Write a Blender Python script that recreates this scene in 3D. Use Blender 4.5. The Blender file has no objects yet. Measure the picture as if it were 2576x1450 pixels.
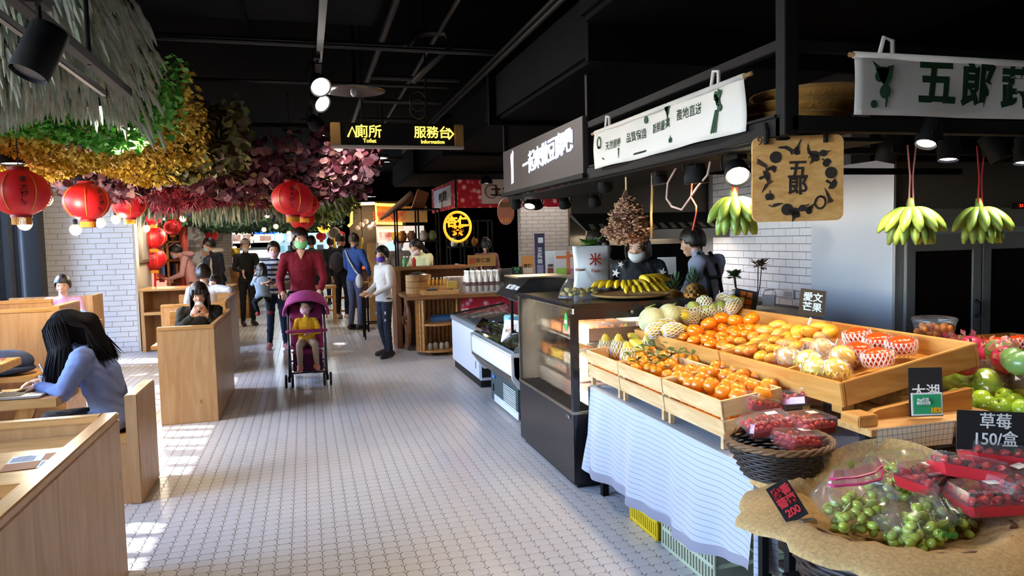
import bpy, bmesh, math, random
import numpy as np
from mathutils import Matrix, Vector
random.seed(7); RNG = np.random.default_rng(7)
sc = bpy.context.scene; COL = sc.collection
PI = math.pi
# ------------------------------------------------ camera
F_PX, CAM_H = 1850.0, 1.6
_d = Vector((769-1288, 725-613, -F_PX)); _n = Vector((1, 0.024, 0)).cross(_d).normalized()
if _n.y < 0: _n = -_n
_yc = _d.normalized(); _xc = _yc.cross(_n)
ROT = Matrix((_xc, _yc, _n))
cam = bpy.data.objects.new('camera', bpy.data.cameras.new('camera')); COL.objects.link(cam)
cam.data.sensor_width = 36; cam.data.lens = F_PX/2576*36; cam.data.clip_start = .05
cam.matrix_world = Matrix.Translation((0, 0, CAM_H)) @ ROT.to_4x4()
sc.camera = cam
# ------------------------------------------------ sky, sun, exposure
sc.view_settings.view_transform = 'Standard'; sc.view_settings.look = 'None'
sc.view_settings.gamma = 1; sc.view_settings.use_curve_mapping = False
sc.view_settings.exposure = 0.28
w = bpy.data.worlds.new('sky'); sc.world = w; w.use_nodes = True
_bg = w.node_tree.nodes['Background']; _sk = w.node_tree.nodes.new('ShaderNodeTexSky')
_sk.sky_type = 'NISHITA'; _sk.sun_disc = False; _sk.dust_density = .3; _sk.ozone_density = 3.0; _sk.sun_elevation = math.radians(42); _sk.sun_rotation = math.radians(255)
_wb = w.node_tree.nodes.new('ShaderNodeVectorMath'); _wb.operation = 'MULTIPLY'; _wb.inputs[1].default_value = (.84, .95, 1.16)   # indoor white balance
w.node_tree.links.new(_sk.outputs[0], _wb.inputs[0]); w.node_tree.links.new(_wb.outputs[0], _bg.inputs[0]); _bg.inputs[1].default_value = 3.0
def light(name, typ, loc, energy, col=(1, 1, 1), **k):
    l = bpy.data.lights.new(name, typ); l.energy = energy; l.color = col
    aim = k.pop('aim', None)
    for a, b in k.items(): setattr(l, a, b)
    o = bpy.data.objects.new(name, l); COL.objects.link(o); o.location = loc
    if aim is not None: o.rotation_euler = (Vector(aim)-Vector(loc)).to_track_quat('-Z', 'Y').to_euler()
    return o
sun = light('sun', 'SUN', (-9, 9, 9), 12.0, (.95, .97, 1), angle=math.radians(.6), aim=(-9+1, 9-.30, 9-.85))
sc.cycles.use_denoising = True
sc.cycles.use_adaptive_sampling = True; sc.cycles.adaptive_threshold = .08; sc.cycles.use_light_tree = False; sc.cycles.max_bounces = 5; sc.cycles.diffuse_bounces = 3; sc.cycles.glossy_bounces = 2; sc.cycles.transparent_max_bounces = 10
sc.cycles.transmission_bounces = 4; sc.cycles.sample_clamp_indirect = 4; sc.cycles.caustics_reflective = False; sc.cycles.caustics_refractive = False
for _y in (0.6, 3.0, 5.4, 7.8, 10.2):   # sampling portals in the window openings (they emit nothing themselves)
    _p = light('window_portal', 'AREA', (-3.92, _y+.6, 1.5), 1, shape='RECTANGLE', size=2.4, size_y=2.2, aim=(0, _y+.6, 1.5)); _p.data.cycles.is_portal = True
# ------------------------------------------------ pixel -> world helpers (measuring the photograph on real planes)
def ray(x, y): return ROT @ Vector((x-1288, 725-y, -F_PX))
C0 = Vector((0, 0, CAM_H))
def G(x, y, z=0.):  v = ray(x, y); return C0 + v*((z-CAM_H)/v.z)
def PY(x, y, Y):  v = ray(x, y); return C0 + v*(Y/v.y)
def PX(x, y, X):  v = ray(x, y); return C0 + v*(X/v.x)
# ------------------------------------------------ materials
def lin(c):
    if isinstance(c, str):
        c = [int(c[i:i+2], 16)/255 for i in (0, 2, 4)]
    return tuple((v/12.92 if v <= .04045 else ((v+.055)/1.055)**2.4) for v in c[:3])+(1,)
MATS = {}
def mat(name, col='808080', rough=.5, metal=0., emit=0., spec=.5, noise=0., nscale=20., bump=0., bscale=60., alpha=1., trans=0., sheen=0., coat=0., stretch=None, col2=None):
    if name in MATS: return MATS[name]
    m = bpy.data.materials.new(name); MATS[name] = m; m.use_nodes = True
    nt = m.node_tree; b = nt.nodes['Principled BSDF']; L = nt.links.new
    c = lin(col); b.inputs['Base Color'].default_value = c
    b.inputs['Roughness'].default_value = rough; b.inputs['Metallic'].default_value = metal
    b.inputs['Specular IOR Level'].default_value = spec
    if emit: b.inputs['Emission Color'].default_value = c; b.inputs['Emission Strength'].default_value = emit
    if alpha < 1: b.inputs['Alpha'].default_value = alpha
    if trans: b.inputs['Transmission Weight'].default_value = trans
    if sheen: b.inputs['Sheen Weight'].default_value = sheen
    if coat: b.inputs['Coat Weight'].default_value = coat; b.inputs['Coat Roughness'].default_value = .12
    if noise or bump:
        tc = nt.nodes.new('ShaderNodeTexCoord'); src = tc.outputs['Object']
        if stretch:
            mp = nt.nodes.new('ShaderNodeMapping'); mp.inputs['Scale'].default_value = stretch; L(src, mp.inputs[0]); src = mp.outputs[0]
    if noise:
        n = nt.nodes.new('ShaderNodeTexNoise'); n.inputs['Scale'].default_value = nscale; n.inputs['Detail'].default_value = 4; L(src, n.inputs['Vector'])
        r = nt.nodes.new('ShaderNodeValToRGB'); L(n.outputs[0], r.inputs[0]); r.color_ramp.elements[0].position = .3; r.color_ramp.elements[1].position = .7
        k = lin(col2) if col2 else tuple(v*(1-noise) for v in c[:3])+(1,)
        r.color_ramp.elements[0].color = k; r.color_ramp.elements[1].color = c; L(r.outputs[0], b.inputs['Base Color'])
        if emit: L(r.outputs[0], b.inputs['Emission Color'])
    if bump:
        n2 = nt.nodes.new('ShaderNodeTexNoise'); n2.inputs['Scale'].default_value = bscale; n2.inputs['Detail'].default_value = 3; L(src, n2.inputs['Vector'])
        bp = nt.nodes.new('ShaderNodeBump'); bp.inputs['Strength'].default_value = bump; bp.inputs['Distance'].default_value = .01
        L(n2.outputs[0], bp.inputs['Height']); L(bp.outputs[0], b.inputs['Normal'])
    return m
def clear(name, tint=(1, 1, 1), refl=.12, rough=.03, op=.0, opcol='ffffff', k=.9):
    """thin clear sheet (glass pane, plastic film): see-through with a reflection, optional haze"""
    if name in MATS: return MATS[name]
    m = bpy.data.materials.new(name); MATS[name] = m; m.use_nodes = True; nt = m.node_tree; nt.nodes.clear(); L = nt.links.new
    o = nt.nodes.new('ShaderNodeOutputMaterial'); t = nt.nodes.new('ShaderNodeBsdfTransparent'); t.inputs[0].default_value = tuple(tint)+(1,)
    g = nt.nodes.new('ShaderNodeBsdfGlossy'); g.inputs['Roughness'].default_value = rough
    fr = nt.nodes.new('ShaderNodeFresnel'); fr.inputs[0].default_value = 1.45
    ad = nt.nodes.new('ShaderNodeMath'); ad.operation = 'MULTIPLY_ADD'; ad.inputs[1].default_value = k; ad.inputs[2].default_value = refl*.3; L(fr.outputs[0], ad.inputs[0])
    mx = nt.nodes.new('ShaderNodeMixShader'); L(ad.outputs[0], mx.inputs[0]); L(t.outputs[0], mx.inputs[1]); L(g.outputs[0], mx.inputs[2]); out = mx
    if op:
        d = nt.nodes.new('ShaderNodeBsdfDiffuse'); d.inputs[0].default_value = lin(opcol); m2 = nt.nodes.new('ShaderNodeMixShader'); m2.inputs[0].default_value = op
        L(mx.outputs[0], m2.inputs[1]); L(d.outputs[0], m2.inputs[2]); out = m2
    L(out.outputs[0], o.inputs[0]); return m
def wood(name, a='808080', b='808080', scale=3., axis='Z', rough=.38, coat=.15, knots=True):
    if name in MATS: return MATS[name]
    m = bpy.data.materials.new(name); MATS[name] = m; m.use_nodes = True; nt = m.node_tree; L = nt.links.new; p = nt.nodes['Principled BSDF']
    p.inputs['Roughness'].default_value = rough; p.inputs['Coat Weight'].default_value = coat; p.inputs['Coat Roughness'].default_value = .2
    tc = nt.nodes.new('ShaderNodeTexCoord'); mp = nt.nodes.new('ShaderNodeMapping'); L(tc.outputs['Object'], mp.inputs[0])
    s = {'X': (.12, 1, 1), 'Y': (1, .12, 1), 'Z': (1, 1, .12)}[axis]; mp.inputs['Scale'].default_value = [v*scale*2 for v in s]
    n = nt.nodes.new('ShaderNodeTexNoise'); n.inputs['Scale'].default_value = 4; n.inputs['Detail'].default_value = 7; n.inputs['Distortion'].default_value = .8; L(mp.outputs[0], n.inputs['Vector'])
    r = nt.nodes.new('ShaderNodeValToRGB'); r.color_ramp.elements[0].position = .32; r.color_ramp.elements[1].position = .68
    r.color_ramp.elements[0].color = lin(b); r.color_ramp.elements[1].color = lin(a); L(n.outputs[0], r.inputs[0]); out = r.outputs[0]
    if knots:
        v = nt.nodes.new('ShaderNodeTexVoronoi'); v.inputs['Scale'].default_value = 2.2*scale/3; mp2 = nt.nodes.new('ShaderNodeMapping'); L(tc.outputs['Object'], mp2.inputs[0]); mp2.inputs['Scale'].default_value = [2.2 if c != axis else 1.1 for c in 'XYZ']; L(mp2.outputs[0], v.inputs['Vector'])
        r2 = nt.nodes.new('ShaderNodeValToRGB'); r2.color_ramp.elements[0].position = .025; r2.color_ramp.elements[1].position = .06; L(v.outputs['Distance'], r2.inputs[0])
        mx = nt.nodes.new('ShaderNodeMixRGB'); mx.inputs[1].default_value = tuple(x*.45 for x in lin(b)[:3])+(1,); L(r2.outputs[0], mx.inputs[0]); L(out, mx.inputs[2]); out = mx.outputs[0]
    L(out, p.inputs['Base Color']); return m
def stripes(name, base, line, period, width=.06, axis=2, rough=.85, axis2=None, period2=.05):
    """woven cloth with thin printed lines along object axes"""
    if name in MATS: return MATS[name]
    m = bpy.data.materials.new(name); MATS[name] = m; m.use_nodes = True; nt = m.node_tree; L = nt.links.new; p = nt.nodes['Principled BSDF']; p.inputs['Roughness'].default_value = rough
    p.inputs['Specular IOR Level'].default_value = .2
    uv = nt.nodes.new('ShaderNodeUVMap'); sp = nt.nodes.new('ShaderNodeSeparateXYZ'); L(uv.outputs[0], sp.inputs[0])
    def ln(ax, per):
        a = nt.nodes.new('ShaderNodeMath'); a.operation = 'DIVIDE'; L(sp.outputs[ax], a.inputs[0]); a.inputs[1].default_value = per
        f = nt.nodes.new('ShaderNodeMath'); f.operation = 'FRACT'; L(a.outputs[0], f.inputs[0])
        c = nt.nodes.new('ShaderNodeMath'); c.operation = 'LESS_THAN'; L(f.outputs[0], c.inputs[0]); c.inputs[1].default_value = width; return c
    c = ln(axis, period)
    if axis2 is not None:
        c2 = ln(axis2, period2); mm = nt.nodes.new('ShaderNodeMath'); mm.operation = 'MAXIMUM'; L(c.outputs[0], mm.inputs[0]); L(c2.outputs[0], mm.inputs[1]); c = mm
    mx = nt.nodes.new('ShaderNodeMixRGB'); L(c.outputs[0], mx.inputs[0]); mx.inputs[1].default_value = lin(base); mx.inputs[2].default_value = lin(line)
    L(mx.outputs[0], p.inputs['Base Color']); return m
# ------------------------------------------------ mesh helpers
class MB:
    def __init__(s): s.v = []; s.f = []; s.m = []; s.cur = 0
    def add(s, V, Fs):
        o = len(s.v); s.v.extend([tuple(p) for p in V]); s.f.extend([tuple(i+o for i in f) for f in Fs]); s.m.extend([s.cur]*len(Fs)); return s
    def box(s, c, d, rz=0, M=None):
        x, y, z = (k/2 for k in d); V = [Vector((a*x, b*y, e*z)) for e in (-1, 1) for b in (-1, 1) for a in (-1, 1)]
        R = M if M is not None else Matrix.Rotation(rz, 3, 'Z'); c = Vector(c)
        return s.add([R @ p + c for p in V], [(0, 2, 3, 1), (4, 5, 7, 6), (0, 1, 5, 4), (2, 6, 7, 3), (0, 4, 6, 2), (1, 3, 7, 5)])
    def span(s, a, b): return s.box([(a[i]+b[i])/2 for i in range(3)], [abs(a[i]-b[i]) for i in range(3)])
    def rings(s, R, cap=True, closed=False):
        n = len(R[0]); V = [p for r in R for p in r]; Fs = []
        K = len(R)
        for i in range(K if closed else K-1):
            j = (i+1) % K
            for k in range(n):
                Fs.append((i*n+k, i*n+(k+1) % n, j*n+(k+1) % n, j*n+k))
        if cap and not closed: Fs.append(tuple(range(n))[::-1]); Fs.append(tuple((K-1)*n+k for k in range(n)))
        return s.add(V, Fs)
    def tube(s, path, r, n=8, cap=True, closed=False):
        P = [Vector(p) for p in path]; K = len(P); rr = r if isinstance(r, (list, tuple)) else [r]*K; R = []; prev = None
        for i in range(K):
            if closed: t = P[(i+1) % K]-P[i-1]
            else: t = P[min(i+1, K-1)]-P[max(i-1, 0)]
            t = t.normalized() if t.length > 1e-9 else Vector((0, 0, 1))
            if prev is None:
                u = t.orthogonal().normalized()
            else:
                u = prev-t*prev.dot(t); u = u.normalized() if u.length > 1e-6 else t.orthogonal().normalized()
            prev = u; v = t.cross(u)
            R.append([P[i]+(u*math.cos(a)+v*math.sin(a))*rr[i] for a in (2*PI*k/n for k in range(n))])
        return s.rings(R, cap, closed)
    def cyl(s, a, b, r0, r1=None, n=16): return s.tube([a, b], [r0, r0 if r1 is None else r1], n)
    def lathe(s, prof, c=(0, 0, 0), n=20, M=None, sx=1, sy=1, cap=True):
        c = Vector(c); R = []
        for r, z in prof:
            q = []
            for k in range(n):
                p = Vector((r*sx*math.cos(2*PI*k/n), r*sy*math.sin(2*PI*k/n), z)); q.append((M @ p if M is not None else p)+c)
            R.append(q)
        return s.rings(R, cap)
    def ell(s, c, r, n=12, m=8, M=None):
        r = (r, r, r) if not hasattr(r, '__len__') else r
        c = Vector(c); V = []; Fs = []
        for i in range(1, m):
            t = PI*i/m
            for k in range(n):
                p = Vector((r[0]*math.sin(t)*math.cos(2*PI*k/n), r[1]*math.sin(t)*math.sin(2*PI*k/n), r[2]*math.cos(t))); V.append((M @ p if M is not None else p)+c)
        a, b = Vector((0, 0, r[2])), Vector((0, 0, -r[2])); V += [(M @ a if M is not None else a)+c, (M @ b if M is not None else b)+c]; T = (m-1)*n
        for i in range(m-2):
            for k in range(n): Fs.append((i*n+k, (i+1)*n+k, (i+1)*n+(k+1) % n, i*n+(k+1) % n))
        for k in range(n): Fs.append((T, k, (k+1) % n)); Fs.append((T+1, (m-2)*n+(k+1) % n, (m-2)*n+k))
        return s.add(V, Fs)
    def prism(s, poly, d, M=None, c=(0, 0, 0)):
        """polygon in local xy extruded d along local z"""
        n = len(poly); c = Vector(c); f = lambda p: (M @ Vector(p) if M is not None else Vector(p))+c
        V = [f((x, y, 0)) for x, y in poly]+[f((x, y, d)) for x, y in poly]
        return s.add(V, [tuple(range(n))[::-1], tuple(n+i for i in range(n))]+[(i, (i+1) % n, n+(i+1) % n, n+i) for i in range(n)])
    def grid(s, fn, nu, nv, thick=0):
        """surface fn(u,v) u,v in 0..1"""
        V = [fn(i/nu, j/nv) for j in range(nv+1) for i in range(nu+1)]
        return s.add(V, [(j*(nu+1)+i, j*(nu+1)+i+1, (j+1)*(nu+1)+i+1, (j+1)*(nu+1)+i) for j in range(nv) for i in range(nu)])
    def build(s, name, m, parent=None, smooth=False, bevel=0, seg=2, world=True, solid=0, uvfn=None):
        me = bpy.data.meshes.new(name); V = s.v
        if parent is not None and world:
            I = parent_matrix(parent).inverted(); V = [tuple(I @ Vector(p)) for p in V]
        me.from_pydata(V, [], s.f); ms = m if isinstance(m, (list, tuple)) else [m]
        for k in ms: me.materials.append(k)
        if len(ms) > 1: me.polygons.foreach_set('material_index', s.m)
        if uvfn:
            uv = me.uv_layers.new(name='UVMap'); W = s.v
            uv.data.foreach_set('uv', [c for l in me.loops for c in uvfn(W[l.vertex_index])])
        if bevel or solid:
            bm = bmesh.new(); bm.from_mesh(me)
            if solid: bmesh.ops.solidify(bm, geom=bm.faces[:], thickness=solid)
            if bevel:
                E = [e for e in bm.edges if len(e.link_faces) == 2 and e.calc_face_angle(0) > .5]
                bmesh.ops.bevel(bm, geom=E, offset=bevel, segments=seg, affect='EDGES', clamp_overlap=True)
            bm.to_mesh(me); bm.free()
        if smooth:
            me.polygons.foreach_set('use_smooth', [True]*len(me.polygons))
            if bevel or smooth == 'auto':
                try: me.set_sharp_from_angle(angle=.7)
                except Exception: pass
        me.update(); o = bpy.data.objects.new(name, me); COL.objects.link(o)
        if parent is not None: o.parent = parent
        return o
def parent_matrix(o):
    M = o.matrix_basis.copy()
    return parent_matrix(o.parent) @ M if o.parent else M
def tag(o, label=None, cat=None, group=None, kind=None):
    if label: o['label'] = label
    if cat: o['category'] = cat
    if group: o['group'] = group
    if kind: o['kind'] = kind
    return o
def thing(name, label, cat, loc=(0, 0, 0), rz=0, group=None, scale=None):
    o = bpy.data.objects.new(name, None); COL.objects.link(o); o.location = loc; o.rotation_euler = (0, 0, rz); o.empty_display_size = .1
    if scale: o.scale = (scale,)*3 if not hasattr(scale, '__len__') else scale
    return tag(o, label, cat, group)
def copy_tree(o, parent=None):
    c = o.copy(); COL.objects.link(c)
    if parent is not None: c.parent = parent
    for ch in list(o.children): copy_tree(ch, c)
    return c
def dup(o, loc, rz=None, label=None, group=None, rot=None, scale=None):
    c = copy_tree(o); c.location = loc
    if rz is not None: c.rotation_euler = (0, 0, rz)
    if rot is not None: c.rotation_euler = rot
    if scale is not None: c.scale = (scale,)*3 if not hasattr(scale, '__len__') else scale
    if label: c['label'] = label
    if group: c['group'] = group
    return c
TMP = bpy.data.scenes.new('work'); TVL = TMP.view_layers[0]
def evaluated_mesh(o):
    TMP.collection.objects.link(o); TVL.update(); me = bpy.data.meshes.new_from_object(o.evaluated_get(TVL.depsgraph)); bpy.data.objects.remove(o); return me
def text_mesh(s, size=1., ext=.001, bold=0., align='CENTER', spacing=1., shear=0., line=1.):
    cu = bpy.data.curves.new('lettering', 'FONT'); cu.body = s; cu.size = size; cu.extrude = ext; cu.offset = bold; cu.align_x = align; cu.align_y = 'CENTER'
    cu.space_character = spacing; cu.shear = shear; cu.space_line = line; cu.resolution_u = 3
    return evaluated_mesh(bpy.data.objects.new('lettering', cu))
def text(s, size, m, M, parent, name='lettering', warp=None, **k):
    """flat lettering: text plane xy, M = 4x4 world matrix"""
    me = text_mesh(s, size, **k); V = np.empty(len(me.vertices)*3); me.vertices.foreach_get('co', V); V = V.reshape(-1, 3)
    I = parent_matrix(parent).inverted() if parent is not None else Matrix()
    for i, v in enumerate(me.vertices):
        p = warp(Vector(V[i])) if warp else M @ Vector(V[i])
        v.co = I @ p
    me.materials.clear(); me.materials.append(m); o = bpy.data.objects.new(name, me); COL.objects.link(o); o.parent = parent; return o
def frame_m(o, x, y):
    """4x4 with origin o and local x,y directions"""
    x = Vector(x).normalized(); y = Vector(y); y = (y-x*y.dot(x)).normalized(); z = x.cross(y)
    return Matrix((( x.x, y.x, z.x, o[0]), (x.y, y.y, z.y, o[1]), (x.z, y.z, z.z, o[2]), (0, 0, 0, 1)))
def smoothstep(a, b, x): t = min(1, max(0, (x-a)/(b-a))); return t*t*(3-2*t)
def bez(a, b, c, n=8): a, b, c = Vector(a), Vector(b), Vector(c); return [a*(1-t)**2+b*2*t*(1-t)+c*t*t for t in (i/n for i in range(n+1))]
def jit(a): return random.uniform(-a, a)
BLACK = mat('black_paint', '17171a', .55, spec=.3); BLACKM = mat('black_metal', '0d0d0f', .7, .0, spec=.2); STEEL = mat('brushed_steel', 'b9b6ae', .3, 1., bump=.05, bscale=90, stretch=(1, 1, 30))
WHITE = mat('white_plastic', 'e8e8e6', .4); WOODY = wood('maple_ply', 'd6a468', 'b8843f', 3, 'Z', .35, .3); WOODX = wood('maple_ply_x', 'd6a468', 'b8843f', 3, 'X', .35, .3); WOODYY = wood('maple_ply_y', 'd6a468', 'b8843f', 3, 'Y', .35, .3)
PINE = wood('pine', 'dcb987', 'bf9660', 4, 'Y', .6, 0); PINEX = wood('pine_x', 'dcb987', 'bf9660', 4, 'X', .6, 0); AMBER = wood('varnished_pine', 'cf9a52', 'ad7431', 3, 'Y', .4, .3)
AMBERX = wood('varnished_pine_x', 'cf9a52', 'ad7431', 3, 'X', .4, .3)
SKIN = mat('skin', 'd9a98b', .5, noise=.08, nscale=30); PAPER = mat('white_paper', 'eeeae2', .7); BULB = mat('warm_bulb_glow', 'fff0d2', .4, emit=9); LED = mat('led_glow', 'fff6ea', .4, emit=14)
GLASS = clear('window_glass'); FILM = clear('clear_film', refl=.08, rough=.16, op=.04, k=.3); CLAM = clear('clamshell_plastic', refl=.1, rough=.1, op=.05, k=.35)
# ================================================ SETTING
def struct(name, mb, m, **k): o = mb.build(name, m, **k); o['kind'] = 'structure'; return o
TILE = mat('glazed_white_tile', 'd6d4d0', .22, noise=.06, nscale=3.5, bump=.03, bscale=8, spec=.5)
GROUT = mat('dark_grout', '55483c', .9)
floor = struct('floor', MB().span((-10, -6, -.12), (10, 40, -.004)), GROUT)
P, TX, TY, CUT, GAP = .077, -.06, 3.641, .0146, .0013
def octo(cx, cy, top=True):
    h = P/2-GAP; c = CUT+GAP*.4; q = [(h, c-h), (h, h-c), (h-c, h), (c-h, h), (-h, h-c), (-h, c-h), (c-h, -h), (h-c, -h)]
    return [(cx+x*k, cy+y*k, z) for k, z in ((1, -.004), (1, -.0012), (.965, 0)) for x, y in q]
OF = [tuple(16+i for i in range(8))]+[(r*8+i, r*8+(i+1) % 8, r*8+8+(i+1) % 8, r*8+8+i) for r in (0, 1) for i in range(8)]
tm = bpy.data.meshes.new('tile'); tm.from_pydata(octo(0, 0), [], OF); tm.materials.append(TILE)
def scr(p):
    c = ROT.transposed() @ (Vector(p)-C0); return (1288+F_PX*c.x/-c.z, 725-F_PX*c.y/-c.z) if c.z < -.05 else (-9e3, 9e3)
cells = [(i, j) for i in range(-50, 32) for j in range(-10, 122)]
near = []
for i, j in cells:
    x, y = TX+P*(i+.5), TY+P*(j+.5); s = scr((x, y, 0))
    if 0 < s[0] < 2576 and s[1] < 1455 and -.86 < x < 1.72: near.append((y*.96+x*.27, i, j))
near = set((i, j) for _, i, j in sorted(near)[:300])
fld = MB()
for i, j in cells:
    x, y = TX+P*(i+.5), TY+P*(j+.5)
    if (i, j) in near:
        o = bpy.data.objects.new('tile', tm); COL.objects.link(o); o.parent = floor; o.location = (x, y, jit(.0004)); o.rotation_euler = (jit(.006), jit(.006), 0)
    elif -10 <= j: fld.add(octo(x, y), OF)
    d = CUT-GAP*1.3; X, Y = TX+P*i, TY+P*j
    fld.add([(X+d, Y, -.0005), (X, Y+d, -.0005), (X-d, Y, -.0005), (X, Y-d, -.0005)], [(0, 1, 2, 3)])
tag(fld.build('tile_field', TILE, floor), kind='stuff')
def tile_far():
    m = mat('distant_tiles', 'd0cec9', .25); nt = m.node_tree; b = nt.nodes['Principled BSDF']; tc = nt.nodes.new('ShaderNodeTexCoord'); br = nt.nodes.new('ShaderNodeTexBrick'); br.offset = 0
    br.inputs['Color1'].default_value = br.inputs['Color2'].default_value = lin('d2d0cb'); br.inputs['Mortar'].default_value = lin('6d6358'); br.inputs['Scale'].default_value = 1; br.inputs['Mortar Size'].default_value = .0022
    br.inputs['Brick Width'].default_value = P; br.inputs['Row Height'].default_value = P; nt.links.new(tc.outputs['Object'], br.inputs[0]); nt.links.new(br.outputs[0], b.inputs[0]); return m
fp = MB(); y0 = TY+P*122; x0, x1 = TX-P*50, TX+P*32
for a, b in (((-9, y0, -.004), (9, 39, 0)), ((x1, 1, -.004), (9, y0, 0)), ((-3.9, -5, -.004), (9, TY-P*10, 0))): fp.span(a, b)
tag(fp.build('distant_tile_paving', tile_far(), floor), kind='stuff')
CEIL = mat('black_ceiling', '060607', 1., noise=.4, nscale=2, spec=.04)
struct('ceiling', MB().span((-4.05, -6, 3.9), (10, 13.5, 4.1)).span((-6.2, 13.5, 3.9), (10, 40, 4.1)), CEIL)
DARKW = mat('dark_wall', '141417', .9, spec=.05); PALE = mat('pale_plaster', 'c9c7c2', .8)
struct('wall_right', MB().span((9, -6, 0), (9.2, 40, 3.9)), DARKW); struct('wall_back', MB().span((-10, 38, 0), (10, 38.2, 3.9)), DARKW); struct('wall_front', MB().span((-10, -6.2, 0), (10, -6, 3.9)), PALE)
# left window wall
FRAME = mat('dark_window_frame', '1d1f24', .4, .3)
wl = MB(); wl.span((-4.05, -6, 2.75), (-3.85, 12.5, 3.9)); wl.span((-4.05, -6, -.0), (-3.85, 12.5, .12)); wl.span((-4.05, -6, 0), (-3.85, -.2, 2.8)); struct('wall_left', wl, DARKW)
struct('wall_left_rear', MB().span((-6.2, 13.6, 0), (-6, 40, 3.9)), DARKW); struct('wall_left_return', MB().span((-6.0, 13.4, 2.6), (-2.6, 13.6, 3.9)).span((-6.0, 13.4, 0), (-3.8, 13.6, 3.9)), DARKW)
win = struct('window_1', MB().span((-3.98, -.3, .12), (-3.9, 12.4, .2)).span((-3.98, -.3, 2.65), (-3.9, 12.4, 2.75)), FRAME)
MU = [-.2, 1.0, 2.2, 3.4, 4.6, 5.8, 7.0, 8.2, 9.4, 10.5, 11.5]
for k, y in enumerate(MU): MB().span((-4.0, y-.07, .2), (-3.86, y+.07, 2.65)).build('mullion', FRAME, win)
MB().span((-4.02, 12.12, .12), (-3.72, 12.385, 2.75)).build('jamb', FRAME, win)
for a, b in zip(MU, MU[1:]+[12.15]): MB().span((-3.945, a+.07, .2), (-3.935, b-.07, 2.65)).build('pane', GLASS, win)
FIN = mat('grey_fin', '7e8084', .6)
for k in range(19):
    y = 4.3+k*.27; MB().span((-4.34, y, .1), (-4.2, y+.045, 2.9)).build('slat', FIN, win)
# outdoors beyond the glass
tag(MB().span((-30, -10, -.4), (-4.06, 45, -.05)).build('ground_outside', mat('paving_outside', 'a9a59c', .9, noise=.2)), kind='structure')
LEAF = mat('bush_leaf', '5d8a3c', .6, noise=.4, nscale=8)
def leafy(name, label, c, r, n, m, size=.05, cat='bush', parent=None, flower=None):
    mb = MB(); c = Vector(c)
    for k in range(n):
        d = Vector((random.gauss(0, 1), random.gauss(0, 1), random.gauss(0, 1))).normalized(); p = c+Vector((d.x*r[0], d.y*r[1], d.z*r[2]))*random.uniform(.55, 1)
        a = Vector((jit(1), jit(1), jit(1))).normalized(); b = a.orthogonal().normalized(); s = size*random.uniform(.6, 1.2); mb.cur = 1 if flower and random.random() < .2 else 0
        mb.add([p-a*s, p+b*s*.45, p+a*s, p-b*s*.45], [(0, 1, 2, 3)])
    return mb.build(name, [m, flower] if flower else m, parent)
for (cx, cy, cz, r, lb) in ((-5.2, 12.6, 1.5, .85, 'tall green garden bush with pink flowers outside the window'), (-5.0, 12.4, .35, .5, 'low pink flowering bush outside the window')):
    t = thing('garden_bush', lb, 'bush', (cx, cy, -.05)); leafy('leaves', None, (cx, cy, cz), (r*.7, r*.7, r), 1100, LEAF, .06, parent=t, flower=mat('pink_bloom', 'd58aa8', .6)); MB().cyl((cx, cy, -.05), (cx, cy, cz), .03, .02).build('stem', mat('bark', '5a4636', .9), t)
# white brick pier
WB = mat('white_glazed_brick', 'e3e4e6', .3, spec=.5); MORT = mat('pale_mortar', 'b4b2ae', .9)
pier = struct('wall_pier', MB().span((-3.80, 12.40, 0), (-2.53, 13.6, 2.47)), mat('beige_pier_side', 'c4b8a4', .8)); pier.name = 'wall_pier'
def brick_run(parent, origin, ux, w, h, bw, bh, m, gap=.006, depth=.012, nrm=(0, -1, 0), bond=.5):
    ux = Vector(ux); nrm = Vector(nrm); cache = {}
    rows = int(h/bh)
    for r in range(rows):
        x = -(r % 2)*bw*bond if bond == .5 else -((r*.37) % 1)*bw
        while x < w-.002:
            a, b = max(0, x), min(w, x+bw); x += bw
            if b-a < .02: continue
            key = round(b-a, 3)
            if key not in cache:
                L = b-a-gap; me = MB().box((0, 0, 0), (L, depth*2, bh-gap)).build('brick', m, None, bevel=.002, seg=1).data; bpy.data.objects.remove(bpy.data.objects[-1] if False else [o for o in bpy.data.objects if o.data == me][0]); cache[key] = me
            o = bpy.data.objects.new('brick', cache[key]); COL.objects.link(o); o.parent = parent
            o.location = Vector(origin)+ux*((a+b)/2)+Vector((0, 0, (r+.5)*bh)); o.rotation_euler = (0, 0, math.atan2(ux.y, ux.x))
brick_run(pier, (-3.80, 12.395, 0), (1, 0, 0), 1.27, 2.47, .29, .0797, WB, bond=.37)
MB().span((-3.82, 12.36, 2.46), (-2.5, 12.42, 2.50)).build('cap_trim', WB, pier); MB().span((-2.535, 12.36, 0), (-2.50, 12.40, 2.47)).build('corner_trim', mat('beige_pier_side'), pier)
fr = thing('framed_picture', 'tall dark framed picture on the side of the white brick pier', 'picture', (-2.51, 12.95, .95))
MB().span((-2.53, 12.7, 1.35), (-2.49, 13.3, 2.3)).build('frame', mat('brown_frame', '5a4a40', .6), fr, bevel=.01); MB().span((-2.49, 12.75, 1.4), (-2.485, 13.25, 2.25)).build('print', mat('sepia_print', '8d8177', .7, noise=.4, nscale=9), fr)
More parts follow.
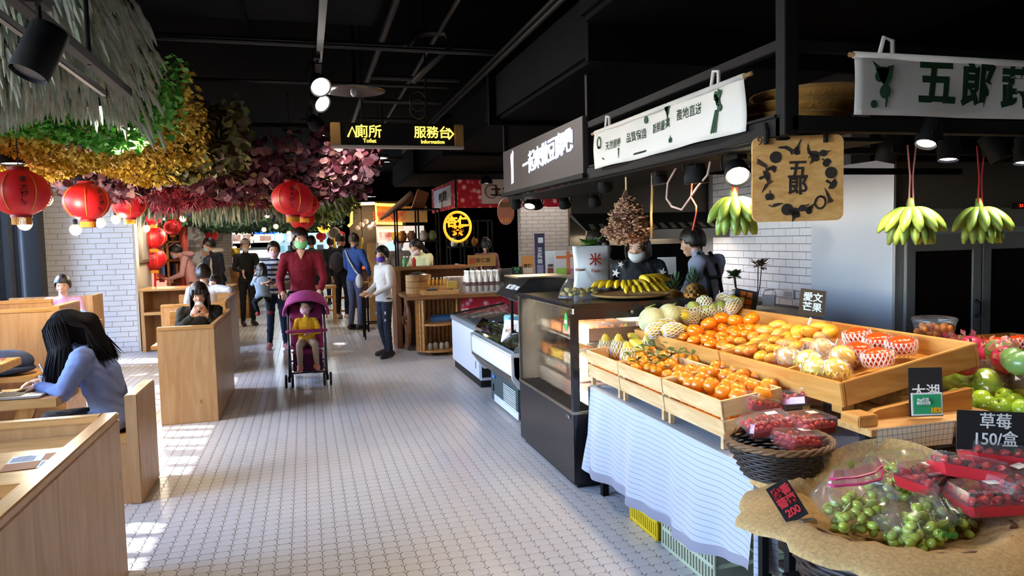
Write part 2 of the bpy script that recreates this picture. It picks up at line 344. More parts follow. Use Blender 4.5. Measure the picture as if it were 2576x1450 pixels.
# kitchen side wall with subway tiles, behind the fruit stall
wk = struct('wall_kitchen', MB().span((4.41, 5.2, 0), (4.6, 7.6, 3.0)), mat('grey_mortar', '6f6b6c', .9))
brick_run(wk, (4.405, 7.35, .9), (0, -1, 0), 1.75, 1.45, .2, .0735, mat('white_subway_tile', 'dcd8dc', .2), gap=.005, depth=.008)
struct('wall_stall_rear', MB().span((4.41, 7.6, 2.0), (4.6, 12, 3.2)).span((2.9, 7.7, 2.0), (4.6, 7.8, 3.4)), DARKW)
# ================================================ LEFT SIDE: booths and their furniture
PANELF = wood('booth_face', 'cda06c', 'b58450', 2.5, 'Z', .4, .25)
def booth(label, loc, panels, tops=True, extra=()):
    t = thing('dining_booth', label, 'booth', loc)
    for a, b in panels:
        pn = MB().span(a, (b[0], b[1], b[2]-.035)).build('panel', PANELF, t, bevel=.004)
        MB().span((a[0], a[1], b[2]-.035), b).build('top_rail', WOODX if abs(b[0]-a[0]) > abs(b[1]-a[1]) else WOODYY, t, bevel=.006).parent = pn
    for nm, a, b in extra: MB().span(a, b).build(nm, WOODX, t, bevel=.006)
    return t
booth('maple booth partition in the near left corner with menus on its table', (-1.5, 3.2, 0),
      [((-.985, 2.4, 0), (-.915, 3.945, .8)), ((-3.7, 3.885, 0), (-.985, 3.945, .8)), ((-3.7, 2.4, 0), (-.985, 2.46, .8))],
      extra=[('table_top', (-3.5, 3.13, .67), (-.99, 3.88, .72)), ('seat', (-3.5, 2.46, .4), (-.99, 2.9, .45)), ('table_apron', (-3.4, 3.2, .6), (-1.0, 3.24, .67))])
MENUW = mat('menu_white', 'ececea', .5); MENUB = mat('menu_brown', '8f4a2c', .5)
def menu(p, rz, label, s=1.):
    t = thing('menu_card', label, 'menu', p, rz); n = mat('menu_ink', '6a6a70', .6)
    for k, (x, y, m) in enumerate(((-.055, .05, MENUW), (.055, .05, MENUB), (-.055, -.05, MENUB), (.055, -.05, MENUW))):
        MB().box((x*s, y*s, .001), (.108*s, .098*s, .002)).build('leaflet', m, t, world=False)
        if m is MENUW:
            mb = MB(); [mb.box((x*s-.01*s, (y+.033-.013*i)*s, .0025), (.075*s*(1 if i else .6), .004*s, .0008)) for i in range(6)]; mb.build('print', n, t, world=False)
menu((-1.10, 3.44, .721), .12, 'white and brown menu cards on the table of the near left booth', 1.15)
t = thing('bench', 'low maple bench with thick backrest behind the woman at the laptop', 'bench', (-1.3, 5.2, 0))
MB().span((-1.12, 4.97, 0), (-1.047, 5.52, .69)).build('backrest', PANELF, t, bevel=.006); MB().span((-1.6, 5.0, .38), (-1.12, 5.5, .43)).build('seat', WOODX, t, bevel=.006)
for y in (5.02, 5.46): MB().span((-1.55, y-.02, 0), (-1.12, y+.02, .38)).build('leg_panel', PANELF, t, bevel=.004)
t = thing('booth_table', 'long maple table carrying the open laptop', 'table', (-2.4, 5.1, 0))
MB().span((-3.7, 4.88, .665), (-1.457, 5.32, .72)).build('table_top', WOODX, t, bevel=.006); MB().span((-3.65, 5.0, 0), (-3.58, 5.25, .665)).build('leg', PANELF, t)
MB().prism([(-1.95, .05), (-1.88, .05), (-1.62, .665), (-1.72, .665)], .04, M=Matrix(((1, 0, 0), (0, 0, -1), (0, 1, 0))), c=(0, 5.12, 0)).build('brace', WOODY, t)
# laptop, cup, napkin
LP = mat('laptop_silver', 'b9b6b2', .35, .6); t = thing('laptop', 'open silver laptop with dark screen and orange sticker on the maple table', 'laptop', (-1.72, 5.03, .722), -.03)
MB().box((.02, 0, .008), (.30, .22, .014)).build('base', LP, t, bevel=.004, world=False)
k = MB(); [k.box((-.085+.022*i, -.075+.02*j, .0165), (.018, .016, .003)) for i in range(7) for j in range(8)]; k.build('keyboard', mat('keys', '2b2b2d', .5), t, world=False)
MB().box((.11, 0, .0155), (.07, .1, .001)).build('touchpad', mat('pad', '8d8a88', .4), t, world=False)
scrn = Matrix.Rotation(-.42, 3, 'Y'); lid = MB().box(Vector((-.13, 0, .012))+scrn @ Vector((0, 0, .105)), (.008, .3, .21), M=scrn).build('screen_lid', LP, t, bevel=.003, world=False)
MB().box(Vector((-.13, 0, .012))+scrn @ Vector((.0045, 0, .108)), (.001, .285, .185), M=scrn).build('display', mat('screen_dark', '39464a', .15), lid, world=False)
MB().box(Vector((-.13, 0, .012))+scrn @ Vector((.0055, -.04, .1)), (.001, .07, .09), M=scrn).build('window_on_screen', mat('screen_pane', '4f6a70', .2), lid, world=False)
MB().box(Vector((-.13, 0, .012))+scrn @ Vector((.006, .1, .19)), (.001, .06, .02), M=scrn).build('sticker', mat('orange_sticker', 'd98a20', .5), lid, world=False)
t = thing('paper_cup', 'white paper cup with a straw beside the laptop', 'cup', (-1.60, 5.21, .722))
MB().lathe([(.036, 0), (.037, .002), (.048, .085), (.051, .088), (.049, .092), (.045, .088), (.035, .01)], n=24).build('cup', WHITE, t, True, world=False)
MB().cyl((.01, .01, .03), (-.04, .0, .165), .006, n=8).build('straw', WHITE, t, True, world=False)
o = MB().grid(lambda u, v: (-1.655+.06*u+.012*math.sin(7*v), 5.27+.05*v, .723+.035*abs(math.sin(3*u+4*v))), 6, 6).build('paper_napkin', PAPER, solid=.001); tag(o, 'crumpled white napkin behind the laptop', 'napkin')
# left window booth
booth('maple booth partition by the left window with a shelf table', (-2.9, 7.5, 0), [((-3.8, 7.40, 0), (-2.2, 7.46, 1.08)), ((-3.8, 7.9, 0), (-2.35, 7.96, 1.13))],
      extra=[('end_post', (-2.2, 7.36, .0), (-2.13, 7.98, 1.1)), ('seat', (-3.8, 6.95, .5), (-2.22, 7.38, .55)), ('seat_front', (-2.9, 6.9, .0), (-2.85, 7.35, .5))])
t = thing('window_table', 'short maple table with cards by the left window', 'table', (-2.7, 6.5, 0)); MB().span((-3.7, 6.2, .70), (-2.2, 6.6, .76)).build('table_top', WOODX, t, bevel=.006); MB().span((-3.5, 6.35, 0), (-3.4, 6.45, .7)).build('leg', WOODY, t)
MB().prism([(-3.0, .3), (-2.93, .3), (-2.5, .7), (-2.6, .7)], .04, M=Matrix(((1, 0, 0), (0, 0, -1), (0, 1, 0))), c=(0, 6.42, 0)).build('brace', WOODY, t)
menu((-2.42, 6.42, .762), .1, 'menu cards on the short table by the left window', 1.3)
o = MB().ell((-2.47, 7.1, .655), (.2, .14, .11), 16, 10).ell((-2.52, 7.1, .60), (.26, .17, .05), 16, 8).build('duffel_bag', mat('navy_cloth', '22304a', .8, bump=.4, bscale=14), smooth=True); tag(o, 'dark navy cloth bag on the window booth seat', 'bag')
t = thing('window_bench', 'maple bench and table of the customer in pink by the window', 'bench', (-3.1, 10.6, 0))
MB().span((-3.75, 10.95, 0), (-2.72, 11.0, .98)).build('backrest', PANELF, t, bevel=.005); MB().span((-3.75, 10.5, .4), (-2.75, 10.95, .45)).build('seat', WOODX, t); MB().span((-3.75, 9.5, .68), (-2.45, 10.1, .73)).build('table_top', WOODX, t, bevel=.006); MB().span((-3.4, 9.7, 0), (-3.3, 9.9, .68)).build('leg', WOODY, t); MB().span((-2.72, 10.5, .0), (-2.66, 11.0, 1.0)).build('end_panel', PANELF, t)
o = MB().prism([(0, 0), (.34, 0), (.3, .12), (.03, .15)], .12, M=Matrix(((1, 0, 0), (0, 0, -1), (0, 1, 0))), c=(-2.85, 9.85, .732)).build('shopping_bag', mat('bright_blue_bag', '2a86d8', .5), bevel=.01); tag(o, 'bright blue shopping bag on the window table', 'bag')
# middle booths
booth('maple booth box standing in the aisle in front of the woman eating', (-1.06, 7.5, 0), [((-1.31, 7.11, 0), (-.83, 7.17, .885)), ((-.88, 7.17, 0), (-.83, 8.62, .885))], extra=[('seat', (-1.45, 8.15, .4), (-.88, 8.6, .45)), ('back_panel', (-1.45, 8.62, 0), (-.83, 8.67, .9)), ('table_top', (-1.4, 7.3, .66), (-.9, 7.95, .7))])
booth('reddish maple booth with the customer in white leaning over it', (-1.3, 10.2, 0), [((-1.72, 9.66, 0), (-.985, 9.72, .90)), ((-1.03, 9.72, 0), (-.975, 11.2, .93))], extra=[('seat', (-1.75, 10.6, .4), (-1.03, 11.1, .45)), ('back_panel', (-1.75, 11.2, 0), (-.975, 11.25, .92))])
t = thing('booth_cabinet', 'open-sided maple booth with shelf against the white brick pier', 'booth', (-1.9, 12.6, 0))
for a, b in (((-2.46, 12.25, 0), (-2.41, 13.0, .93)), ((-1.2, 12.25, 0), (-1.15, 13.0, .93))): MB().span(a, b).build('side_panel', PANELF, t, bevel=.004)
MB().span((-2.46, 12.95, 0), (-1.15, 13.0, .93)).build('back_panel', PANELF, t); MB().span((-2.42, 12.25, .56), (-1.2, 12.95, .61)).build('shelf', WOODX, t, bevel=.005); MB().span((-2.48, 12.22, .93), (-1.13, 13.02, .96)).build('top_rail', WOODX, t, bevel=.005)
# ================================================ RIGHT SIDE: counters
# --- black glass display case (X 1.58.., Y 4.31-5.5)
t = thing('display_case', 'black refrigerated display case with glass front full of boxed fruit', 'display case', (2.0, 4.9, 0))
X0, X1, Y0, Y1, ZB, ZT = 1.58, 2.42, 4.30, 5.52, .5, 1.18
MB().span((X0, Y0, .03), (X1, Y1, ZB)).build('base', mat('black_lacquer', '1b1c20', .16), t, bevel=.006); MB().span((X0+.03, Y0+.03, 0), (X1-.03, Y1-.03, .03)).build('plinth', BLACK, t)
MB().span((X0-.004, Y0-.004, ZB-.018), (X1, Y1, ZB)).build('steel_trim', STEEL, t)
for x, y in ((X0+.02, Y0+.02), (X1-.03, Y0+.02), (X1-.03, Y1-.02)): MB().span((x-.02, y-.02, ZB), (x+.025, y+.02, ZT-.06)).build('post', mat('black_lacquer'), t)
MB().span((X0+.002, Y1-.02, ZB), (X0+.02, Y1, ZT-.03)).build('post', STEEL, t)
MB().span((X0, Y0, ZT-.03), (X1, Y1, ZT)).build('top_panel', mat('black_lacquer'), t, bevel=.005); MB().span((X0+.02, Y0, ZT-.1), (X1, Y0+.02, ZT-.03)).build('header', mat('black_lacquer'), t)
MB().span((X1-.03, Y0+.05, ZB), (X1, Y1-.05, ZT-.05)).build('rear_panel', mat('case_interior', 'c9c4bb', .5), t)
MB().span((X0+.02, Y1-.03, ZB), (X1, Y1-.01, ZT-.05)).build('end_panel', mat('case_interior'), t); MB().span((X0+.006, Y0+.02, ZB), (X0+.012, Y1-.02, ZT-.03)).build('front_glass', GLASS, t); MB().span((X0+.05, Y0+.004, ZB), (X1-.05, Y0+.009, ZT-.1)).build('side_glass', GLASS, t)
for z in (.72, .92): MB().span((X0+.12, Y0+.05, z-.012), (X1-.05, Y1-.04, z)).build('shelf', clear('shelf_glass', (.95, 1, .97), op=.15), t)
MB().span((X0+.05, Y0+.1, ZT-.045), (X0+.09, Y1-.1, ZT-.03)).build('lamp_strip', mat('case_light', 'ffe9c8', .4, emit=9), t)
o = MB().cyl((X0-.001, Y0+.13, 1.05), (X0-.003, Y0+.13, 1.05), .001, n=8); o = MB(); o.lathe([(0.0, 0), (.04, 0), (.04, .002), (0, .002)], (X0+.005, Y0+.12, 1.06), 24, Matrix(((0, 0, -1), (.75, 0, 0), (0, 1.45, 0))), cap=False); o.build('green_sticker', mat('sticker_green', '2d9a3f', .5), t)
MB().box((X0+.0015, Y0+.12, 1.06), (.003, .045, .022)).build('sticker_print', WHITE, t)
MB().lathe([(0, 0), (.011, .002), (.012, .02), (0, .024)], (1.98, Y0-.002, ZT-.065), 14, Matrix(((1, 0, 0), (0, 0, -1), (0, 1, 0))), cap=False).build('lock', STEEL, t)
text('F 10', .03, mat('case_letter', 'b8b8b8', .5), frame_m((X0-.006, Y0+.09, ZB-.05), (0, -1, 0), (0, 0, 1)), t)
[light('case_lamp_and_fill', 'AREA', (X0+.05, 4.9, z_), 9, (1, .86, .66), shape='RECTANGLE', size=1.0, size_y=.03, aim=(2.1, 4.9, z_-.25)) for z_ in (.9, .7)]; light('case_lamp_and_fill', 'AREA', (X0+.05, 4.9, ZT-.06), 24, (1, .86, .66), shape='RECTANGLE', size=1.0, size_y=.05, aim=(2.05, 4.9, .6))  # the two lower lights have no fitting, added to brighten the cartons
bx = [('cream', 'e8dfcf'), ('pinkbox', 'e6bfb2'), ('orangebox', 'e09a66'), ('yellowbox', 'e3c24e')]
def fruit_box(p, d, mcol, fruit, label, n=6, lid=True):
    t = thing('fruit_box', label, 'box', p, jit(.08), 'boxed fruit in the display case'); m = mat('carton_'+mcol, dict(bx)[mcol], .6); x, y, h = d; w = .006
    mb = MB(); mb.box((0, 0, .004), (x, y, .008))
    for s in (-1, 1): mb.box((s*(x/2-w/2), 0, h/2), (w, y, h)); mb.box((0, s*(y/2-w/2), h/2), (x, w, h))
    mb.build('tray', m, t, world=False); f = MB()
    for i in range(n): f.ell((jit(x*.33), jit(y*.33), h*.62+jit(.005)), .03, 8, 6)
    f.build('fruit', fruit, t, True, world=False)
    if lid: MB().box((0, 0, h+.003), (x-.002, y-.002, .004)).build('film_lid', FILM, t, world=False)
FG = mat('case_green_grape', 'a9b54a', .3); FO = mat('case_orange', 'd9742a', .35); FP = mat('case_pink', 'd98a96', .4); FB = mat('case_tan', 'c79b66', .5)
lv = {.5: 'bottom', .72: 'middle', .92: 'top'}
for z, row in ((.5, [('cream', FO, .11), ('cream', FP, .11), ('pinkbox', FP, .1), ('cream', FG, .09)]), (.72, [('orangebox', FB, .08), ('yellowbox', FO, .07), ('cream', FB, .08), ('orangebox', FO, .09)]), (.92, [('cream', FO, .06), ('orangebox', FO, .07), ('pinkbox', FP, .06), ('pinkbox', FO, .09)])):
    for k, (c, f, h) in enumerate(row):
        pos = ['farthest', 'second farthest', 'second nearest', 'nearest'][k]
        fruit_box((1.95, Y1-.2-k*.27, z), (.44, .24, h), c, f, f'fruit carton on the {lv[z]} level of the glass case, {pos} from the front', 14)
        if z == .5 and k < 3: fruit_box((1.97, Y1-.2-k*.27, z+h+.006), (.4, .24, h*.8), 'pinkbox' if k else 'cream', f, f'second-layer fruit carton on the bottom of the glass case, {pos} stack', 10)
# --- scale on the case, gift cards, woven tray with bananas
def scale_machine():
    t = thing('retail_scale', 'black electronic weighing scale with sloped lettered panel at the end of the glass case', 'scale', (1.86, 5.9, 1.096))
    MB().span((1.70, 5.56, 1.10), (2.1, 5.7, 1.105)).build('foot', BLACK, t)
    M = Matrix(((1, 0, 0), (0, 0, 1), (0, 1, 0)))
    MB().prism([(1.55, 1.13), (1.62, 1.1), (2.1, 1.1), (2.1, 1.26), (1.72, 1.28)], .5, c=(0, 5.62, 0), M=Matrix(((1, 0, 0), (0, 0, 1), (0, 1, 0)))).build('housing', mat('scale_black', '202022', .3), t, bevel=.008)
    MB().span((1.60, 5.58, 1.282), (2.05, 6.0, 1.294)).build('platter', STEEL, t, bevel=.004)
    text('杏仁豆腐 1982', .055, WHITE, frame_m((1.62, 5.80, 1.20), (0, -1, 0), (.75, 0, .7)), t, bold=.001)
scale_machine()
def card(name, label, c, wh, m, face=(-1, 0, 0), tilt=.25, txt=None, tm=None, size=.03, cat='card', rz=None, bits=(), bold=.0006):
    """small upright card facing 'face'; bits = [(x,y,w,h,mat)] printed blocks"""
    t = thing(name, label, cat, c); n = Vector(face).normalized(); x = Vector((0, 0, 1)).cross(n)
    if x.length < .01: x = Vector((1, 0, 0))
    x.normalize(); up = Vector((0, 0, 1))*math.cos(tilt)-n*math.sin(tilt)
    if rz: q = Matrix.Rotation(rz, 3, x.cross(up)); x, up = q @ x, q @ up
    F = frame_m(c, x, up); mb = MB(); mb.box((0, wh[1]/2, 0), (wh[0], wh[1], .003)); mb.v = [tuple(F @ Vector(p)) for p in mb.v]; mb.build('board', m, t)
    for (bx_, by, bw, bh, bm) in bits:
        mb = MB(); mb.box((bx_, by, .0022), (bw, bh, .001)); mb.v = [tuple(F @ Vector(p)) for p in mb.v]; mb.build('print', bm, t)
    if txt:
        text(txt, size, tm, F @ Matrix.Translation((0, wh[1]/2, .003)), t, bold=bold, line=1.05)
    return t
# --- open chiller (freezer A) and chest freezer B
t = thing('open_chiller', 'white open-top chiller with curved glass rim and grey vented base', 'chiller', (2.0, 6.7, 0))
prof = [(1.62, .66), (1.60, .60), (1.60, .42), (1.66, .33), (1.72, .30), (1.72, .03), (2.5, .03), (2.5, .9), (2.44, .9), (2.44, .66)]
My = Matrix(((1, 0, 0), (0, 0, 1), (0, 1, 0)))
MB().span((1.72, 6.07, .02), (2.5, 7.03, .31)).build('base', mat('dark_green_grey', '3d4a48', .5), t); MB().span((1.725, 6.06, .02), (1.715, 6.9, .09)).build('kick_strip', WHITE, t)
MB().prism([(1.58, .64), (1.585, .47), (1.72, .31), (2.5, .31), (2.5, .66)], 1.55, M=My, c=(0, 5.72, 0)).build('tub', mat('chiller_white', 'ece9e6', .35), t, bevel=.012)
MB().prism([(1.586, .462), (1.715, .312), (1.712, .302), (1.578, .452)], 1.53, M=My, c=(0, 5.73, 0)).build('underside_panel', STEEL, t)
for y in (5.72, 7.25): MB().prism([(1.57, .66), (1.575, .45), (1.70, .28), (1.75, .28), (1.75, .66)], .025, M=My, c=(0, y, 0)).build('end_cap', mat('cream_end', 'd8d0c4', .5), t, bevel=.004)
MB().span((1.60, 5.74, .66), (2.46, 7.25, .675)).build('inner_deck', mat('chiller_deck', '77797a', .4), t)
mb = MB(); [mb.box((1.712, 6.32, .08+.018*i), (.006, .42, .007)) for i in range(11)]; mb.build('vent_grille', WHITE, t)
MB().box((1.712, 6.9, .26), (.006, .08, .03)).build('label_plate', mat('blue_plate', '4c7fc4', .5), t); MB().box((1.714, 6.93, .15), (.006, .02, .07)).build('switch', BLACK, t)
MB().grid(lambda u, v: (1.60+.02*math.sin(v*3)+.1*v*v, 5.75+1.5*u, .675+.13*v), 2, 6).build('front_glass', GLASS, t)
MB().span((1.66, 5.75, 1.075), (2.5, 6.12, 1.095)).build('over_shelf', BLACK, t); [MB().span((x, 6.08, .68), (x+.02, 6.1, 1.075)).build('shelf_post', BLACKM, t) for x in (1.68, 2.44)]; MB().span((2.3, 6.14, 1.02), (2.5, 7.2, 1.05)).build('rear_shelf', BLACK, t); MB().span((2.46, 5.75, .66), (2.5, 7.2, 1.05)).build('rear_panel', BLACKM, t)
t = thing('chest_freezer', 'white chest freezer with curved sliding glass lid beside the tea cart', 'freezer', (2.2, 8.4, 0))
MB().span((1.74, 7.62, .08), (2.45, 9.15, .62)).build('cabinet', mat('freezer_white', 'dfe3ea', .35), t, bevel=.02); MB().span((1.73, 7.6, .60), (2.46, 9.17, .66)).build('rim', mat('grey_rim', '7d8288', .4), t, bevel=.01)
MB().grid(lambda u, v: (1.75+.68*u, 7.62+1.53*v, .665+.1*(1-u)*0+.10*u+.03*math.sin(PI*v)), 6, 8).build('glass_lid', clear('lid_glass', (.8, .85, .85), op=.1, opcol='555a5c'), t); MB().tube([(1.75, 7.6, .665), (2.44, 7.6, .77)], .012).build('lid_frame', BLACKM, t); MB().tube([(1.75, 9.16, .665), (2.44, 9.16, .77)], .012).build('lid_frame', BLACKM, t)
MB().span((1.76, 7.59, .12), (2.0, 7.615, .35)).build('compressor_grille', BLACK, t); MB().span((1.76, 7.66, 0), (2.4, 9.1, .08)).build('plinth', BLACK, t); MB().box((1.737, 7.8, .23), (.006, .03, .08)).build('control', mat('grey_ctl', '8d9095', .4), t)
# goods in the chiller
CW = [('f2efe9', 'white'), ('e9a53c', 'orange'), ('efe3b0', 'cream')]
def bottle(p, label, body, capm, h=.16, r=.028, band=None, group=None, name='bottle', liquid=None):
    t = thing(name, label, 'bottle', p, 0, group)
    MB().lathe([(r*.9, 0), (r, .006), (r, h*.6), (r*.85, h*.7), (r*.45, h*.82), (r*.42, h*.9)], n=16).build('body', body, t, True, world=False); bo = t.children[0]
    MB().lathe([(r*.5, h*.89), (r*.52, h*.9), (r*.5, h), (0, h)], n=14, cap=False).build('cap', capm, t, True, world=False).parent = bo
    if band: MB().lathe([(r*1.01, h*.28), (r*1.015, h*.28), (r*1.015, h*.45), (r*1.01, h*.45)], n=16, cap=False).build('label_band', band, t, True, world=False).parent = bo
    return t
MILK = mat('milk_bottle', 'f0ede4', .25); JUICE = mat('juice_bottle', 'e0a13a', .2); GREENC = mat('green_cap', '3fa04a', .4); ORC = mat('orange_cap', 'd97b2e', .4); BAND = mat('brown_label', '5b2f2a', .6)
for k, (x, y) in enumerate([(1.86, 6.05), (1.94, 6.0), (1.88, 6.16), (1.97, 6.12), (1.92, 6.26), (2.0, 6.24)]):
    bottle((x, y, .676), f"{['white', 'amber'][k%2]} drink bottle with {['green', 'orange'][k//3]} cap in the open chiller, number {k+1} from the glass case end".replace(f', number {k+1} from the glass case end', ['', ' by the rim', ' behind the rim', ' at the middle', ' toward the freezer', ' farthest back'][k]), [MILK, JUICE][k % 2], [GREENC, ORC][k//3], .2, .035, group='bottles in the open chiller')
CHALK = mat('chalkboard_black', '1a1a1c', .7); WCH = mat('white_chalk', 'e6e6e2', .8); RCH = mat('red_chalk', 'd8343a', .8); GCH = mat('green_chalk', '5fae4e', .8); OCH = mat('orange_chalk', 'e0701e', .8)
TAGT = ['豆花\n55元', '豆漿\n35元', '杏仁\n60元', '布丁\n45元', '奶酪\n50元']
for k, (x, y, s) in enumerate([(1.74, 7.15, .5), (1.72, 6.85, .4), (1.70, 6.5, .45), (1.72, 6.2, .5), (1.68, 5.95, .4)]):
    card('price_tag', f"small black chalk price tag in the open chiller, {['farthest from the glass case', 'second farthest', 'in the middle', 'second nearest the glass case', 'nearest the glass case'][k]}", (x, y, .69), (.16, .1), CHALK, (-.75, -.65, .2), s, TAGT[k], WCH, .045, 'price tag')
card('menu_card', 'white photo menu card leaning in the open chiller', (1.66, 6.12, .70), (.17, .2), PAPER, (-.8, -.6, 0), .35, '杏仁豆腐', mat('ink_brown', '5a3326', .6), .03, 'card', bits=[(0, .12, .1, .09, mat('photo_orange', 'd08a55', .6, noise=.6, nscale=60, col2='efe2cf'))])
o = MB().box((1.84, 6.62, .78), (.12, .2, .2)).build('blue_carton', mat('pale_blue_carton', '7fb6d0', .5), bevel=.01); tag(o, 'pale blue carton standing in the open chiller', 'carton')
PUD = mat('pudding_cup', 'd8d2c8', .2)
for k in range(10):
    o = MB().lathe([(.028, 0), (.036, .05), (.038, .052), (0, .054)], (1.70+.06*(k % 2)+jit(.01), 5.85+.14*k, .676), 14).build('dessert_cup', PUD, smooth='auto'); tag(o, 'small clear dessert cup along the chiller rim', 'cup', 'dessert cups along the chiller rim')
for k, x in enumerate((1.98, 2.1, 2.22)):
    card('gift_card_box', f"white drink carton with brown print on the chiller's rear shelf, {['left', 'middle', 'right'][k]}", (x+.2, 6.3, 1.05), (.1, .14), PAPER, (-.2, -1, 0), .15, '茶', mat('ink_brown'), .05, 'carton', bits=[(0, .03, .08, .02, BAND)])
# ================================================ FRUIT STALL
def fmat(name, a='808080', b='808080', rough=.3, scale=14, coat=.2): return mat(name, a, rough, noise=.5, nscale=scale, col2=b, coat=coat, bump=.04, bscale=120)
ORANGE = fmat('orange_peel', 'e88a1c', 'dd7a12', .32, 20); TANG = fmat('tangerine_peel', 'e59420', 'cf7d12', .35, 10); PERS = fmat('persimmon_skin', 'f0801a', 'e56e10', .16, 6, .5); PERSR = fmat('red_persimmon_skin', 'e2501c', 'd03f14', .2, 6, .4)
MANGO = fmat('mango_yellow', 'e6b02c', 'd98a3a', .3, 6); MANGOR = fmat('mango_red', 'd9743a', 'c8a03a', .3, 7); PAPAYA = fmat('papaya_skin', 'dcae2e', '9aa33c', .4, 7); GUAVA = fmat('guava_skin', 'b5c063', '94a850', .4, 9)
MELON = fmat('melon_skin', 'c3c79b', 'aab088', .6, 60, 0); APPLE = fmat('green_apple_skin', 'a8c63a', '8fb52e', .22, 6, .4); DRAGON = fmat('dragonfruit_skin', 'c22a5e', 'a01f4a', .4, 6); AVO = fmat('green_mango_skin', '7aa05a', '4d7a3c', .3, 6)
GRAPE = fmat('green_grape', 'b7c24e', 'a0b23a', .2, 20, .3); TOM = fmat('cherry_tomato', 'c8281e', 'b01a18', .15, 10, .4); STRAW = fmat('strawberry_red', 'c9231f', 'a81818', .3, 30); PINEA = fmat('pineapple_rind', 'b98a3a', '7d5c26', .6, 40, 0); BAN = fmat('banana_peel', 'f0cf2a', 'e0b820', .4, 8); BANG = fmat('green_banana_peel', '8aa544', '6f9036', .45, 8)
STEMB = mat('stem_brown', '5b4a2c', .8); GLEAF = mat('citrus_leaf', '3f5a26', .5, noise=.3); NETW = mat('white_foam_net', 'eeeae4', .7); NETP = mat('pink_foam_net', 'f0d4cc', .7); NETY = mat('yellow_foam_net', 'e6d23a', .7); CALYX = mat('calyx_brown', '6a5a26', .8)
def net(r, z0, z1, prof, n=11, tw=.9, th=.0022, steps=9):
    mb = MB()
    for s in (-1, 1):
        for k in range(n):
            pts = []
            for i in range(steps+1):
                q = i/steps; z = z0+(z1-z0)*q; R = prof(z)+.002; a = 2*PI*k/n+s*tw*q; pts.append((R*math.cos(a), R*math.sin(a), z))
            mb.tube(pts, th, 3, cap=False)
    return mb
def ellr(r, h): return lambda z: r*math.sqrt(max(.02, 1-(z/h)**2))
def leaf(mb, p, d, up, L, W):
    p, d, up = Vector(p), Vector(d).normalized(), Vector(up); s = d.cross(up).normalized()*W; q = p+d*L*.5+up*L*.12
    mb.add([p, q+s, p+d*L, q-s, q], [(0, 1, 4), (1, 2, 4), (2, 3, 4), (3, 0, 4)])
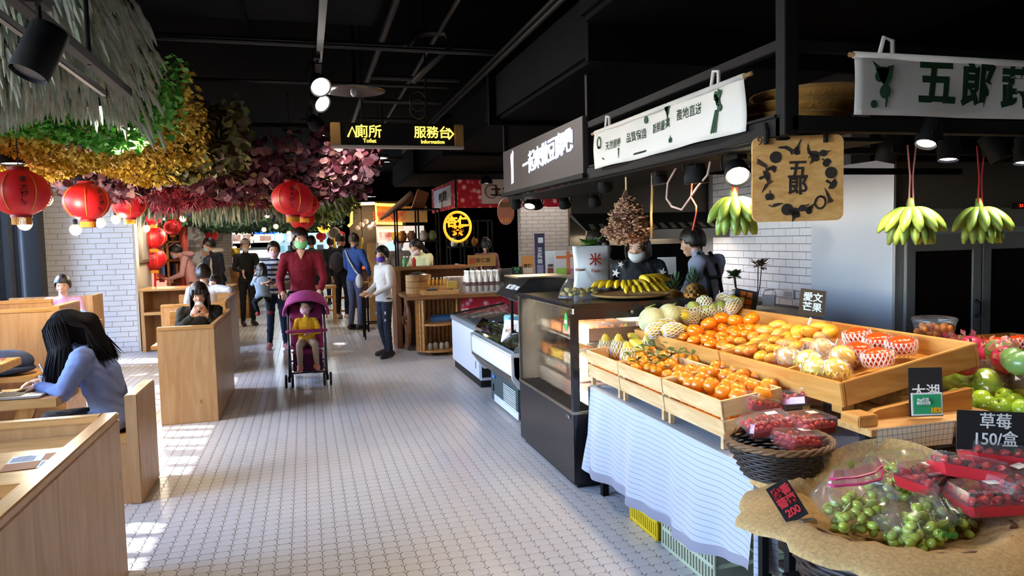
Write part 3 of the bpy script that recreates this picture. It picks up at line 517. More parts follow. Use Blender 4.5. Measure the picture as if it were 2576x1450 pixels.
def build_fruit(kind, t):
    B = lambda mb, n, m, s=True: mb.build(n, m, t, s, world=False)
    if kind in ('orange', 'tangerine', 'leafy_tangerine'):
        r = .0375; B(MB().lathe([(0, r*.9), (r*.12, r*.86), (r*.3, r*.9), (r*.7, r*.68), (r, 0), (r*.8, -r*.58), (r*.4, -r*.86), (0, -r*.9)], n=18, cap=False), 'flesh', ORANGE if kind == 'orange' else TANG); B(MB().ell((0, 0, r*.86), (.004, .004, .003), 6, 4), 'stem', GLEAF)
        if kind == 'leafy_tangerine':
            B(MB().tube([(0, 0, r*.85), (.01, .005, r*1.2), (.02, .01, r*1.5)], .0018, 5), 'twig', GLEAF); lf = MB()
            for a in (0, 2.2, 4.1): leaf(lf, (.006, .004, r*1.1), (math.cos(a), math.sin(a), .25), (0, 0, 1), .06, .014)
            B(lf, 'leaf', GLEAF, False)
    elif kind in ('persimmon', 'red_persimmon', 'netted_persimmon'):
        r = .046; m = PERS if kind == 'persimmon' else PERSR; B(MB().lathe([(0, r*.5), (r*.16, r*.52), (r*.4, r*.66), (r*.8, r*.5), (r, 0), (r*.82, -r*.5), (r*.4, -r*.66), (0, -r*.68)], n=20, cap=False), 'flesh', m)
        if kind != 'netted_persimmon':
            c = MB(); [leaf(c, (0, 0, r*.56), (math.cos(a), math.sin(a), .05), (0, 0, 1), .017, .007) for a in (0, PI/2, PI, 3*PI/2)]; B(c, 'calyx', CALYX, False)
        else: B(net(r, -r*.66, r*.42, lambda z: r*1.1*math.sqrt(max(.25, 1-(z/(r*1.25))**2)), 20, .55, .003), 'foam_net', NETP)
    elif kind in ('mango', 'red_mango'):
        B(MB().lathe([(0, .052), (.018, .046), (.032, .02), (.035, -.005), (.028, -.032), (.014, -.048), (0, -.052)], n=14, cap=False, sy=.85), 'flesh', MANGO if kind == 'mango' else MANGOR); B(MB().ell((0, 0, .052), .003, 6, 4), 'stem', STEMB)
    elif kind in ('papaya', 'netted_papaya'):
        p = [(0, .085), (.012, .08), (.026, .055), (.042, .0), (.046, -.03), (.036, -.065), (.016, -.08), (0, -.082)]; B(MB().lathe(p, n=16, cap=False), 'flesh', PAPAYA); B(MB().ell((0, 0, .085), (.006, .006, .008), 6, 4), 'stem', STEMB)
        if kind[0] == 'n': B(net(.046, -.08, .045, lambda z: float(np.interp(z, [q[1] for q in p[::-1]], [q[0] for q in p[::-1]]))+.002, 14, 1.2, .0024), 'foam_net', NETW)
    elif kind == 'netted_guava':
        r = .046; B(MB().lathe([(0, r*.98), (r*.5, r*.86), (r*.95, r*.2), (r, -r*.2), (r*.7, -r*.75), (0, -r)], n=16, cap=False), 'flesh', GUAVA); B(net(r, -r*.95, r*.45, ellr(r*1.05, r*1.12), 14, .9, .003), 'foam_net', NETW)
    elif kind == 'melon':
        r = .085; B(MB().ell((0, 0, 0), (r, r, r*1.03), 24, 16), 'rind', MELON); B(MB().tube([(0, 0, r), (0, 0, r*1.18)], .005, 6).tube([(-.035, .01, r*1.1), (0, 0, r*1.18), (.035, 0, r*1.22)], .004, 6), 'stem', mat('melon_stem', '8a9a4a', .7))
        v = MB()
        for k in range(9): a = k*PI/9; v.tube([(r*1.003*math.sin(q)*math.cos(a), r*1.003*math.sin(q)*math.sin(a), r*1.033*math.cos(q)) for q in (2*PI*i/20 for i in range(20))], .0012, 3, closed=True)
        B(v, 'rind_netting', mat('melon_net', 'd6d8b8', .7))
    elif kind == 'apple':
        r = .038; B(MB().lathe([(0, r*.62), (r*.15, r*.72), (r*.4, r*.92), (r*.8, r*.7), (r, .1*r), (r*.86, -r*.5), (r*.5, -r*.88), (r*.2, -r*.84), (0, -r*.75)], n=18, cap=False), 'flesh', APPLE); B(MB().tube([(0, 0, r*.6), (.004, 0, r*1.05)], .0018, 5), 'stem', STEMB)
    elif kind == 'dragonfruit':
        B(MB().ell((0, 0, 0), (.048, .048, .062), 16, 12), 'flesh', DRAGON); lf = MB()
        for i in range(5):
            for k in range(6): a = 2*PI*(k+.5*(i % 2))/6; z = -.045+.023*i; R = .048*math.sqrt(max(.1, 1-(z/.064)**2)); leaf(lf, (R*math.cos(a), R*math.sin(a), z), (math.cos(a)*.5, math.sin(a)*.5, 1), (math.cos(a), math.sin(a), 0), .034, .011)
        B(lf, 'scale_leaf', mat('dragon_scale', 'b8325e', .5, col2='7f9a3c', noise=.5, nscale=30), False)
    elif kind == 'green_mango': B(MB().ell((0, 0, 0), (.05, .04, .04), 16, 10), 'flesh', AVO); B(MB().ell((.05, 0, .005), .004, 6, 4), 'stem', STEMB)
    elif kind == 'pineapple':
        B(MB().lathe([(.02, -.09), (.05, -.08), (.062, -.03), (.06, .03), (.045, .08), (.02, .095)], n=20), 'core', PINEA); k = MB()
        for i in range(9):
            z = -.075+.018*i; R = float(np.interp(z, [-.09, -.03, .03, .09], [.045, .063, .061, .035]))
            for j in range(11): a = 2*PI*(j+.5*(i % 2))/11; k.ell((R*math.cos(a), R*math.sin(a), z), (.011, .011, .009), 6, 4)
        B(k, 'eye', PINEA); lf = MB()
        for i in range(26): a = i*2.4; e = .3+.9*(i/26); leaf(lf, (.01*math.cos(a), .01*math.sin(a), .09+.02*i/26), (math.cos(a)*(1.2-e), math.sin(a)*(1.2-e), e+.3), (0, 0, .2), .07+.03*(i/26), .008)
        B(lf, 'crown', mat('pineapple_leaf', '4d6b4a', .6), False)
FR = {}
def fruit(kind, p, label, group, rot=None, s=1., cat=None):
    nm = kind; cat = cat or kind.split('_')[-1]
    if rot is None: rot = (jit(.35), jit(.35), jit(3))
    if kind not in FR:
        t = thing(nm, label, cat, p, 0, group); build_fruit(kind, t); FR[kind] = t; t.rotation_euler = rot; t.scale = (s,)*3
    else: t = dup(FR[kind], p, None, label, group, rot, s)
    return t
# table, cloth
TBX, TBZ = 1.66, .675
t = thing('market_table', 'long fruit table hidden under the striped cloth', 'table', (2.1, 3.4, 0)); MB().span((1.68, 2.45, .64), (2.75, 4.2, .668)).build('table_top', WOODYY, t)
for x in (1.72, 2.7):
    for y in (2.5, 4.15): MB().span((x-.02, y-.02, 0), (x+.02, y+.02, .64)).build('leg', BLACKM, t)
CLOTH = stripes('striped_cloth', 'b4b6bc', '6e6f78', .027, .075, 1); HEM = mat('grey_hem', '8b8890', .85)
cb = [(4.20, .15), (4.04, .15), (3.78, .155), (3.40, .17), (3.13, .165), (2.8, .2), (2.4, .29)]
def zbot(y): return float(np.interp(y, [c[0] for c in cb][::-1], [c[1] for c in cb][::-1]))
def clothp(y, v):
    zb = zbot(y); z = TBZ+(zb-TBZ)*v; r = .028*v*math.sin(y*11+.7)+.012*v*math.sin(y*27); return (TBX-.005-.03*v-r, y, z)
t = thing('table_cloth', 'white cloth with thin grey stripes hanging over the fruit table front', 'cloth', (TBX, 3.4, .1))
mb = MB().grid(lambda u, v: clothp(4.20-1.75*u, v*.90), 70, 20); mb.grid(lambda u, v: (TBX-.005+1.0*v, 4.20-1.75*u, TBZ), 30, 6)
mb.build('cloth_drape', CLOTH, t, True, uvfn=lambda p: (p[1], p[2]+.006*math.sin(p[1]*9) if p[2] < TBZ-.001 else p[0]))
MB().grid(lambda u, v: clothp(4.20-1.75*u, .90+.1*v), 70, 2).build('hem', HEM, t, True)
MB().grid(lambda u, v: (TBX-.02-.05*v+.12*u*(1-.3*v)+.02*math.sin(6*u+3*v), 4.20+.02*math.sin(9*u)-.12*v*u, TBZ-(.50+.05*u)*v), 12, 14).build('corner_fold', CLOTH, t, True, uvfn=lambda p: (p[0], p[2]))
MB().grid(lambda u, v: (TBX-.03+.1*v, 2.44-.03*math.sin(v*7)*u, TBZ-.42*u), 10, 8).build('side_drape', CLOTH, t, True, uvfn=lambda p: (p[0], p[2]))
def lattice_crate(name, label, a, b, m, n):
    t = thing(name, label, 'crate', ((a[0]+b[0])/2, (a[1]+b[1])/2, 0)); x0, y0, z0 = a; x1, y1, z1 = b
    f = MB()
    for z in (z0+.01, (z0+z1)/2, z1-.01):
        f.span((x0, y0, z-.01), (x0+.012, y1, z+.01)); f.span((x1-.012, y0, z-.01), (x1, y1, z+.01)); f.span((x0, y0, z-.01), (x1, y0+.012, z+.01)); f.span((x0, y1-.012, z-.01), (x1, y1, z+.01))
    f.span((x0, y0, z0), (x1, y1, z0+.006)); f.build('frame', m, t)
    for i in range(n+1):
        y = y0+(y1-y0)*i/n; MB().span((x0+.001, y-.006, z0), (x0+.009, y+.006, z1)).build('slat', m, t)
lattice_crate('plastic_crate', 'yellow plastic crate on the floor under the striped cloth', (1.705, 3.42, 0), (2.1, 3.75, .2), mat('yellow_plastic', 'e2bd16', .45), 14)
lattice_crate('plastic_crate', 'pale green plastic crate on the floor nearest under the cloth', (1.705, 2.86, 0), (2.1, 3.36, .2), mat('pale_green_plastic', 'b9bd9c', .5), 18)
# slatted front crates
TI = math.radians(7)
def cpt(x, y, h): """crate frame: x from front 0..depth, h above slat bottom"""; return Vector((1.685+x*math.cos(TI)-h*math.sin(TI), y, .722+x*math.sin(TI)+h*math.cos(TI)))
Rt = Matrix.Rotation(-TI, 3, 'Y')
def slat_crate(label, y0, y1):
    t = thing('slatted_crate', label, 'crate', (1.85, (y0+y1)/2, TBZ)); D = .29
    for nm, c, d in (('slat', (0, 0, .135), (.012, y1-y0, .076)), ('slat', (0, 0, .045), (.012, y1-y0, .076)), ('slat', (D, 0, .135), (.012, y1-y0, .076)), ('slat', (D, 0, .045), (.012, y1-y0, .076)), ('bottom_board', (D/2, 0, .012), (D, y1-y0-.01, .008))):
        MB().box(cpt(c[0], (y0+y1)/2, c[2]), d, M=Rt).build(nm, PINE, t, bevel=.002, seg=1)
    for y in (y0+.006, y1-.006): MB().box(cpt(D/2, y, .135), (D, .012, .076), M=Rt).build('end_slat', PINEX, t, bevel=.002, seg=1); MB().box(cpt(D/2, y, .045), (D, .012, .076), M=Rt).build('end_slat', PINEX, t, bevel=.002, seg=1)
    for y in (y0+.03, y1-.03):
        for x in (.02, D-.02): p = cpt(x, y, .08); MB().span((p.x-.011, y-.011, TBZ+.002), (p.x+.011, y+.011, p.z+.05)).build('leg', PINE, t)
slat_crate('pine slatted crate of netted papayas, farthest of the three front crates', 3.80, 4.27); slat_crate('pine slatted crate of leafy tangerines between the papaya and orange crates', 3.265, 3.79); slat_crate('pine slatted crate of loose oranges, nearest of the three front crates', 2.72, 3.255)
def on_plane(px, py, P0, N):
    v = ray(px, py); N = Vector(N); return C0+v*((Vector(P0)-C0).dot(N)/v.dot(N))
Z2 = lambda zx, zy: (1460+.24828*zx, 700+.24828*zy); Z3 = lambda zx, zy: (1800+.25233*zx, 760+.25233*zy)
CN = (-math.sin(TI), 0, math.cos(TI))
def incrate(zx, zy, h): return on_plane(*Z2(zx, zy), cpt(0, 3.4, h), CN)
for zx, zy in ((255, 700), (385, 700), (485, 790), (690, 700), (460, 590), (330, 620)): fruit('netted_papaya', incrate(zx, zy, .16), 'netted papaya standing in the far front crate', 'netted papayas in the far crate', (jit(.15), jit(.15)-.1, jit(3)), 1.05)
for zx, zy in ((590, 625), (610, 690), (775, 650), (720, 600)): fruit('papaya', incrate(zx, zy, .17), 'bare yellow papaya in the far front crate', 'bare papayas in the far crate', (1.2, jit(.4), jit(3)))
for zx, zy in ((605, 795), (715, 755), (945, 750), (1000, 830), (915, 885), (515, 865), (600, 900), (760, 860), (700, 920), (770, 945), (885, 985), (660, 850), (850, 800), (1140, 850), (560, 920), (820, 900), (1000, 760), (1100, 780)):
    q = fruit('leafy_tangerine' if (zx*7+zy) % 5 < 3 else 'tangerine', incrate(zx, zy, .15), 'tangerine among leaves in the middle front crate', 'tangerines in the middle crate', None, 1.08 if zy < 900 else .9, 'tangerine')
for zx, zy in ((1070, 1020), (1125, 950), (1010, 950), (1190, 1080), (1330, 1090), (1480, 1000), (1250, 965), (1390, 905), (1485, 905), (1590, 930), (1650, 1000), (1815, 1000), (1640, 1065), (1905, 1100), (1730, 1115), (1450, 1160), (1495, 1100), (1600, 1200), (1590, 1145), (1840, 1180), (1240, 1030), (1340, 960), (1560, 1040), (1000, 1010), (1720, 930), (1120, 1080)):
    fruit('orange', incrate(zx, zy, .155), 'loose orange in the nearest front crate', 'oranges in the nearest crate', None, 1.12)
base = MB()
for y0 in (2.73, 3.28, 3.81):
    for i in range(6):
        for j in range(4): base.ell(cpt(.05+.065*j, y0+.045+.072*i, .055), .034, 8, 6)
tag(base.build('lower_fruit_layer', ORANGE, smooth=True), 'bottom layer of oranges glimpsed through the slats of the front crates', 'oranges', kind='stuff')
# big tilted trays
SL = Vector((.68, 0, .12)); SLn = SL.normalized(); TN = Vector((-SLn.z, 0, SLn.x)); TL = SL.length
def tp(y, s, h): return Vector((2.0, y, 1.0))+SLn*s+TN*h
RT = Matrix((SLn, Vector((0, 1, 0)), TN)).transposed()
def tray(label, y0, y1, div=()):
    t = thing('display_tray', label, 'tray', (2.3, (y0+y1)/2, .9)); w = .018
    for s in (w/2, TL-w/2): MB().box(tp((y0+y1)/2, s, -.05), (w, y1-y0, .1), M=RT).build('long_board', AMBER, t, bevel=.003)
    for y in (y0+w/2, y1-w/2): MB().box(tp(y, TL/2, -.05), (TL-2*w, w, .1), M=RT).build('end_board', AMBERX, t, bevel=.003)
    MB().box(tp((y0+y1)/2, TL/2, -.094), (TL-.01, y1-y0-.01, .01), M=RT).build('base_board', AMBER, t)
    for y in div: MB().box(tp(y, TL/2, -.055), (TL-2*w, .012, .08), M=RT).build('divider', AMBERX, t)
    return t
t = tray('tilted wooden tray of melons and orange persimmons, far half', 3.30, 4.30); t2 = tray('tilted wooden tray of mangoes and netted persimmons, near half', 2.41, 3.29, (2.80,))
for tt, y in ((t, 3.4), (t, 4.2), (t2, 2.5), (t2, 3.2)):
    MB().span((2.45, y-.03, TBZ), (2.53, y+.03, .96)).build('support_post', AMBER, tt); MB().span((2.06, y-.03, .86), (2.12, y+.03, .905)).build('front_support', AMBER, tt)
def intray(p, h):
    q = on_plane(p[0], p[1], tp(3, 0, h), TN); return PY(p[0], p[1], 4.2) if q.y > 4.22 else q
for zx, zy, s in ((1165, 535, 1.1), (1300, 465, 1.1), (1430, 410, 1.05), (1575, 430, 1.05), (1730, 415, 1.1), (1690, 480, .9), (1450, 520, .9), (1545, 540, .9), (1590, 575, .9), (1735, 520, .9), (1830, 525, .9), (1310, 580, .9), (1430, 590, .9), (1450, 630, .9), (1050, 600, .8), (1150, 640, .9), (1290, 635, .9), (1325, 675, .9), (1550, 640, .9), (1440, 685, .8), (1690, 570, .85), (1230, 610, .8), (1360, 520, .85), (1640, 520, .85), (1580, 480, .85)):
    fruit('persimmon', intray(Z2(zx, zy), .028 if s > 1 else -.012), 'glossy orange persimmon in the far tray', 'persimmons in the far tray', (jit(.5)-.1, jit(.4)-.3, jit(3)), s)
fruit('melon', intray(Z2(725, 435), .045), 'pale netted melon with stem at the front of the far tray', 'melons', (.2, -.2, 0)); fruit('melon', intray(Z2(895, 385), .03), 'pale netted melon behind the front melon', 'melons', (.5, 0, 1), .9)
for zx, zy, k in ((865, 480, 'netted_papaya'), (955, 525, 'netted_papaya'), (1000, 355, 'netted_papaya'), (1100, 400, 'netted_papaya'), (1490, 215, 'netted_papaya'), (1560, 275, 'netted_papaya'), (780, 520, 'netted_papaya')): fruit(k, intray(Z2(zx, zy), .03), 'netted yellow papaya lying in the far tray', 'papayas in the far tray', (1.3+jit(.3), jit(.4), random.choice((-1.2, .4, 1.5))), .95)
for zx, zy in ((1140, 305), (1255, 240), (1265, 285), (1265, 335), (1410, 300), (1180, 350), (1330, 320)): fruit('netted_guava', intray(Z2(zx, zy), .03), 'green guava in white foam net in the far tray', 'guavas in the far tray', (jit(.4), jit(.3)-.2, jit(3)))
for zx, zy, r in ((620, 240, 0), (735, 270, 1), (825, 290, 0), (935, 300, 0), (1035, 260, 0), (1145, 290, 0), (1050, 350, 0), (825, 355, 1), (710, 350, 0), (620, 320, 0), (600, 400, 0), (690, 420, 1), (480, 370, 0), (380, 350, 1), (240, 400, 1), (370, 440, 0), (500, 450, 1), (575, 475, 0), (805, 440, 0), (925, 410, 1), (345, 490, 1), (655, 490, 0), (450, 545, 0), (570, 565, 1), (140, 470, 1), (240, 490, 1), (500, 290, 1), (750, 400, 0), (430, 400, 0)):
    fruit('red_mango' if r else 'mango', intray(Z3(zx, zy), -.02 if zy > 300 else .0), f"{'reddish' if r else 'yellow'} mango in the near tray", f"{'reddish' if r else 'yellow'} mangoes in the near tray", (1.45+jit(.2), jit(.3), random.choice((.5, -1.2, 2.2))), 1.12 if zy < 330 else .95, 'mango')
for zx, zy in ((1410, 340), (1620, 395), (1850, 430), (1410, 490), (1615, 550)): fruit('netted_persimmon', intray(Z3(zx, zy), -.015), 'red persimmon in pink foam net in the near tray', 'netted persimmons in the near tray', (jit(.1), -.15, jit(3)), 1.25, 'persimmon')
def bagged(p, label, m, netm, s=1.):
    t = thing('bagged_pear', label, 'pear', p); t.scale = (s,)*3; r = .045
    MB().ell((0, 0, 0), (r, r, r*1.02), 16, 10).build('flesh', m, t, True, world=False)
    if netm: net(r, -r, r*.1, ellr(r*1.03, r*1.06), 14, .6, .003).build('foam_net', netm, t, True, world=False)
    mb = MB(); R = random.Random(int(p[0]*1e4)); V = []
    def f(u, v): a = 2*PI*u; th = PI*v*.98+.02; q = 1.22+.12*math.sin(5*a+7*v*3)+.08*math.sin(11*a); return (r*q*math.sin(th)*math.cos(a), r*q*math.sin(th)*math.sin(a), r*1.15*math.cos(th)+(.02 if v < .1 else 0))
    mb.grid(f, 22, 12).build('clear_bag', FILM, t, world=False)
for zx, zy, m, nm, l in ((730, 560, fmat('pear_tan', 'c9a064', 'b98c50'), None, 'tan pear wrapped in clear film, leftmost of the wrapped pears'), (925, 600, fmat('pear_yellow', 'd9c45a', 'c8ac3c'), NETY, 'yellow netted pear wrapped in clear film beside the mangoes'), (1060, 480, fmat('pear_tan'), None, 'tan pear in clear film behind the other wrapped pears'), (1190, 690, fmat('pear_gold', 'e0ac2e', 'cf9a24'), NETY, 'golden pear with bright yellow net at the tray front'), (1260, 560, fmat('pear_gold'), None, 'golden pear in crinkled film next to the netted persimmons'), (1000, 690, fmat('pear_yellow'), NETY, 'yellow netted pear at the near tray front edge')):
    bagged(intray(Z3(zx, zy), -.02), l, m, nm, 1.25)
for zx, zy, l in ((940, 280, 'left'), (1165, 210, 'right')): p = PY(*Z2(zx, zy), 4.72 if l == 'left' else 4.9); fruit('pineapple', p, f'pineapple with green crown behind the melons, the {l} one of two', 'pineapples', (.05, .08 if l == 'left' else -.1, 0), 1.25)
t = thing('pine_shelf', 'low shelf carrying the two pineapples behind the trays', 'shelf', (2.6, 4.8, 0)); MB().span((2.44, 4.55, .985), (3.1, 5.05, 1.005)).build('board', AMBERX, t); [MB().span((x, y, 0), (x+.03, y+.03, .985)).build('leg', AMBER, t) for x in (2.48, 3.05) for y in (4.65, 4.98)]
# bananas
def banana_mesh(mb, base, d, up, L=.17, r=.017, bend=.5):
    base, d, up = Vector(base), Vector(d).normalized(), Vector(up).normalized(); pts = []; rr = []
    for i in range(8):
        q = i/7; pts.append(base+d*L*q+up*(bend*L*.5)*(q*q-q*.35)); rr.append(r*(.4, .8, 1, 1.04, 1.03, .95, .7, .25)[i])
    mb.tube(pts, rr, 7)
def bunch(name, label, p, n, spread, m, L, drop, rz=0, tilt=0, stemlen=.05, group=None, rows=2):
    t = thing(name, label, 'banana bunch', p, rz, group); rim = PI*spread
    for row in range(rows):
        for i in range(n):
            a = -rim/2+rim*i/(n-1)+jit(.06); out = Vector((math.sin(a), -math.cos(a), 0)); d = out*(.9-.25*row)+Vector((0, 0, -drop*(.6+.5*row)))
            mb = MB(); banana_mesh(mb, Vector((math.sin(a)*.02, -math.cos(a)*.012, -.015*row)), d, -out*.35+Vector((0, 0, -1)), L*(1-.06*row), .026, .75); mb.build('banana', m, t, True, world=False)
    MB().tube([(0, 0, -.03), (0, .005, .02), (.005, .01, stemlen)], [.022, .018, .012], 8).build('stalk', m if m is BANG else mat('banana_stalk', '9a9a3c', .6), t, True, world=False)
    return t
t = thing('woven_tray', 'flat woven straw tray under the yellow bananas on the glass case', 'tray', (2.13, 4.62, 1.185)); MB().lathe([(0, .0), (.24, .004), (.27, .016), (.262, .02), (.235, .01), (0, .008)], n=28, cap=False).build('mat', mat('straw', 'a8834a', .8, bump=.6, bscale=90), t, world=False); MB().tube([(.266*math.cos(a), .266*math.sin(a), .017) for a in (2*PI*i/30 for i in range(30))], .007, 6, closed=True).build('rim', mat('straw_rim', '8d6a38', .8), t, world=False)
for k, (px, py, n, rz, l) in enumerate(((1610, 722, 7, .1, 'large bright yellow banana hand lying at the front of the straw tray'), (1540, 718, 5, -.8, 'greenish yellow banana hand at the left of the straw tray'), (1640, 708, 5, .5, 'small yellow banana hand behind the large one'))):
    p = PY(px, py, 4.62+.06*(k > 0)); t = thing('banana_hand', l, 'bananas', (p.x, p.y, 1.222+.03*(k == 2)), rz)
    for row in range(2 if k == 0 else 1):
        for i in range(n): mb = MB(); x = (i-(n-1)/2)*.034+jit(.003); banana_mesh(mb, (x*.8, .06-.05*row, .05-.03*row), (x*1.1, -.15, .02), (0, 0, -1), .15, .0235, .8); mb.build('banana', BAN, t, True, world=False)
    MB().tube([(0, .05, .03), (0, .09, .05)], [.025, .015], 8).build('stalk', mat('banana_stalk'), t, True, world=False)
RED = mat('red_ribbon', 'b3202a', .6); PINKR = mat('pink_string', 'd08a80', .7)
for (px, py, Y, lab, m, rz) in ((2292, 525, 2.9, 'green banana bunch on pink string in front of the steel fridge edge', PINKR, .0), (2465, 525, 2.9, 'green banana bunch on dark red ribbon in front of the fridge door', RED, .35), (1848, 500, 3.1, 'green banana bunch hanging beside the wooden fruit sign', RED, .5)):
    p = PY(px, py, Y); t = bunch('green_banana_bunch', lab, p, 9, 1.25, BANG, .165, .75, rz, group='hanging green bananas')
    top = 2.0 if Y < 3 else 1.98
    for dx in (-.025, .025): MB().tube([Vector((p.x+dx*.6, p.y, p.z-.02)), Vector((p.x+dx*.3, p.y, (p.z+top)/2)), Vector((p.x+dx, p.y, top))], .004, 5).build('ribbon', m, t)
# grapes, strawberries, tomatoes in front baskets
BURL = mat('burlap', 'cda468', .95, noise=.35, nscale=90, bump=.5, bscale=260); WICK = mat('dark_wicker', '2e2019', .5, noise=.5, nscale=30); WICKL = mat('rim_wicker', '7a5430', .6, noise=.4, nscale=40)
def wicker(name, label, c, r0, r1, h, sy=1., rows=11, n=36, rz=0):
    t = thing(name, label, 'basket', c, rz)
    for i in range(rows):
        q = i/(rows-1); r = r0+(r1-r0)*q; z = .01+h*q; mb = MB()
        mb.tube([((r+.006*(1 if (k+i) % 2 else -1))*math.cos(2*PI*k/n), (r+.006*(1 if (k+i) % 2 else -1))*math.sin(2*PI*k/n)*sy, z) for k in range(n)], h/rows*.56, 5, closed=True); mb.build('weave_row', WICK, t, True, world=False)
    mb = MB()
    for s in range(3): mb.tube([((r1+.006*math.cos(10*a+2.1*s))*math.cos(a), (r1+.006*math.cos(10*a+2.1*s))*math.sin(a)*sy, h+.02+.008*math.sin(10*a+2.1*s)) for a in (2*PI*k/60 for k in range(60))], .008, 5, closed=True)
    mb.build('rim', WICKL, t, True, world=False); MB().lathe([(0, .012), (r0, .012), (r0, 0), (0, 0)], n=24, sy=sy, cap=False).build('bottom', WICK, t, world=False); return t
TB = (1.70, 2.38); STZ = .676
t = thing('plywood_stool', 'plywood-topped black stool under the tomato basket', 'stool', (1.75, 2.42, 0)); MB().span((1.60, 2.2, STZ-.035), (2.0, 2.42, STZ)).build('top', wood('ply_edge', 'c89a5c', 'a87a40', 6, 'X', .5, 0), t, bevel=.003)
for x in (1.64, 1.95):
    for y in (2.23, 2.39): MB().span((x-.014, y-.014, 0), (x+.014, y+.014, STZ-.035)).build('leg', BLACKM, t)
wicker('tomato_basket', 'dark wicker basket of boxed cherry tomatoes at the front of the stall', (TB[0], TB[1], STZ+.002), .13, .19, .115)
cm = {}
def clamshell(p, rot, label, group, kind, d=(.19, .125, .07)):
    t = thing(kind+'_box', label, 'punnet', p, 0, group); t.rotation_euler = rot; x, y, h = d; red = kind == 'strawberry'
    def taper(z0, z1, k0, k1, m, nm):
        mb = MB(); R = []
        for z, k in ((z0, k0), ((z0+z1)/2, (k0+k1)/2), (z1, k1)):
            R.append([(sx*x/2*k-(sx*.012 if 1 else 0)*ax, sy_*y/2*k-sy_*.012*(1-ax), z) for sx, sy_, ax in ((-1, -1, 1), (1, -1, 1), (1, -1, 0), (1, 1, 0), (1, 1, 1), (-1, 1, 1), (-1, 1, 0), (-1, -1, 0))])
        mb.rings(R, cap=False); mb.add(R[2 if z1 > z0 else 2], [tuple(range(8))] if m is not TRAYR else []); mb.build(nm, m, t, world=False)
    if red: taper(.0, h*.5, .86, 1.0, TRAYR, 'tray'); MB().box((0, 0, .003), (x*.86, y*.86, .004)).build('tray_floor', TRAYR, t, world=False)
    taper(h*.5, h, 1.02, .9, CLAM, 'lid')
    if not red: taper(h*.5, 0, 1.0, .88, CLAM, 'base')
    rb = MB(); [rb.tube([(-x*.46+i*.012, -y*.4, h+.001), (-x*.46+i*.012, -y*.3, h+.001)], .002, 4) for i in range(14)]; rb.build('lid_ribs', CLAM, t, world=False)
    key = kind
    if key not in cm:
        mb = MB()
        if red:
            mb.cur = 0; mb.lathe([(0, -.02), (.009, -.012), (.015, 0), (.013, .008), (0, .012)], n=9, cap=False); mb.cur = 1
            for a in range(5): leaf(mb, (0, 0, .011), (math.cos(a*1.26), math.sin(a*1.26), .1), (0, 0, 1), .014, .004)
        else: mb.ell((0, 0, 0), (.0115, .0115, .0135), 8, 6)
        o = mb.build(key, [STRAW, GLEAF] if red else TOM, t, True, world=False); cm[key] = o.data; bpy.data.objects.remove(o)
    nx, ny = (6, 4) if not red else (5, 3)
    for i in range(nx):
        for j in range(ny):
            o = bpy.data.objects.new('strawberry' if red else 'cherry_tomato', cm[key]); COL.objects.link(o); o.parent = t; o.location = (-x*.38+x*.76*i/(nx-1)+jit(.004), -y*.33+y*.66*j/(ny-1)+jit(.004), h*.62+jit(.006)); o.rotation_euler = (jit(1.6), jit(1.6), jit(3)) if not red else (1.5+jit(.5), jit(.6), jit(3))
    MB().box((0, 0, h*.3), (x*.84, y*.8, h*.42)).build('fruit_filling', STRAW if red else TOM, t, world=False)
    MB().box((.03, .02, h+.002), (.045, .03, .001)).build('sticker', PAPER, t, world=False)
TRAYR = mat('red_tray', 'd8303a', .35)
B0 = STZ
for k, (px, py, z, r, l) in enumerate(((1905, 1032, .83, (.12, .25, .1), 'back left'), (2015, 1022, .84, (-.2, .2, .5), 'back right'), (1930, 1088, .80, (.1, -.1, -.15), 'front left'), (2035, 1085, .80, (.1, .05, .2), 'front right'), (2012, 1130, .765, (.05, .1, .1), 'lowest'))):
    clamshell(G(px, py, z), r, f'clear box of cherry tomatoes in the wicker basket, {l} one', 'tomato boxes in the wicker basket', 'tomato', (.2, .14, .068))
def burlap_sheet(name, label, c, R, zr, back, seed, front=.16, backy=.36):
    def f(u, v):
        a = 2*PI*u; s = v*1.42; wav = .05*math.sin(5*a+seed)+.045*math.sin(11*a+2*seed)+.02*math.sin(23*a); bk = max(0, math.sin(a+.75))**3*back
        if s <= 1: r = R*s; z = zr-.09*(1-s*s)+bk*.4*s*s+.012*s*math.sin(13*a+5*s)*math.sin(7*a-9*s); 
        else:
            q = s-1; r = R*(1+.34*min(q, .35)/.35*(1-.0*bk)+.12*q)+wav*q; z = zr+bk*.4-(front+.25*wav)*q*q*1.6*(1 if bk < .1 else 0)-.01*q
            if bk >= .02: z = zr+bk*.4+(bk*.8)*q*1.1-(front*q*q*1.6)*max(0, 1-bk*9); r = R*(1+.25*q)
        return (c[0]+r*math.cos(a), c[1]+r*math.sin(a), z)
    mb = MB().grid(f, 64, 30); o = mb.build(name, BURL, smooth=True); return tag(o, label, 'burlap cloth')
GB = (1.80, 1.92); SB = (2.34, 1.96)
wicker('grape_basket', 'large dark wicker basket under the burlap of grapes', (GB[0], GB[1], .42), .27, .33, .24, rows=12); wicker('strawberry_basket', 'dark wicker basket under the strawberry boxes at the right edge', (SB[0], SB[1], .42), .25, .30, .24, rows=12)
for k, c in enumerate((GB, SB)):
    t = thing('basket_stand', f"black metal stand under the {['grape', 'strawberry'][k]} basket", 'stand', (c[0], c[1], 0)); MB().box((c[0], c[1], .405), (.5, .46, .02)).build('top', BLACKM, t)
    for x in (-.22, .22):
        for y in (-.2, .2): MB().span((c[0]+x-.012, c[1]+y-.012, 0), (c[0]+x+.012, c[1]+y+.012, .395)).build('leg', BLACKM, t)
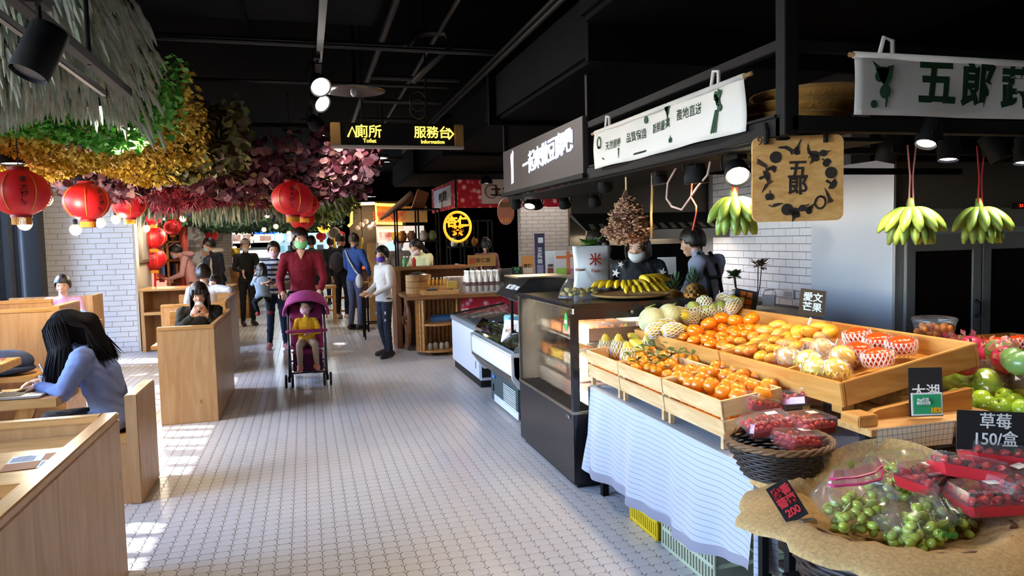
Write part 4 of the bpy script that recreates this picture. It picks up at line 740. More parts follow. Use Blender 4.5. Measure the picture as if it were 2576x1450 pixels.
burlap_sheet('burlap_lining', 'tan burlap lining the grape basket and rising behind it', GB, .34, .70, .17, .6); burlap_sheet('burlap_lining', 'tan burlap lining the strawberry basket at the right edge', SB, .29, .70, .06, 2.)
gm = MB().ell((0, 0, 0), (.0145, .0145, .0175), 10, 7).build('grape', GRAPE, None, True); GM = gm.data; bpy.data.objects.remove(gm)
def grape_bag(p, rz, sx, sy, h, n, label, pink=False, prt=False, lean=.0):
    t = thing('grape_bag', label, 'grapes', p, rz, 'bagged green grapes')
    for i in range(n):
        a, q = random.uniform(0, 2*PI), math.sqrt(random.random()); o = bpy.data.objects.new('grape', GM); COL.objects.link(o); o.parent = t
        o.location = (sx*.86*q*math.cos(a), sy*.86*q*math.sin(a), .018+h*random.uniform(.0, 1)*(1-.55*q*q)); o.rotation_euler = (jit(1.5), jit(1.5), 0)
    st = MB(); [st.tube([(jit(sx*.5), jit(sy*.5), h*.6), (jit(sx*.6), jit(sy*.6), h*1.15)], .0025, 5) for k in range(5)]; st.build('stem', mat('grape_stem', 'b3b46a', .6), t, world=False)
    def f(u, v):
        a = 2*PI*u; w = 1+.06*math.sin(4*a+9*v)+.05*math.sin(7*a+4*v); k = math.sin(PI*min(1, v*1.25)/2*1.0)**.7 if v < .55 else 1-.35*((v-.55)/.45)
        return (sx*1.12*k*w*math.cos(a), sy*1.12*k*w*(1 if v < .6 else 1-.8*(v-.6)/.4)*math.sin(a)+lean*v*v, (h*1.15+.02)*v**1.1*(1.7 if pink else 1.15)+.004)
    MB().grid(f, 26, 14).build('clear_bag', FILM, t, True, world=False)
    if pink:
        for k, vv in enumerate((.80, .87)): MB().tube([Vector(f(u/20, vv))+Vector((0, -.004, .0)) for u in range(10, 21)], .004, 5).build('pink_zip', mat('pink_zip', 'd83a7c', .4), t, world=False)
        mb = MB().grid(lambda u, v: Vector(f(.5+.5*u, .78+.18*v))+Vector((0, -.003, 0)), 14, 3); mb.build('pink_header', clear('pink_film', (1, .75, .85), op=.35, opcol='e89ab8'), t, world=False)
    if prt: text('SWEET GLOBE', .022, mat('print_green', '3c8a4a', .6), None, t, warp=lambda v: parent_matrix(t) @ (Vector((v.x, 0, v.y))+Vector((0, -sy*1.16, h*.95))), bold=.0006); lf = MB(); [lf.ell((-.03+.03*i, -sy*1.15, h*.75-.008*i), (.016, .002, .01), 8, 5) for i in range(3)]; lf.build('print_leaf', mat('print_leaf_green', '3fa34a', .6), t, world=False)
grape_bag((1.65, 1.92, .635), .25, .14, .10, .10, 52, 'zip bag of green grapes with pink header, leftmost in the burlap', True); grape_bag((1.76, 1.79, .63), .3, .13, .09, .10, 50, 'printed bag of green grapes in front of the pink-headed bag', False, True); grape_bag((1.93, 1.83, .635), .5, .13, .10, .11, 56, 'open bag of green grapes at the right of the burlap basket'); grape_bag((1.92, 2.04, .66), -.2, .12, .09, .12, 46, 'loose pile of green grapes behind the printed bag')
t = thing('grape_leaflet', 'clear bag with grape-leaf print standing behind the grapes', 'bag', (1.86, 2.2, .72)); MB().grid(lambda u, v: (1.74+.22*u, 2.17+.02*math.sin(6*u)+.02*v, .72+.14*v), 10, 6).build('film', FILM, t); lf = MB(); [leaf(lf, (1.82+.03*i, 2.155, .75+.01*math.sin(3*i)), (jit(1), -.1, jit(1)), (0, -1, 0), .045, .016) for i in range(4)]; lf.build('leaf_print', mat('leaf_print', '9ab83a', .5), t)
for k, (px, py, z, r, l) in enumerate(((2330, 1230, .735, (.1, .1, .3), 'leftmost, behind the grapes'), (2430, 1205, .78, (-.25, .15, -.5), 'tilted one in the middle'), (2510, 1175, .80, (-.25, .1, -.45), 'highest one at the right'), (2560, 1240, .75, (.1, -.1, .1), 'cut off at the right edge'), (2480, 1280, .72, (.05, .0, -.2), 'lowest flat one'))):
    clamshell(G(px, py, z), r, f'clear-lidded red punnet of strawberries, {l}', 'strawberry punnets', 'strawberry', (.21, .14, .075))
# shelf, signs and right-hand crates
t = thing('plywood_shelf', 'plywood shelf with checked cloth above the grape basket', 'shelf', (2.3, 2.33, 0)); MB().span((1.98, 2.22, .835), (2.62, 2.40, .862)).build('board', wood('ply_edge'), t, bevel=.002); MB().span((1.96, 2.26, .862), (2.05, 2.36, .905)).build('block', AMBER, t, bevel=.004)
MB().prism([(2.03, .862), (2.58, .862), (2.58, .95), (2.12, .90)], .03, M=Matrix(((1, 0, 0), (0, 0, 1), (0, 1, 0))), c=(0, 2.34, 0)).build('fascia', AMBERX, t)
for x in (2.02, 2.58): MB().span((x-.015, 2.28, 0), (x+.015, 2.31, .835)).build('leg', BLACKM, t)
mb = MB().grid(lambda u, v: (2.0+.36*u, 2.215-.012*math.sin(5*u)*v, .866-.075*v-.02*u*v), 20, 6); mb.build('checked_cloth', stripes('checked_cloth', 'ded6c2', '8a8478', .022, .1, 1, axis2=0, period2=.022), t, True, uvfn=lambda p: (p[0], p[2]))
card('price_slip', 'white paper slip hanging under the checked cloth', (2.17, 2.17, .74), (.075, .05), PAPER, (-.1, -1, .2), -.5, '128', mat('ink_grey', '6b6b70', .6), .02, 'paper')
GRN = mat('sign_green', '2fa06a', .5); YEL = mat('sign_yellow', 'e8a41e', .5)
p = PY(2292, 1030, 2.19); c = card('payment_sign', 'small green payment sign with white border on the plywood shelf', (2.22, 2.205, .90), (.118, .085), WHITE, (-.25, -1, 0), .1, None, None, cat='sign', bits=[(0, .0425, .106, .073, GRN)])
F = frame_m((2.22, 2.205, .90), Vector((0, 0, 1)).cross(Vector((-.25, -1, 0))), (0, 0, 1)) @ Matrix.Translation((0, .0425, .0055)) @ Matrix.Rotation(-.1, 4, 'X')
text('Pay優惠\n最高回饋', .013, WHITE, F @ Matrix.Translation((-.02, .012, .003)), c, bold=.0003); text('18%', .026, YEL, F @ Matrix.Translation((.028, -.022, .001)), c, bold=.001)
c = card('chalk_sign', 'black board with white and red brush writing behind the green payment sign', (2.30, 2.29, .87), (.13, .19), CHALK, (-.3, -1, 0), .08, '大湖', WCH, .055, 'sign'); F = frame_m((2.30, 2.29, .87), Vector((0, 0, 1)).cross(Vector((-.3, -1, 0))), (0, 0, 1))
text('草莓', .045, RCH, F @ Matrix.Translation((0, .05, .004)), c, bold=.001)
c = card('chalk_sign', 'black chalk sign reading strawberry price at the right edge', (2.17, 1.88, .86), (.26, .13), CHALK, (-.25, -1, 0), .1, '草莓\n150/盒', WCH, .055, 'sign', rz=-.07, bold=.0004)
c = card('chalk_sign', 'tilted black sign with red chalk writing clipped to the burlap', (1.45, 1.93, .70), (.075, .125), CHALK, (-.35, -1, .0), .3, '麝香\n葡萄\n200', RCH, .032, 'sign', rz=.5, bold=.0012); MB().box((1.47, 1.91, .69), (.05, .02, .03)).build('clip', STEEL, c)
c = card('chalk_sign', 'black sign with orange chalk writing behind the guavas', PY(1870, 790, 4.22), (.15, .16), CHALK, (-.4, -1, 0), .2, '燕巢\n芭樂\n35元', OCH, .042, 'sign', rz=-.2, bold=.001); MB().cyl(PY(1870, 790, 4.22), PY(1868, 812, 4.22), .008).build('stem', STEEL, c)
c = card('chalk_sign', 'black sign with pale blue chalk writing behind the yellow mangoes', PY(2040, 795, 3.3), (.13, .14), CHALK, (-.4, -1, 0), .2, '愛文\n芒果', mat('blue_chalk', '9fc4e6', .8), .05, 'sign', rz=-.15, bold=.001); MB().tube([PY(2040, 800, 3.3), PY(2034, 815, 3.3), PY(2045, 835, 3.3)], .006).build('stem', WCH, c)
def plain_crate(label, a, b, m=AMBERX):
    t = thing('wooden_crate', label, 'crate', ((a[0]+b[0])/2, (a[1]+b[1])/2, a[2])); w = .016; x0, y0, z0 = a; x1, y1, z1 = b
    for s, e in (((x0, y0, z0), (x1, y0+w, z1)), ((x0, y1-w, z0), (x1, y1, z1+.0))): MB().span(s, e).build('long_board', m, t, bevel=.003)
    for s, e in (((x0, y0+w, z0), (x0+w, y1-w, z1)), ((x1-w, y0+w, z0), (x1, y1-w, z1))): MB().span(s, e).build('end_board', AMBER, t, bevel=.003)
    MB().span((x0+.002, y0+.002, z0), (x1-.002, y1-.002, z0+.012)).build('base_board', m, t); return t
plain_crate('varnished crate of green apples at the right edge', (2.60, 2.33, .74), (3.5, 2.75, .83)); plain_crate('varnished crate of dragonfruit and mangoes behind the apples', (2.78, 2.80, .86), (3.9, 3.3, .99))
t = thing('crate_table', 'plain table carrying the apple and dragonfruit crates', 'table', (3.1, 2.8, 0)); MB().span((2.62, 2.34, .71), (3.9, 3.3, .738)).build('top', AMBERX, t); MB().span((2.7, 2.78, .738), (3.9, 3.3, .858)).build('riser', AMBERX, t)
for x in (2.66, 3.84):
    for y in (2.4, 3.22): MB().span((x-.02, y-.02, 0), (x+.02, y+.02, .71)).build('leg', BLACKM, t)
MB().grid(lambda u, v: (2.64+.9*u, 2.325-.015*math.sin(13*u)*v, .72-.4*v), 20, 6).build('skirt_cloth', mat('linen_skirt', 'b9ac98', .9), t, True)
for px, py in ((2415, 975), (2450, 950), (2428, 990), (2500, 985), (2470, 1005), (2530, 1000), (2560, 985), (2440, 1015), (2485, 1020), (2520, 1025), (2555, 1015), (2405, 1000), (2570, 1030), (2410, 930), (2465, 985)): fruit('apple', G(px, py, .86), 'green apple in the varnished crate at the right edge', 'green apples', (jit(.9), jit(.9), jit(3)), 1.05)
for px, py in ((2395, 885), (2450, 880), (2500, 890), (2420, 905), (2530, 905)): fruit('dragonfruit', G(px, py, 1.01), 'pink dragonfruit in the crate behind the apples', 'dragonfruit', (1.0+jit(.4), jit(.5), jit(3)), 1.25)
for px, py in ((2510, 885), (2550, 905), (2570, 915)): fruit('green_mango', G(px, py, 1.03), 'green mango beside the dragonfruit', 'green mangoes', (0, jit(.2), jit(3)), 1.3, 'mango')
for px, py in ((2460, 866), (2510, 868), (2565, 862)): fruit('netted_persimmon', G(px, py, 1.03), 'netted red persimmon behind the dragonfruit', 'persimmons behind the dragonfruit', (0, 0, jit(3)), 1.15, 'persimmon')
for px, py, l in ((2400, 950, 'bag of green apples at the crate corner'), (2480, 965, 'bag of pale pears above the apples'), (2560, 960, 'bag of kiwis at the right edge')):
    bagged(G(px, py, .90), 'clear '+l, APPLE if 'apples' in l else fmat('pear_pale', 'd8cfa8', 'c8b98c') if 'pears' in l else fmat('kiwi_skin', '7a6a3c', '5e5230', .8), None, 1.5)
t = thing('kumquat_tub', 'clear lidded tub of small orange kumquats behind the near tray', 'tub', G(2350, 850, 1.04)); MB().lathe([(.085, 0), (.1, .08), (.1, .085)], n=24).build('tub', CLAM, t, True, world=False); MB().lathe([(.104, .085), (.106, .1), (.09, .108), (0, .108)], n=24, cap=False).build('lid', CLAM, t, True, world=False)
for k in range(26):
    a = k*2.4; r = .085*math.sqrt((k+.5)/26); MB().ell((r*math.cos(a), r*math.sin(a), .03+.025*(k % 2)), (.016, .016, .019), 8, 6).build('kumquat', ORANGE, t, True, world=False)
# ================================================ STALL FRAME, BANNERS, LAMPS OVER THE FRUIT STALL
FX, FY = 1.75, 2.40
t = thing('stall_frame', 'black steel canopy frame over the fruit stall', 'frame', (FX, FY, 1.95))
for a, b, n in (((FX-.03, FY, 1.96), (FX+.03, 4.36, 2.03), 'lower_beam'), ((FX-.02, FY, 2.28), (FX+.02, 6.4, 2.32), 'upper_beam'), ((FX, FY-.03, 1.975), (6.0, FY+.03, 2.03), 'lower_beam'), ((FX, FY-.02, 2.27), (6.0, FY+.02, 2.31), 'upper_beam'), ((FX-.03, FY-.03, 1.96), (FX+.03, FY+.03, 2.778), 'post'), ((FX-.02, 4.36, 2.03), (FX+.02, 4.40, 2.618), 'post'), ((FX-.02, 6.36, 2.0), (FX+.02, 6.40, 2.618), 'post'), ((FX, 4.1, 1.97), (4.4, 4.14, 2.01), 'cross_beam'), ((FX, 3.0, 1.97), (4.0, 3.04, 2.0), 'cross_beam'), ((FX, 2.45, 1.95), (FX+.5, 6.36, 1.965), 'tray_rail')):
    MB().span(a, b).build(n, BLACKM, t, bevel=.003)
MB().span((FX-.04, FY+.02, 2.03), (FX+.6, 4.3, 2.04)).build('top_shelf', BLACKM, t)
# tofu board
t = thing('tofu_sign', 'dark brown sign board with white brush writing above the glass case', 'sign', (FX, 5.4, 2.0)); MB().span((FX-.045, 4.38, 2.0), (FX-.01, 6.32, 2.36)).build('board', mat('dark_brown_board', '2f2628', .6), t, bevel=.004); MB().span((FX-.06, 4.36, 1.97), (FX, 6.34, 2.0)).build('bottom_rail', BLACKM, t)
GLOWW = mat('sign_white_letters', 'dfe4ff', .4, emit=.75); text('一起來做豆腐吧!', .175, GLOWW, frame_m((FX-.05, 5.12, 2.2), (0, -1, .06), (0, 0, 1)), t, ext=.004, bold=.002, spacing=.82)
mb = MB(); pb = [(-.03, -.13), (.035, -.12), (.04, .05), (.05, .13), (.02, .15), (.0, .09), (-.015, .13), (-.04, .1), (-.025, 0)]; mb.prism(pb, .004, M=Matrix(((0, 0, -1), (-1, 0, 0), (0, 1, 0))), c=(FX-.046, 6.02, 2.19)); mb.build('figure', GLOWW, t)
# cloth banners
LINEN = mat('white_linen', 'dcdad8', .9, bump=.15, bscale=300); GREENP = mat('print_dark_green', '1d4a2c', .8)
def veg(mb, kind, F, s):
    P2 = lambda L: mb.prism([(x*s, y*s) for x, y in L], .002, M=F.to_3x3(), c=F.translation)
    R = lambda c, r, n=14, sx=1: P2([(c[0]+r*sx*math.cos(2*PI*i/n), c[1]+r*math.sin(2*PI*i/n)) for i in range(n)])
    if kind == 'turnip':
        R((.15, -.35), .32, 14, .9); P2([(.25, -.62), (.33, -1.0), (.38, -.98), (.36, -.6)]); [P2([(.0, -.1), (-.35-.25*k, .15+.3*k), (-.2-.1*k, .62), (.12, .5+.12*k)]) for k in range(3)]; P2([(.05, 0), (.0, .75), (.3, .9), (.35, .3), (.2, -.05)]); R((-.3, .2), .25)
    elif kind == 'celery': [P2([(-.04+.1*k, -.1), (.02+.1*k, -.1), (-.35+.16*k, -1.05), (-.42+.16*k, -1.0)]) for k in range(3)]; [R((.1*math.cos(k*1.3)+.1, .15+.13*k), .14) for k in range(4)]; R((.3, -.05), .16); [P2([(.05, .1), (.2+.12*k, .75-.05*k), (.28+.1*k, .7-.05*k), (.12, .08)]) for k in range(3)]
    elif kind == 'leafy': [P2([(-.05, -.3), (-.3+.25*k, .3), (-.1+.25*k, .5), (.12, -.2)]) for k in range(3)]; R((-.1, .25), .25); P2([(-.06, -.2), (.02, -.85), (.08, -.85), (.1, -.2)])
    elif kind == 'ring':
        n = 16; mb.rings([[F @ Vector((s*r*math.cos(2*PI*i/n), s*r*1.2*math.sin(2*PI*i/n), z)) for i in range(n)] for r, z in ((.5, 0), (.5, .002), (.36, .002), (.36, 0))], cap=False, closed=True); P2([(-.46, -.2), (-.3, -.55), (.1, -.6), (.42, -.3), (.2, -.42), (-.15, -.4)])
    elif kind == 'round':
        R((0, 0), .5, 16); 
    elif kind == 'chili': P2([(-.5, .1), (-.2, .22), (.2, .05), (.55, -.25), (.1, -.12), (-.3, -.05)]); P2([(-.5, .1), (-.62, .35), (-.55, .38), (-.42, .15)])
    elif kind == 'mushroom': P2([(-.5, 0), (-.35, .35), (0, .45), (.35, .35), (.5, 0), (.1, -.05), (.12, -.5), (-.12, -.5), (-.1, -.05)])
    elif kind == 'carrot': P2([(-.14, .25), (.14, .25), (.03, -.6)]); [P2([(-.03+.03*k, .25), (-.2+.2*k, .75), (-.1+.2*k, .78), (.03+.02*k, .25)]) for k in range(3)]
    elif kind == 'banana': P2([(-.55, .35), (-.5, -.1), (-.15, -.45), (.5, -.5), (.55, -.38), (.05, -.22), (-.3, .05), (-.42, .4)])
    elif kind == 'pepper': R((-.12, 0), .3, 12, .8); R((.16, 0), .28, 12, .8); P2([(-.02, .25), (.02, .55), (.1, .55), (.08, .25)])
def banner(label, O, ux, w, h, loops, wave=.012, rod=.05):
    t = thing('cloth_banner', label, 'banner', O); ux = Vector(ux).normalized(); n = ux.cross(Vector((0, 0, 1)))
    def f(u, v): return Vector(O)+ux*(w*u)+Vector((0, 0, -h*v))+n*(wave*math.sin(9*u+1)*(.3+.7*v)+wave*.5*math.sin(21*u+4*v))
    MB().grid(f, 40, 8).build('cloth', LINEN, t, True, solid=.002); MB().cyl(Vector(O)-ux*rod, Vector(O)+ux*(w+rod), .009, n=10).build('rod', mat('bamboo_rod', '9a7648', .6), t, True); MB().cyl(Vector(O), Vector(O)+ux*w, .013, n=10).build('rod_sleeve', LINEN, t, True)
    for q in loops: MB().tube([Vector(O)+ux*(w*q-.03), Vector(O)+ux*(w*q-.01)+Vector((0, 0, .07)), Vector(O)+ux*(w*q+.03)+Vector((0, 0, .06)), Vector(O)+ux*(w*q+.03)-Vector((0, 0, .01))], .009, 6).build('hanging_loop', LINEN, t, True)
    fw = lambda off=.006: (lambda v: f(v.x/w, -v.y/h)+n*(-(off+v.z) if False else (off+v.z)))
    return t, f, n, ux
def printed(t, f, n, ux, w, h, s, x, y, size, m=GREENP, **k):
    text(s, size, m, None, t, warp=lambda v: f((x+v.x)/w, (y-v.y)/h)+n*.004, **k)
def vegp(t, f, n, ux, w, h, kind, x, y, s, m=GREENP, rot=0):
    p = f(x/w, y/h)+n*.005; F = frame_m(p, ux, (0, 0, 1)) @ Matrix.Rotation(rot, 4, 'Z'); mb = MB(); veg(mb, kind, F, s); mb.build('vegetable_print', m, t)
B = banner('white linen banner with green vegetables and small slogans along the aisle side', (1.70, 4.16, 2.22), (0, -1, 0), 1.56, .215, (.12, .86)); a = B+(1.56, .215)
for s, x, y in (('天然健康', .27, .105), ('品質保證', .56, .098), ('新鮮嚴選', .85, .092), ('產地直送', 1.13, .07)): printed(*a, s, x, y, .054, bold=.0004)
for k, x, y, s in (('ring', .09, .07, .06), ('round', .68, .03, .04), ('leafy', .93, .03, .08), ('celery', 1.37, .09, .10), ('chili', .14, .17, .03), ('carrot', .36, .165, .04), ('pepper', .95, .17, .04)): vegp(*a, k, x, y, s)
B = banner('white linen banner with large green characters facing the entrance', (1.985, 2.33, 2.25), (1, 0, 0), 1.6, .22, (.09, .6), .008, .02); a = B+(1.6, .22)
for s, x, y, z in (('五', .38, .1, .19), ('郎', .585, .105, .185), ('蔬', .79, .11, .175), ('果', .99, .11, .175)): printed(*a, s, x, y, z, bold=.006)
vegp(*a, 'turnip', .13, .1, .085, rot=-.25); vegp(*a, 'round', .085, .18, .03)
# wooden hanging sign
t = thing('wooden_sign', 'square pine sign with a ring of fruit drawings hung under the frame corner', 'sign', (1.83, 2.44, 1.65)); qa, qb = PY(1893, 453, 2.50), PY(2122, 446, 2.38); q = frame_m((qa+qb)/2, qb-qa, (0, 0, 1))
w_, h_, r_ = (qb-qa).length/2, .163, .028; pl = []
for cx, cy, a0 in ((w_-r_, h_-r_, 0), (-w_+r_, h_-r_, 90), (-w_+r_, -h_+r_, 180), (w_-r_, -h_+r_, 270)): pl += [(cx+r_*math.cos(math.radians(a0+18*k)), cy+r_*math.sin(math.radians(a0+18*k))) for k in range(6)]
t.location = q.translation-Vector((0, 0, .18)); MB().prism(pl, -.018, M=q.to_3x3(), c=q.translation).build('board', wood('sign_pine', 'd9aa6a', 'c08a48', 5, 'X', .5, .1, False), t)
INK = mat('burnt_ink', '241a14', .8); text('五\n郎', .078, INK, q @ Matrix.Translation((0, .0, .001)), t, bold=.002, line=.78); text('91', .045, INK, q @ Matrix.Translation((-.13, .145, .001)), t, bold=-.0003)
kinds = ['round', 'pepper', 'turnip', 'chili', 'leafy', 'banana', 'round', 'celery', 'mushroom', 'carrot', 'pepper', 'chili', 'round', 'turnip', 'leafy', 'ring', 'carrot', 'mushroom']
mb = MB()
for k, kd in enumerate(kinds): a = 2*PI*k/len(kinds)+.2; F = q @ Matrix.Translation((.125*math.cos(a), .118*math.sin(a)-.005, .001)) @ Matrix.Rotation(a*1.7, 4, 'Z'); veg(mb, kd, F, .045)
mb.build('fruit_drawing', INK, t)
for x in (-.12, .1): MB().tube([q @ Vector((x, h_-.03, .01)), q @ Vector((x, h_+.02, .01)), q @ Vector((x, h_+.05, -.005))], .01, 6).build('hook', BLACKM, t)
# spot lamps
def spot(label, p, aim, r=.05, col='fff3dc', power=0, cone=1.4, name='spot_lamp', body=BLACKM, group=None, emit=14, track=None, yoke=True, L=None, lamp=None):
    p, aim = Vector(p), Vector(aim); d = (aim-p).normalized(); t = thing(name, label, 'lamp', p, 0, group); M = d.to_track_quat('Z', 'Y').to_matrix(); L = L or r*1.6
    MB().lathe(([(r*.35, -L), (r*.75, -L*.85), (r*.98, -L*.3)] if yoke or L < r*2 else [(r*.35, -L), (r*.96, -L), (r, -L*.97)])+[(r, 0), (r*.96, .004), (r*.9, -.004), (r*.7, -L*.3)], p, 20, M, cap=False).lathe([(0, -L), (r*.35, -L)], p, 20, M, cap=False).build('shade', body, t, 'auto')
    MB().lathe([(0, -.012), (r*.82, -.012), (r*.82, -.006), (0, -.006)], p, 20, M, cap=False).build('lens', mat('lamp_'+col, col, .4, emit=emit), t).parent = t.children[0]
    up = Vector((0, 0, 1)); b = p-d*L*.55
    if yoke:
        s = d.cross(up); s = s.normalized() if s.length > .1 else Vector((1, 0, 0)); MB().tube([b+s*r*1.08, b+s*r*1.15+up*r*.9, b+s*r*.7+up*r*1.8, b-s*r*.7+up*r*1.8, b-s*r*1.15+up*r*.9, b-s*r*1.08], .006, 6).build('yoke', BLACKM, t); b = b+up*r*1.8
    if track: MB().tube([b, Vector((b.x, b.y, track))], .009, 6).build('stem', BLACKM, t); MB().box((b.x, b.y, track-.015), (.05, .09, .04)).build('adaptor', BLACKM, t)
    if power: light('lamp_glow', 'SPOT', p+d*.02, power, lin(lamp or col)[:3], spot_size=cone, spot_blend=.6, shadow_soft_size=.03, aim=aim)
    return t
WARM = 'ffdfae'
spot('lit black spot lamp nearest the wooden fruit sign', PX(1856, 445, 1.86), PX(1856, 445, 1.86)+Vector((-.25, -.55, -.55)), .058, 'fff0c8', 0, track=1.965); light('lamp_glow', 'SPOT', (2.0, 3.0, 1.86), 32, lin(WARM)[:3], spot_size=1.9, spot_blend=.7, shadow_soft_size=.04, aim=(2.1, 3.2, .8))
spot('black spot lamp over the papayas, pointing down', PX(1752, 460, 1.9), PX(1752, 460, 1.9)+Vector((.05, 0, -1)), .062, 'ffd9a0', 34, 1.9, track=1.965, lamp=WARM)
spot('small black spot lamp left of the pink cords', PX(1661, 462, 1.9), PX(1661, 462, 1.9)+Vector((.1, -.1, -1)), .045, 'fff0d8', 28, 1.8, track=1.965, lamp=WARM)
spot('unlit black spot lamp beside the dried flowers', PX(1523, 475, 1.9), PX(1523, 475, 1.9)+Vector((.3, .5, -.8)), .05, '8a8680', 0, track=1.965, emit=0)
for k, (px, py, l) in enumerate(((2227, 405, 'warm spot lamp over the near tray, left of the fridge lamps'), (2385, 402, 'bright white spot lamp in front of the fridge'), (2576, 410, 'spot lamp cut off at the right edge'))):
    p = PY(px, py, 2.75); spot('black '+l, p, p+Vector((-.15, -.1, -1) if k else (-.1, .3, -1)), .045, ('ffdfa0', 'f4f6ff', 'f4f6ff')[k], (30, 24, 24)[k], 1.9, track=1.975, yoke=False, L=.12, lamp=(WARM, 'fff0dc', 'fff0dc')[k])
p = PY(2520, 400, 2.75); spot('black unlit cylinder lamp tilted beside the red ribbon', p, p+Vector((.15, -.2, -.5)), .05, '55534f', 0, track=1.975, emit=0, yoke=False, L=.13)
for k, (px, py, on) in enumerate(((1300, 520, 0), (1332, 520, 1), (1352, 522, 0), (1422, 520, 0), (1497, 515, 0))):
    p = PX(px, py, 1.9+.12*k); spot(f"black dome lamp under the tofu sign, {['leftmost', 'lit one', 'right of the lit one', 'fourth from the left', 'rightmost'][k]}", p, p+Vector((-.35, -.5, -.9) if on else (.3, .4, -.9)), .055, 'fff0d8' if on else '77746f', 40 if on else 0, 1.8, track=2.0, emit=14 if on else 0, group='dome lamps under the tofu sign', lamp=WARM)
for k, (x, y, ax, ay) in enumerate(((2.0, 2.36, 1.75, 2.1), (2.6, 2.36, 2.3, 1.9))): spot(f"black spot lamp under the front beam aimed at the {['grape', 'strawberry'][k]} basket", (x+.35, y, 1.93), (ax, ay, .7), .04, 'fff0d8', 18, 1.7, track=1.975, yoke=False, L=.1, lamp='ffe6c4')  # both lamps are added to brighten the front baskets
# dried flowers, cords
t = thing('dried_flower_bunch', 'upside-down bunch of dried brown flowers hung from the frame', 'dried flowers', (1.85, 4.06, 1.55)); c = Vector((1.85, 4.06, 1.66)); MB().tube([(1.85, 4.06, 1.96), (1.85, 4.06, 1.86)], .006).build('twine', mat('pale_twine', 'c9b878', .8), t)
sm = MB(); hd = MB(); DF = [mat('dried_tan', 'a0795a', .9), mat('dried_brown', '6d4a38', .9), mat('dried_pale', 'b8967c', .9)]
for k in range(190):
    a = k*2.4; q = math.sqrt(random.random()); hz = random.random(); rr_ = float(np.interp(hz, [0, .15, .35, .7, 1], [.09, .14, .15, .085, .03])); e = Vector((1.85+rr_*q*math.cos(a), 4.06+rr_*q*math.sin(a), 1.565+.25*hz)); sm.tube([(1.85+.01*math.cos(a), 4.06+.01*math.sin(a), 1.87), ((1.85+e.x)/2, (4.06+e.y)/2, e.z*.45+1.0), e], .0018, 4)
    for j in range(9):
        hd.cur = random.choice((0, 0, 1, 2)); hd.ell(e+Vector((jit(.022), jit(.022), jit(.02))), (.010, .010, .006), 5, 3)
sm.build('stems', DF[1], t); tag(hd.build('blossom_heads', DF, t), kind='stuff')
PCORD = mat('grey_pink_cord', 'b09a94', .7); OCORD = mat('orange_red_cord', 'd0543c', .6)
def cord(name, label, pts, m, r=.006): o = MB().tube([PX(x, y, 1.9) for x, y in pts], r, 6).build(name, m, smooth=True); return tag(o, label, 'cord')
cord('looped_string', 'pale pink cord looping beside the dome lamp over the papayas', [(1705, 415), (1680, 460), (1677, 500), (1690, 520), (1715, 528), (1735, 500), (1755, 470), (1780, 440), (1790, 390)], PCORD); cord('tied_string', 'orange red string tied below the pale cord', [(1745, 400), (1742, 450), (1738, 495), (1752, 520), (1752, 535), (1742, 580)], OCORD, .004); cord('hanging_ribbon', 'tan ribbon hanging beside the pale cords', [(1640, 415), (1641, 480), (1638, 540), (1640, 600)], mat('tan_ribbon', 'a5854c', .7), .007)
# woven baskets stored on the frame
for k in range(3):
    t = thing('stored_basket', f"flat woven straw basket stacked on the frame top, {['lowest', 'middle', 'topmost'][k]} of the stack", 'basket', (2.03+.03*k, 2.78-.04*k, 2.041+.045*k)); MB().lathe([(0, .0), (.2, .0), (.245, .035), (.25, .045), (.235, .042), (.2, .01), (0, .008)], n=28, cap=False).build('body', mat('straw_gold', 'a87a36', .8, bump=.7, bscale=60), t, True, world=False); MB().tube([(.247*math.cos(a), .247*math.sin(a), .043) for a in (2*PI*i/28 for i in range(28))], .007, 6, closed=True).build('rim', mat('straw_rim'), t, world=False)
# ================================================ FRIDGE, KITCHEN
t = thing('glass_door_fridge', 'tall steel refrigerator with two dark glass doors behind the fruit stall', 'refrigerator', (4.9, 4.7, 0)); SD = mat('dull_steel', 'a39e96', .4, .45, bump=.04, bscale=60, stretch=(30, 1, 1)); X, Y = 4.0, 4.27
MB().span((X, Y+.02, .1), (6.2, 5.17, 1.72)).build('cabinet', mat('fridge_white_panel', 'bfbfc4', .3, .2), t, bevel=.004); MB().span((X, Y+.02, 1.72), (X+.02, 5.17, 2.1)).build('upper_side', mat('fridge_white_panel'), t); MB().span((X+.02, Y+.06, 1.74), (6.2, 5.1, 2.08)).build('condenser_box', mat('speckled_grey', '6c675c', .8, noise=.3, nscale=300), t)
MB().span((X, Y, 1.60), (6.2, Y+.02, 1.74)).build('control_panel', SD, t, bevel=.003); MB().span((X, Y, .1), (X+.07, Y+.02, 1.6)).build('post', SD, t)
mb = PY(2560, 518, Y-.01); MB().box(mb, (.12, .012, .045)).build('thermostat', BLACK, t); text('2.5', .03, mat('red_digits', 'ff2a1a', .4, emit=4), frame_m(mb+Vector((.025, -.01, 0)), (1, 0, 0), (0, 0, 1)), t)
for x in (X+.07, X+.75, X+1.43):
    d = MB().span((x, Y-.03, .12), (x+.08, Y, 1.56)).span((x+.59, Y-.03, .12), (x+.67, Y, 1.56)).span((x+.08, Y-.03, 1.44), (x+.59, Y, 1.56)).span((x+.08, Y-.03, .12), (x+.59, Y, .24)).build('door', SD, t, bevel=.003); MB().span((x+.08, Y-.02, .24), (x+.59, Y-.012, 1.44)).build('glass', mat('dark_glass', '1d1512', .06), d); MB().tube([(x+.62, Y-.03, .95), (x+.62, Y-.06, .97), (x+.62, Y-.06, 1.05), (x+.62, Y-.03, 1.07)], .012).build('handle', BLACK, d)
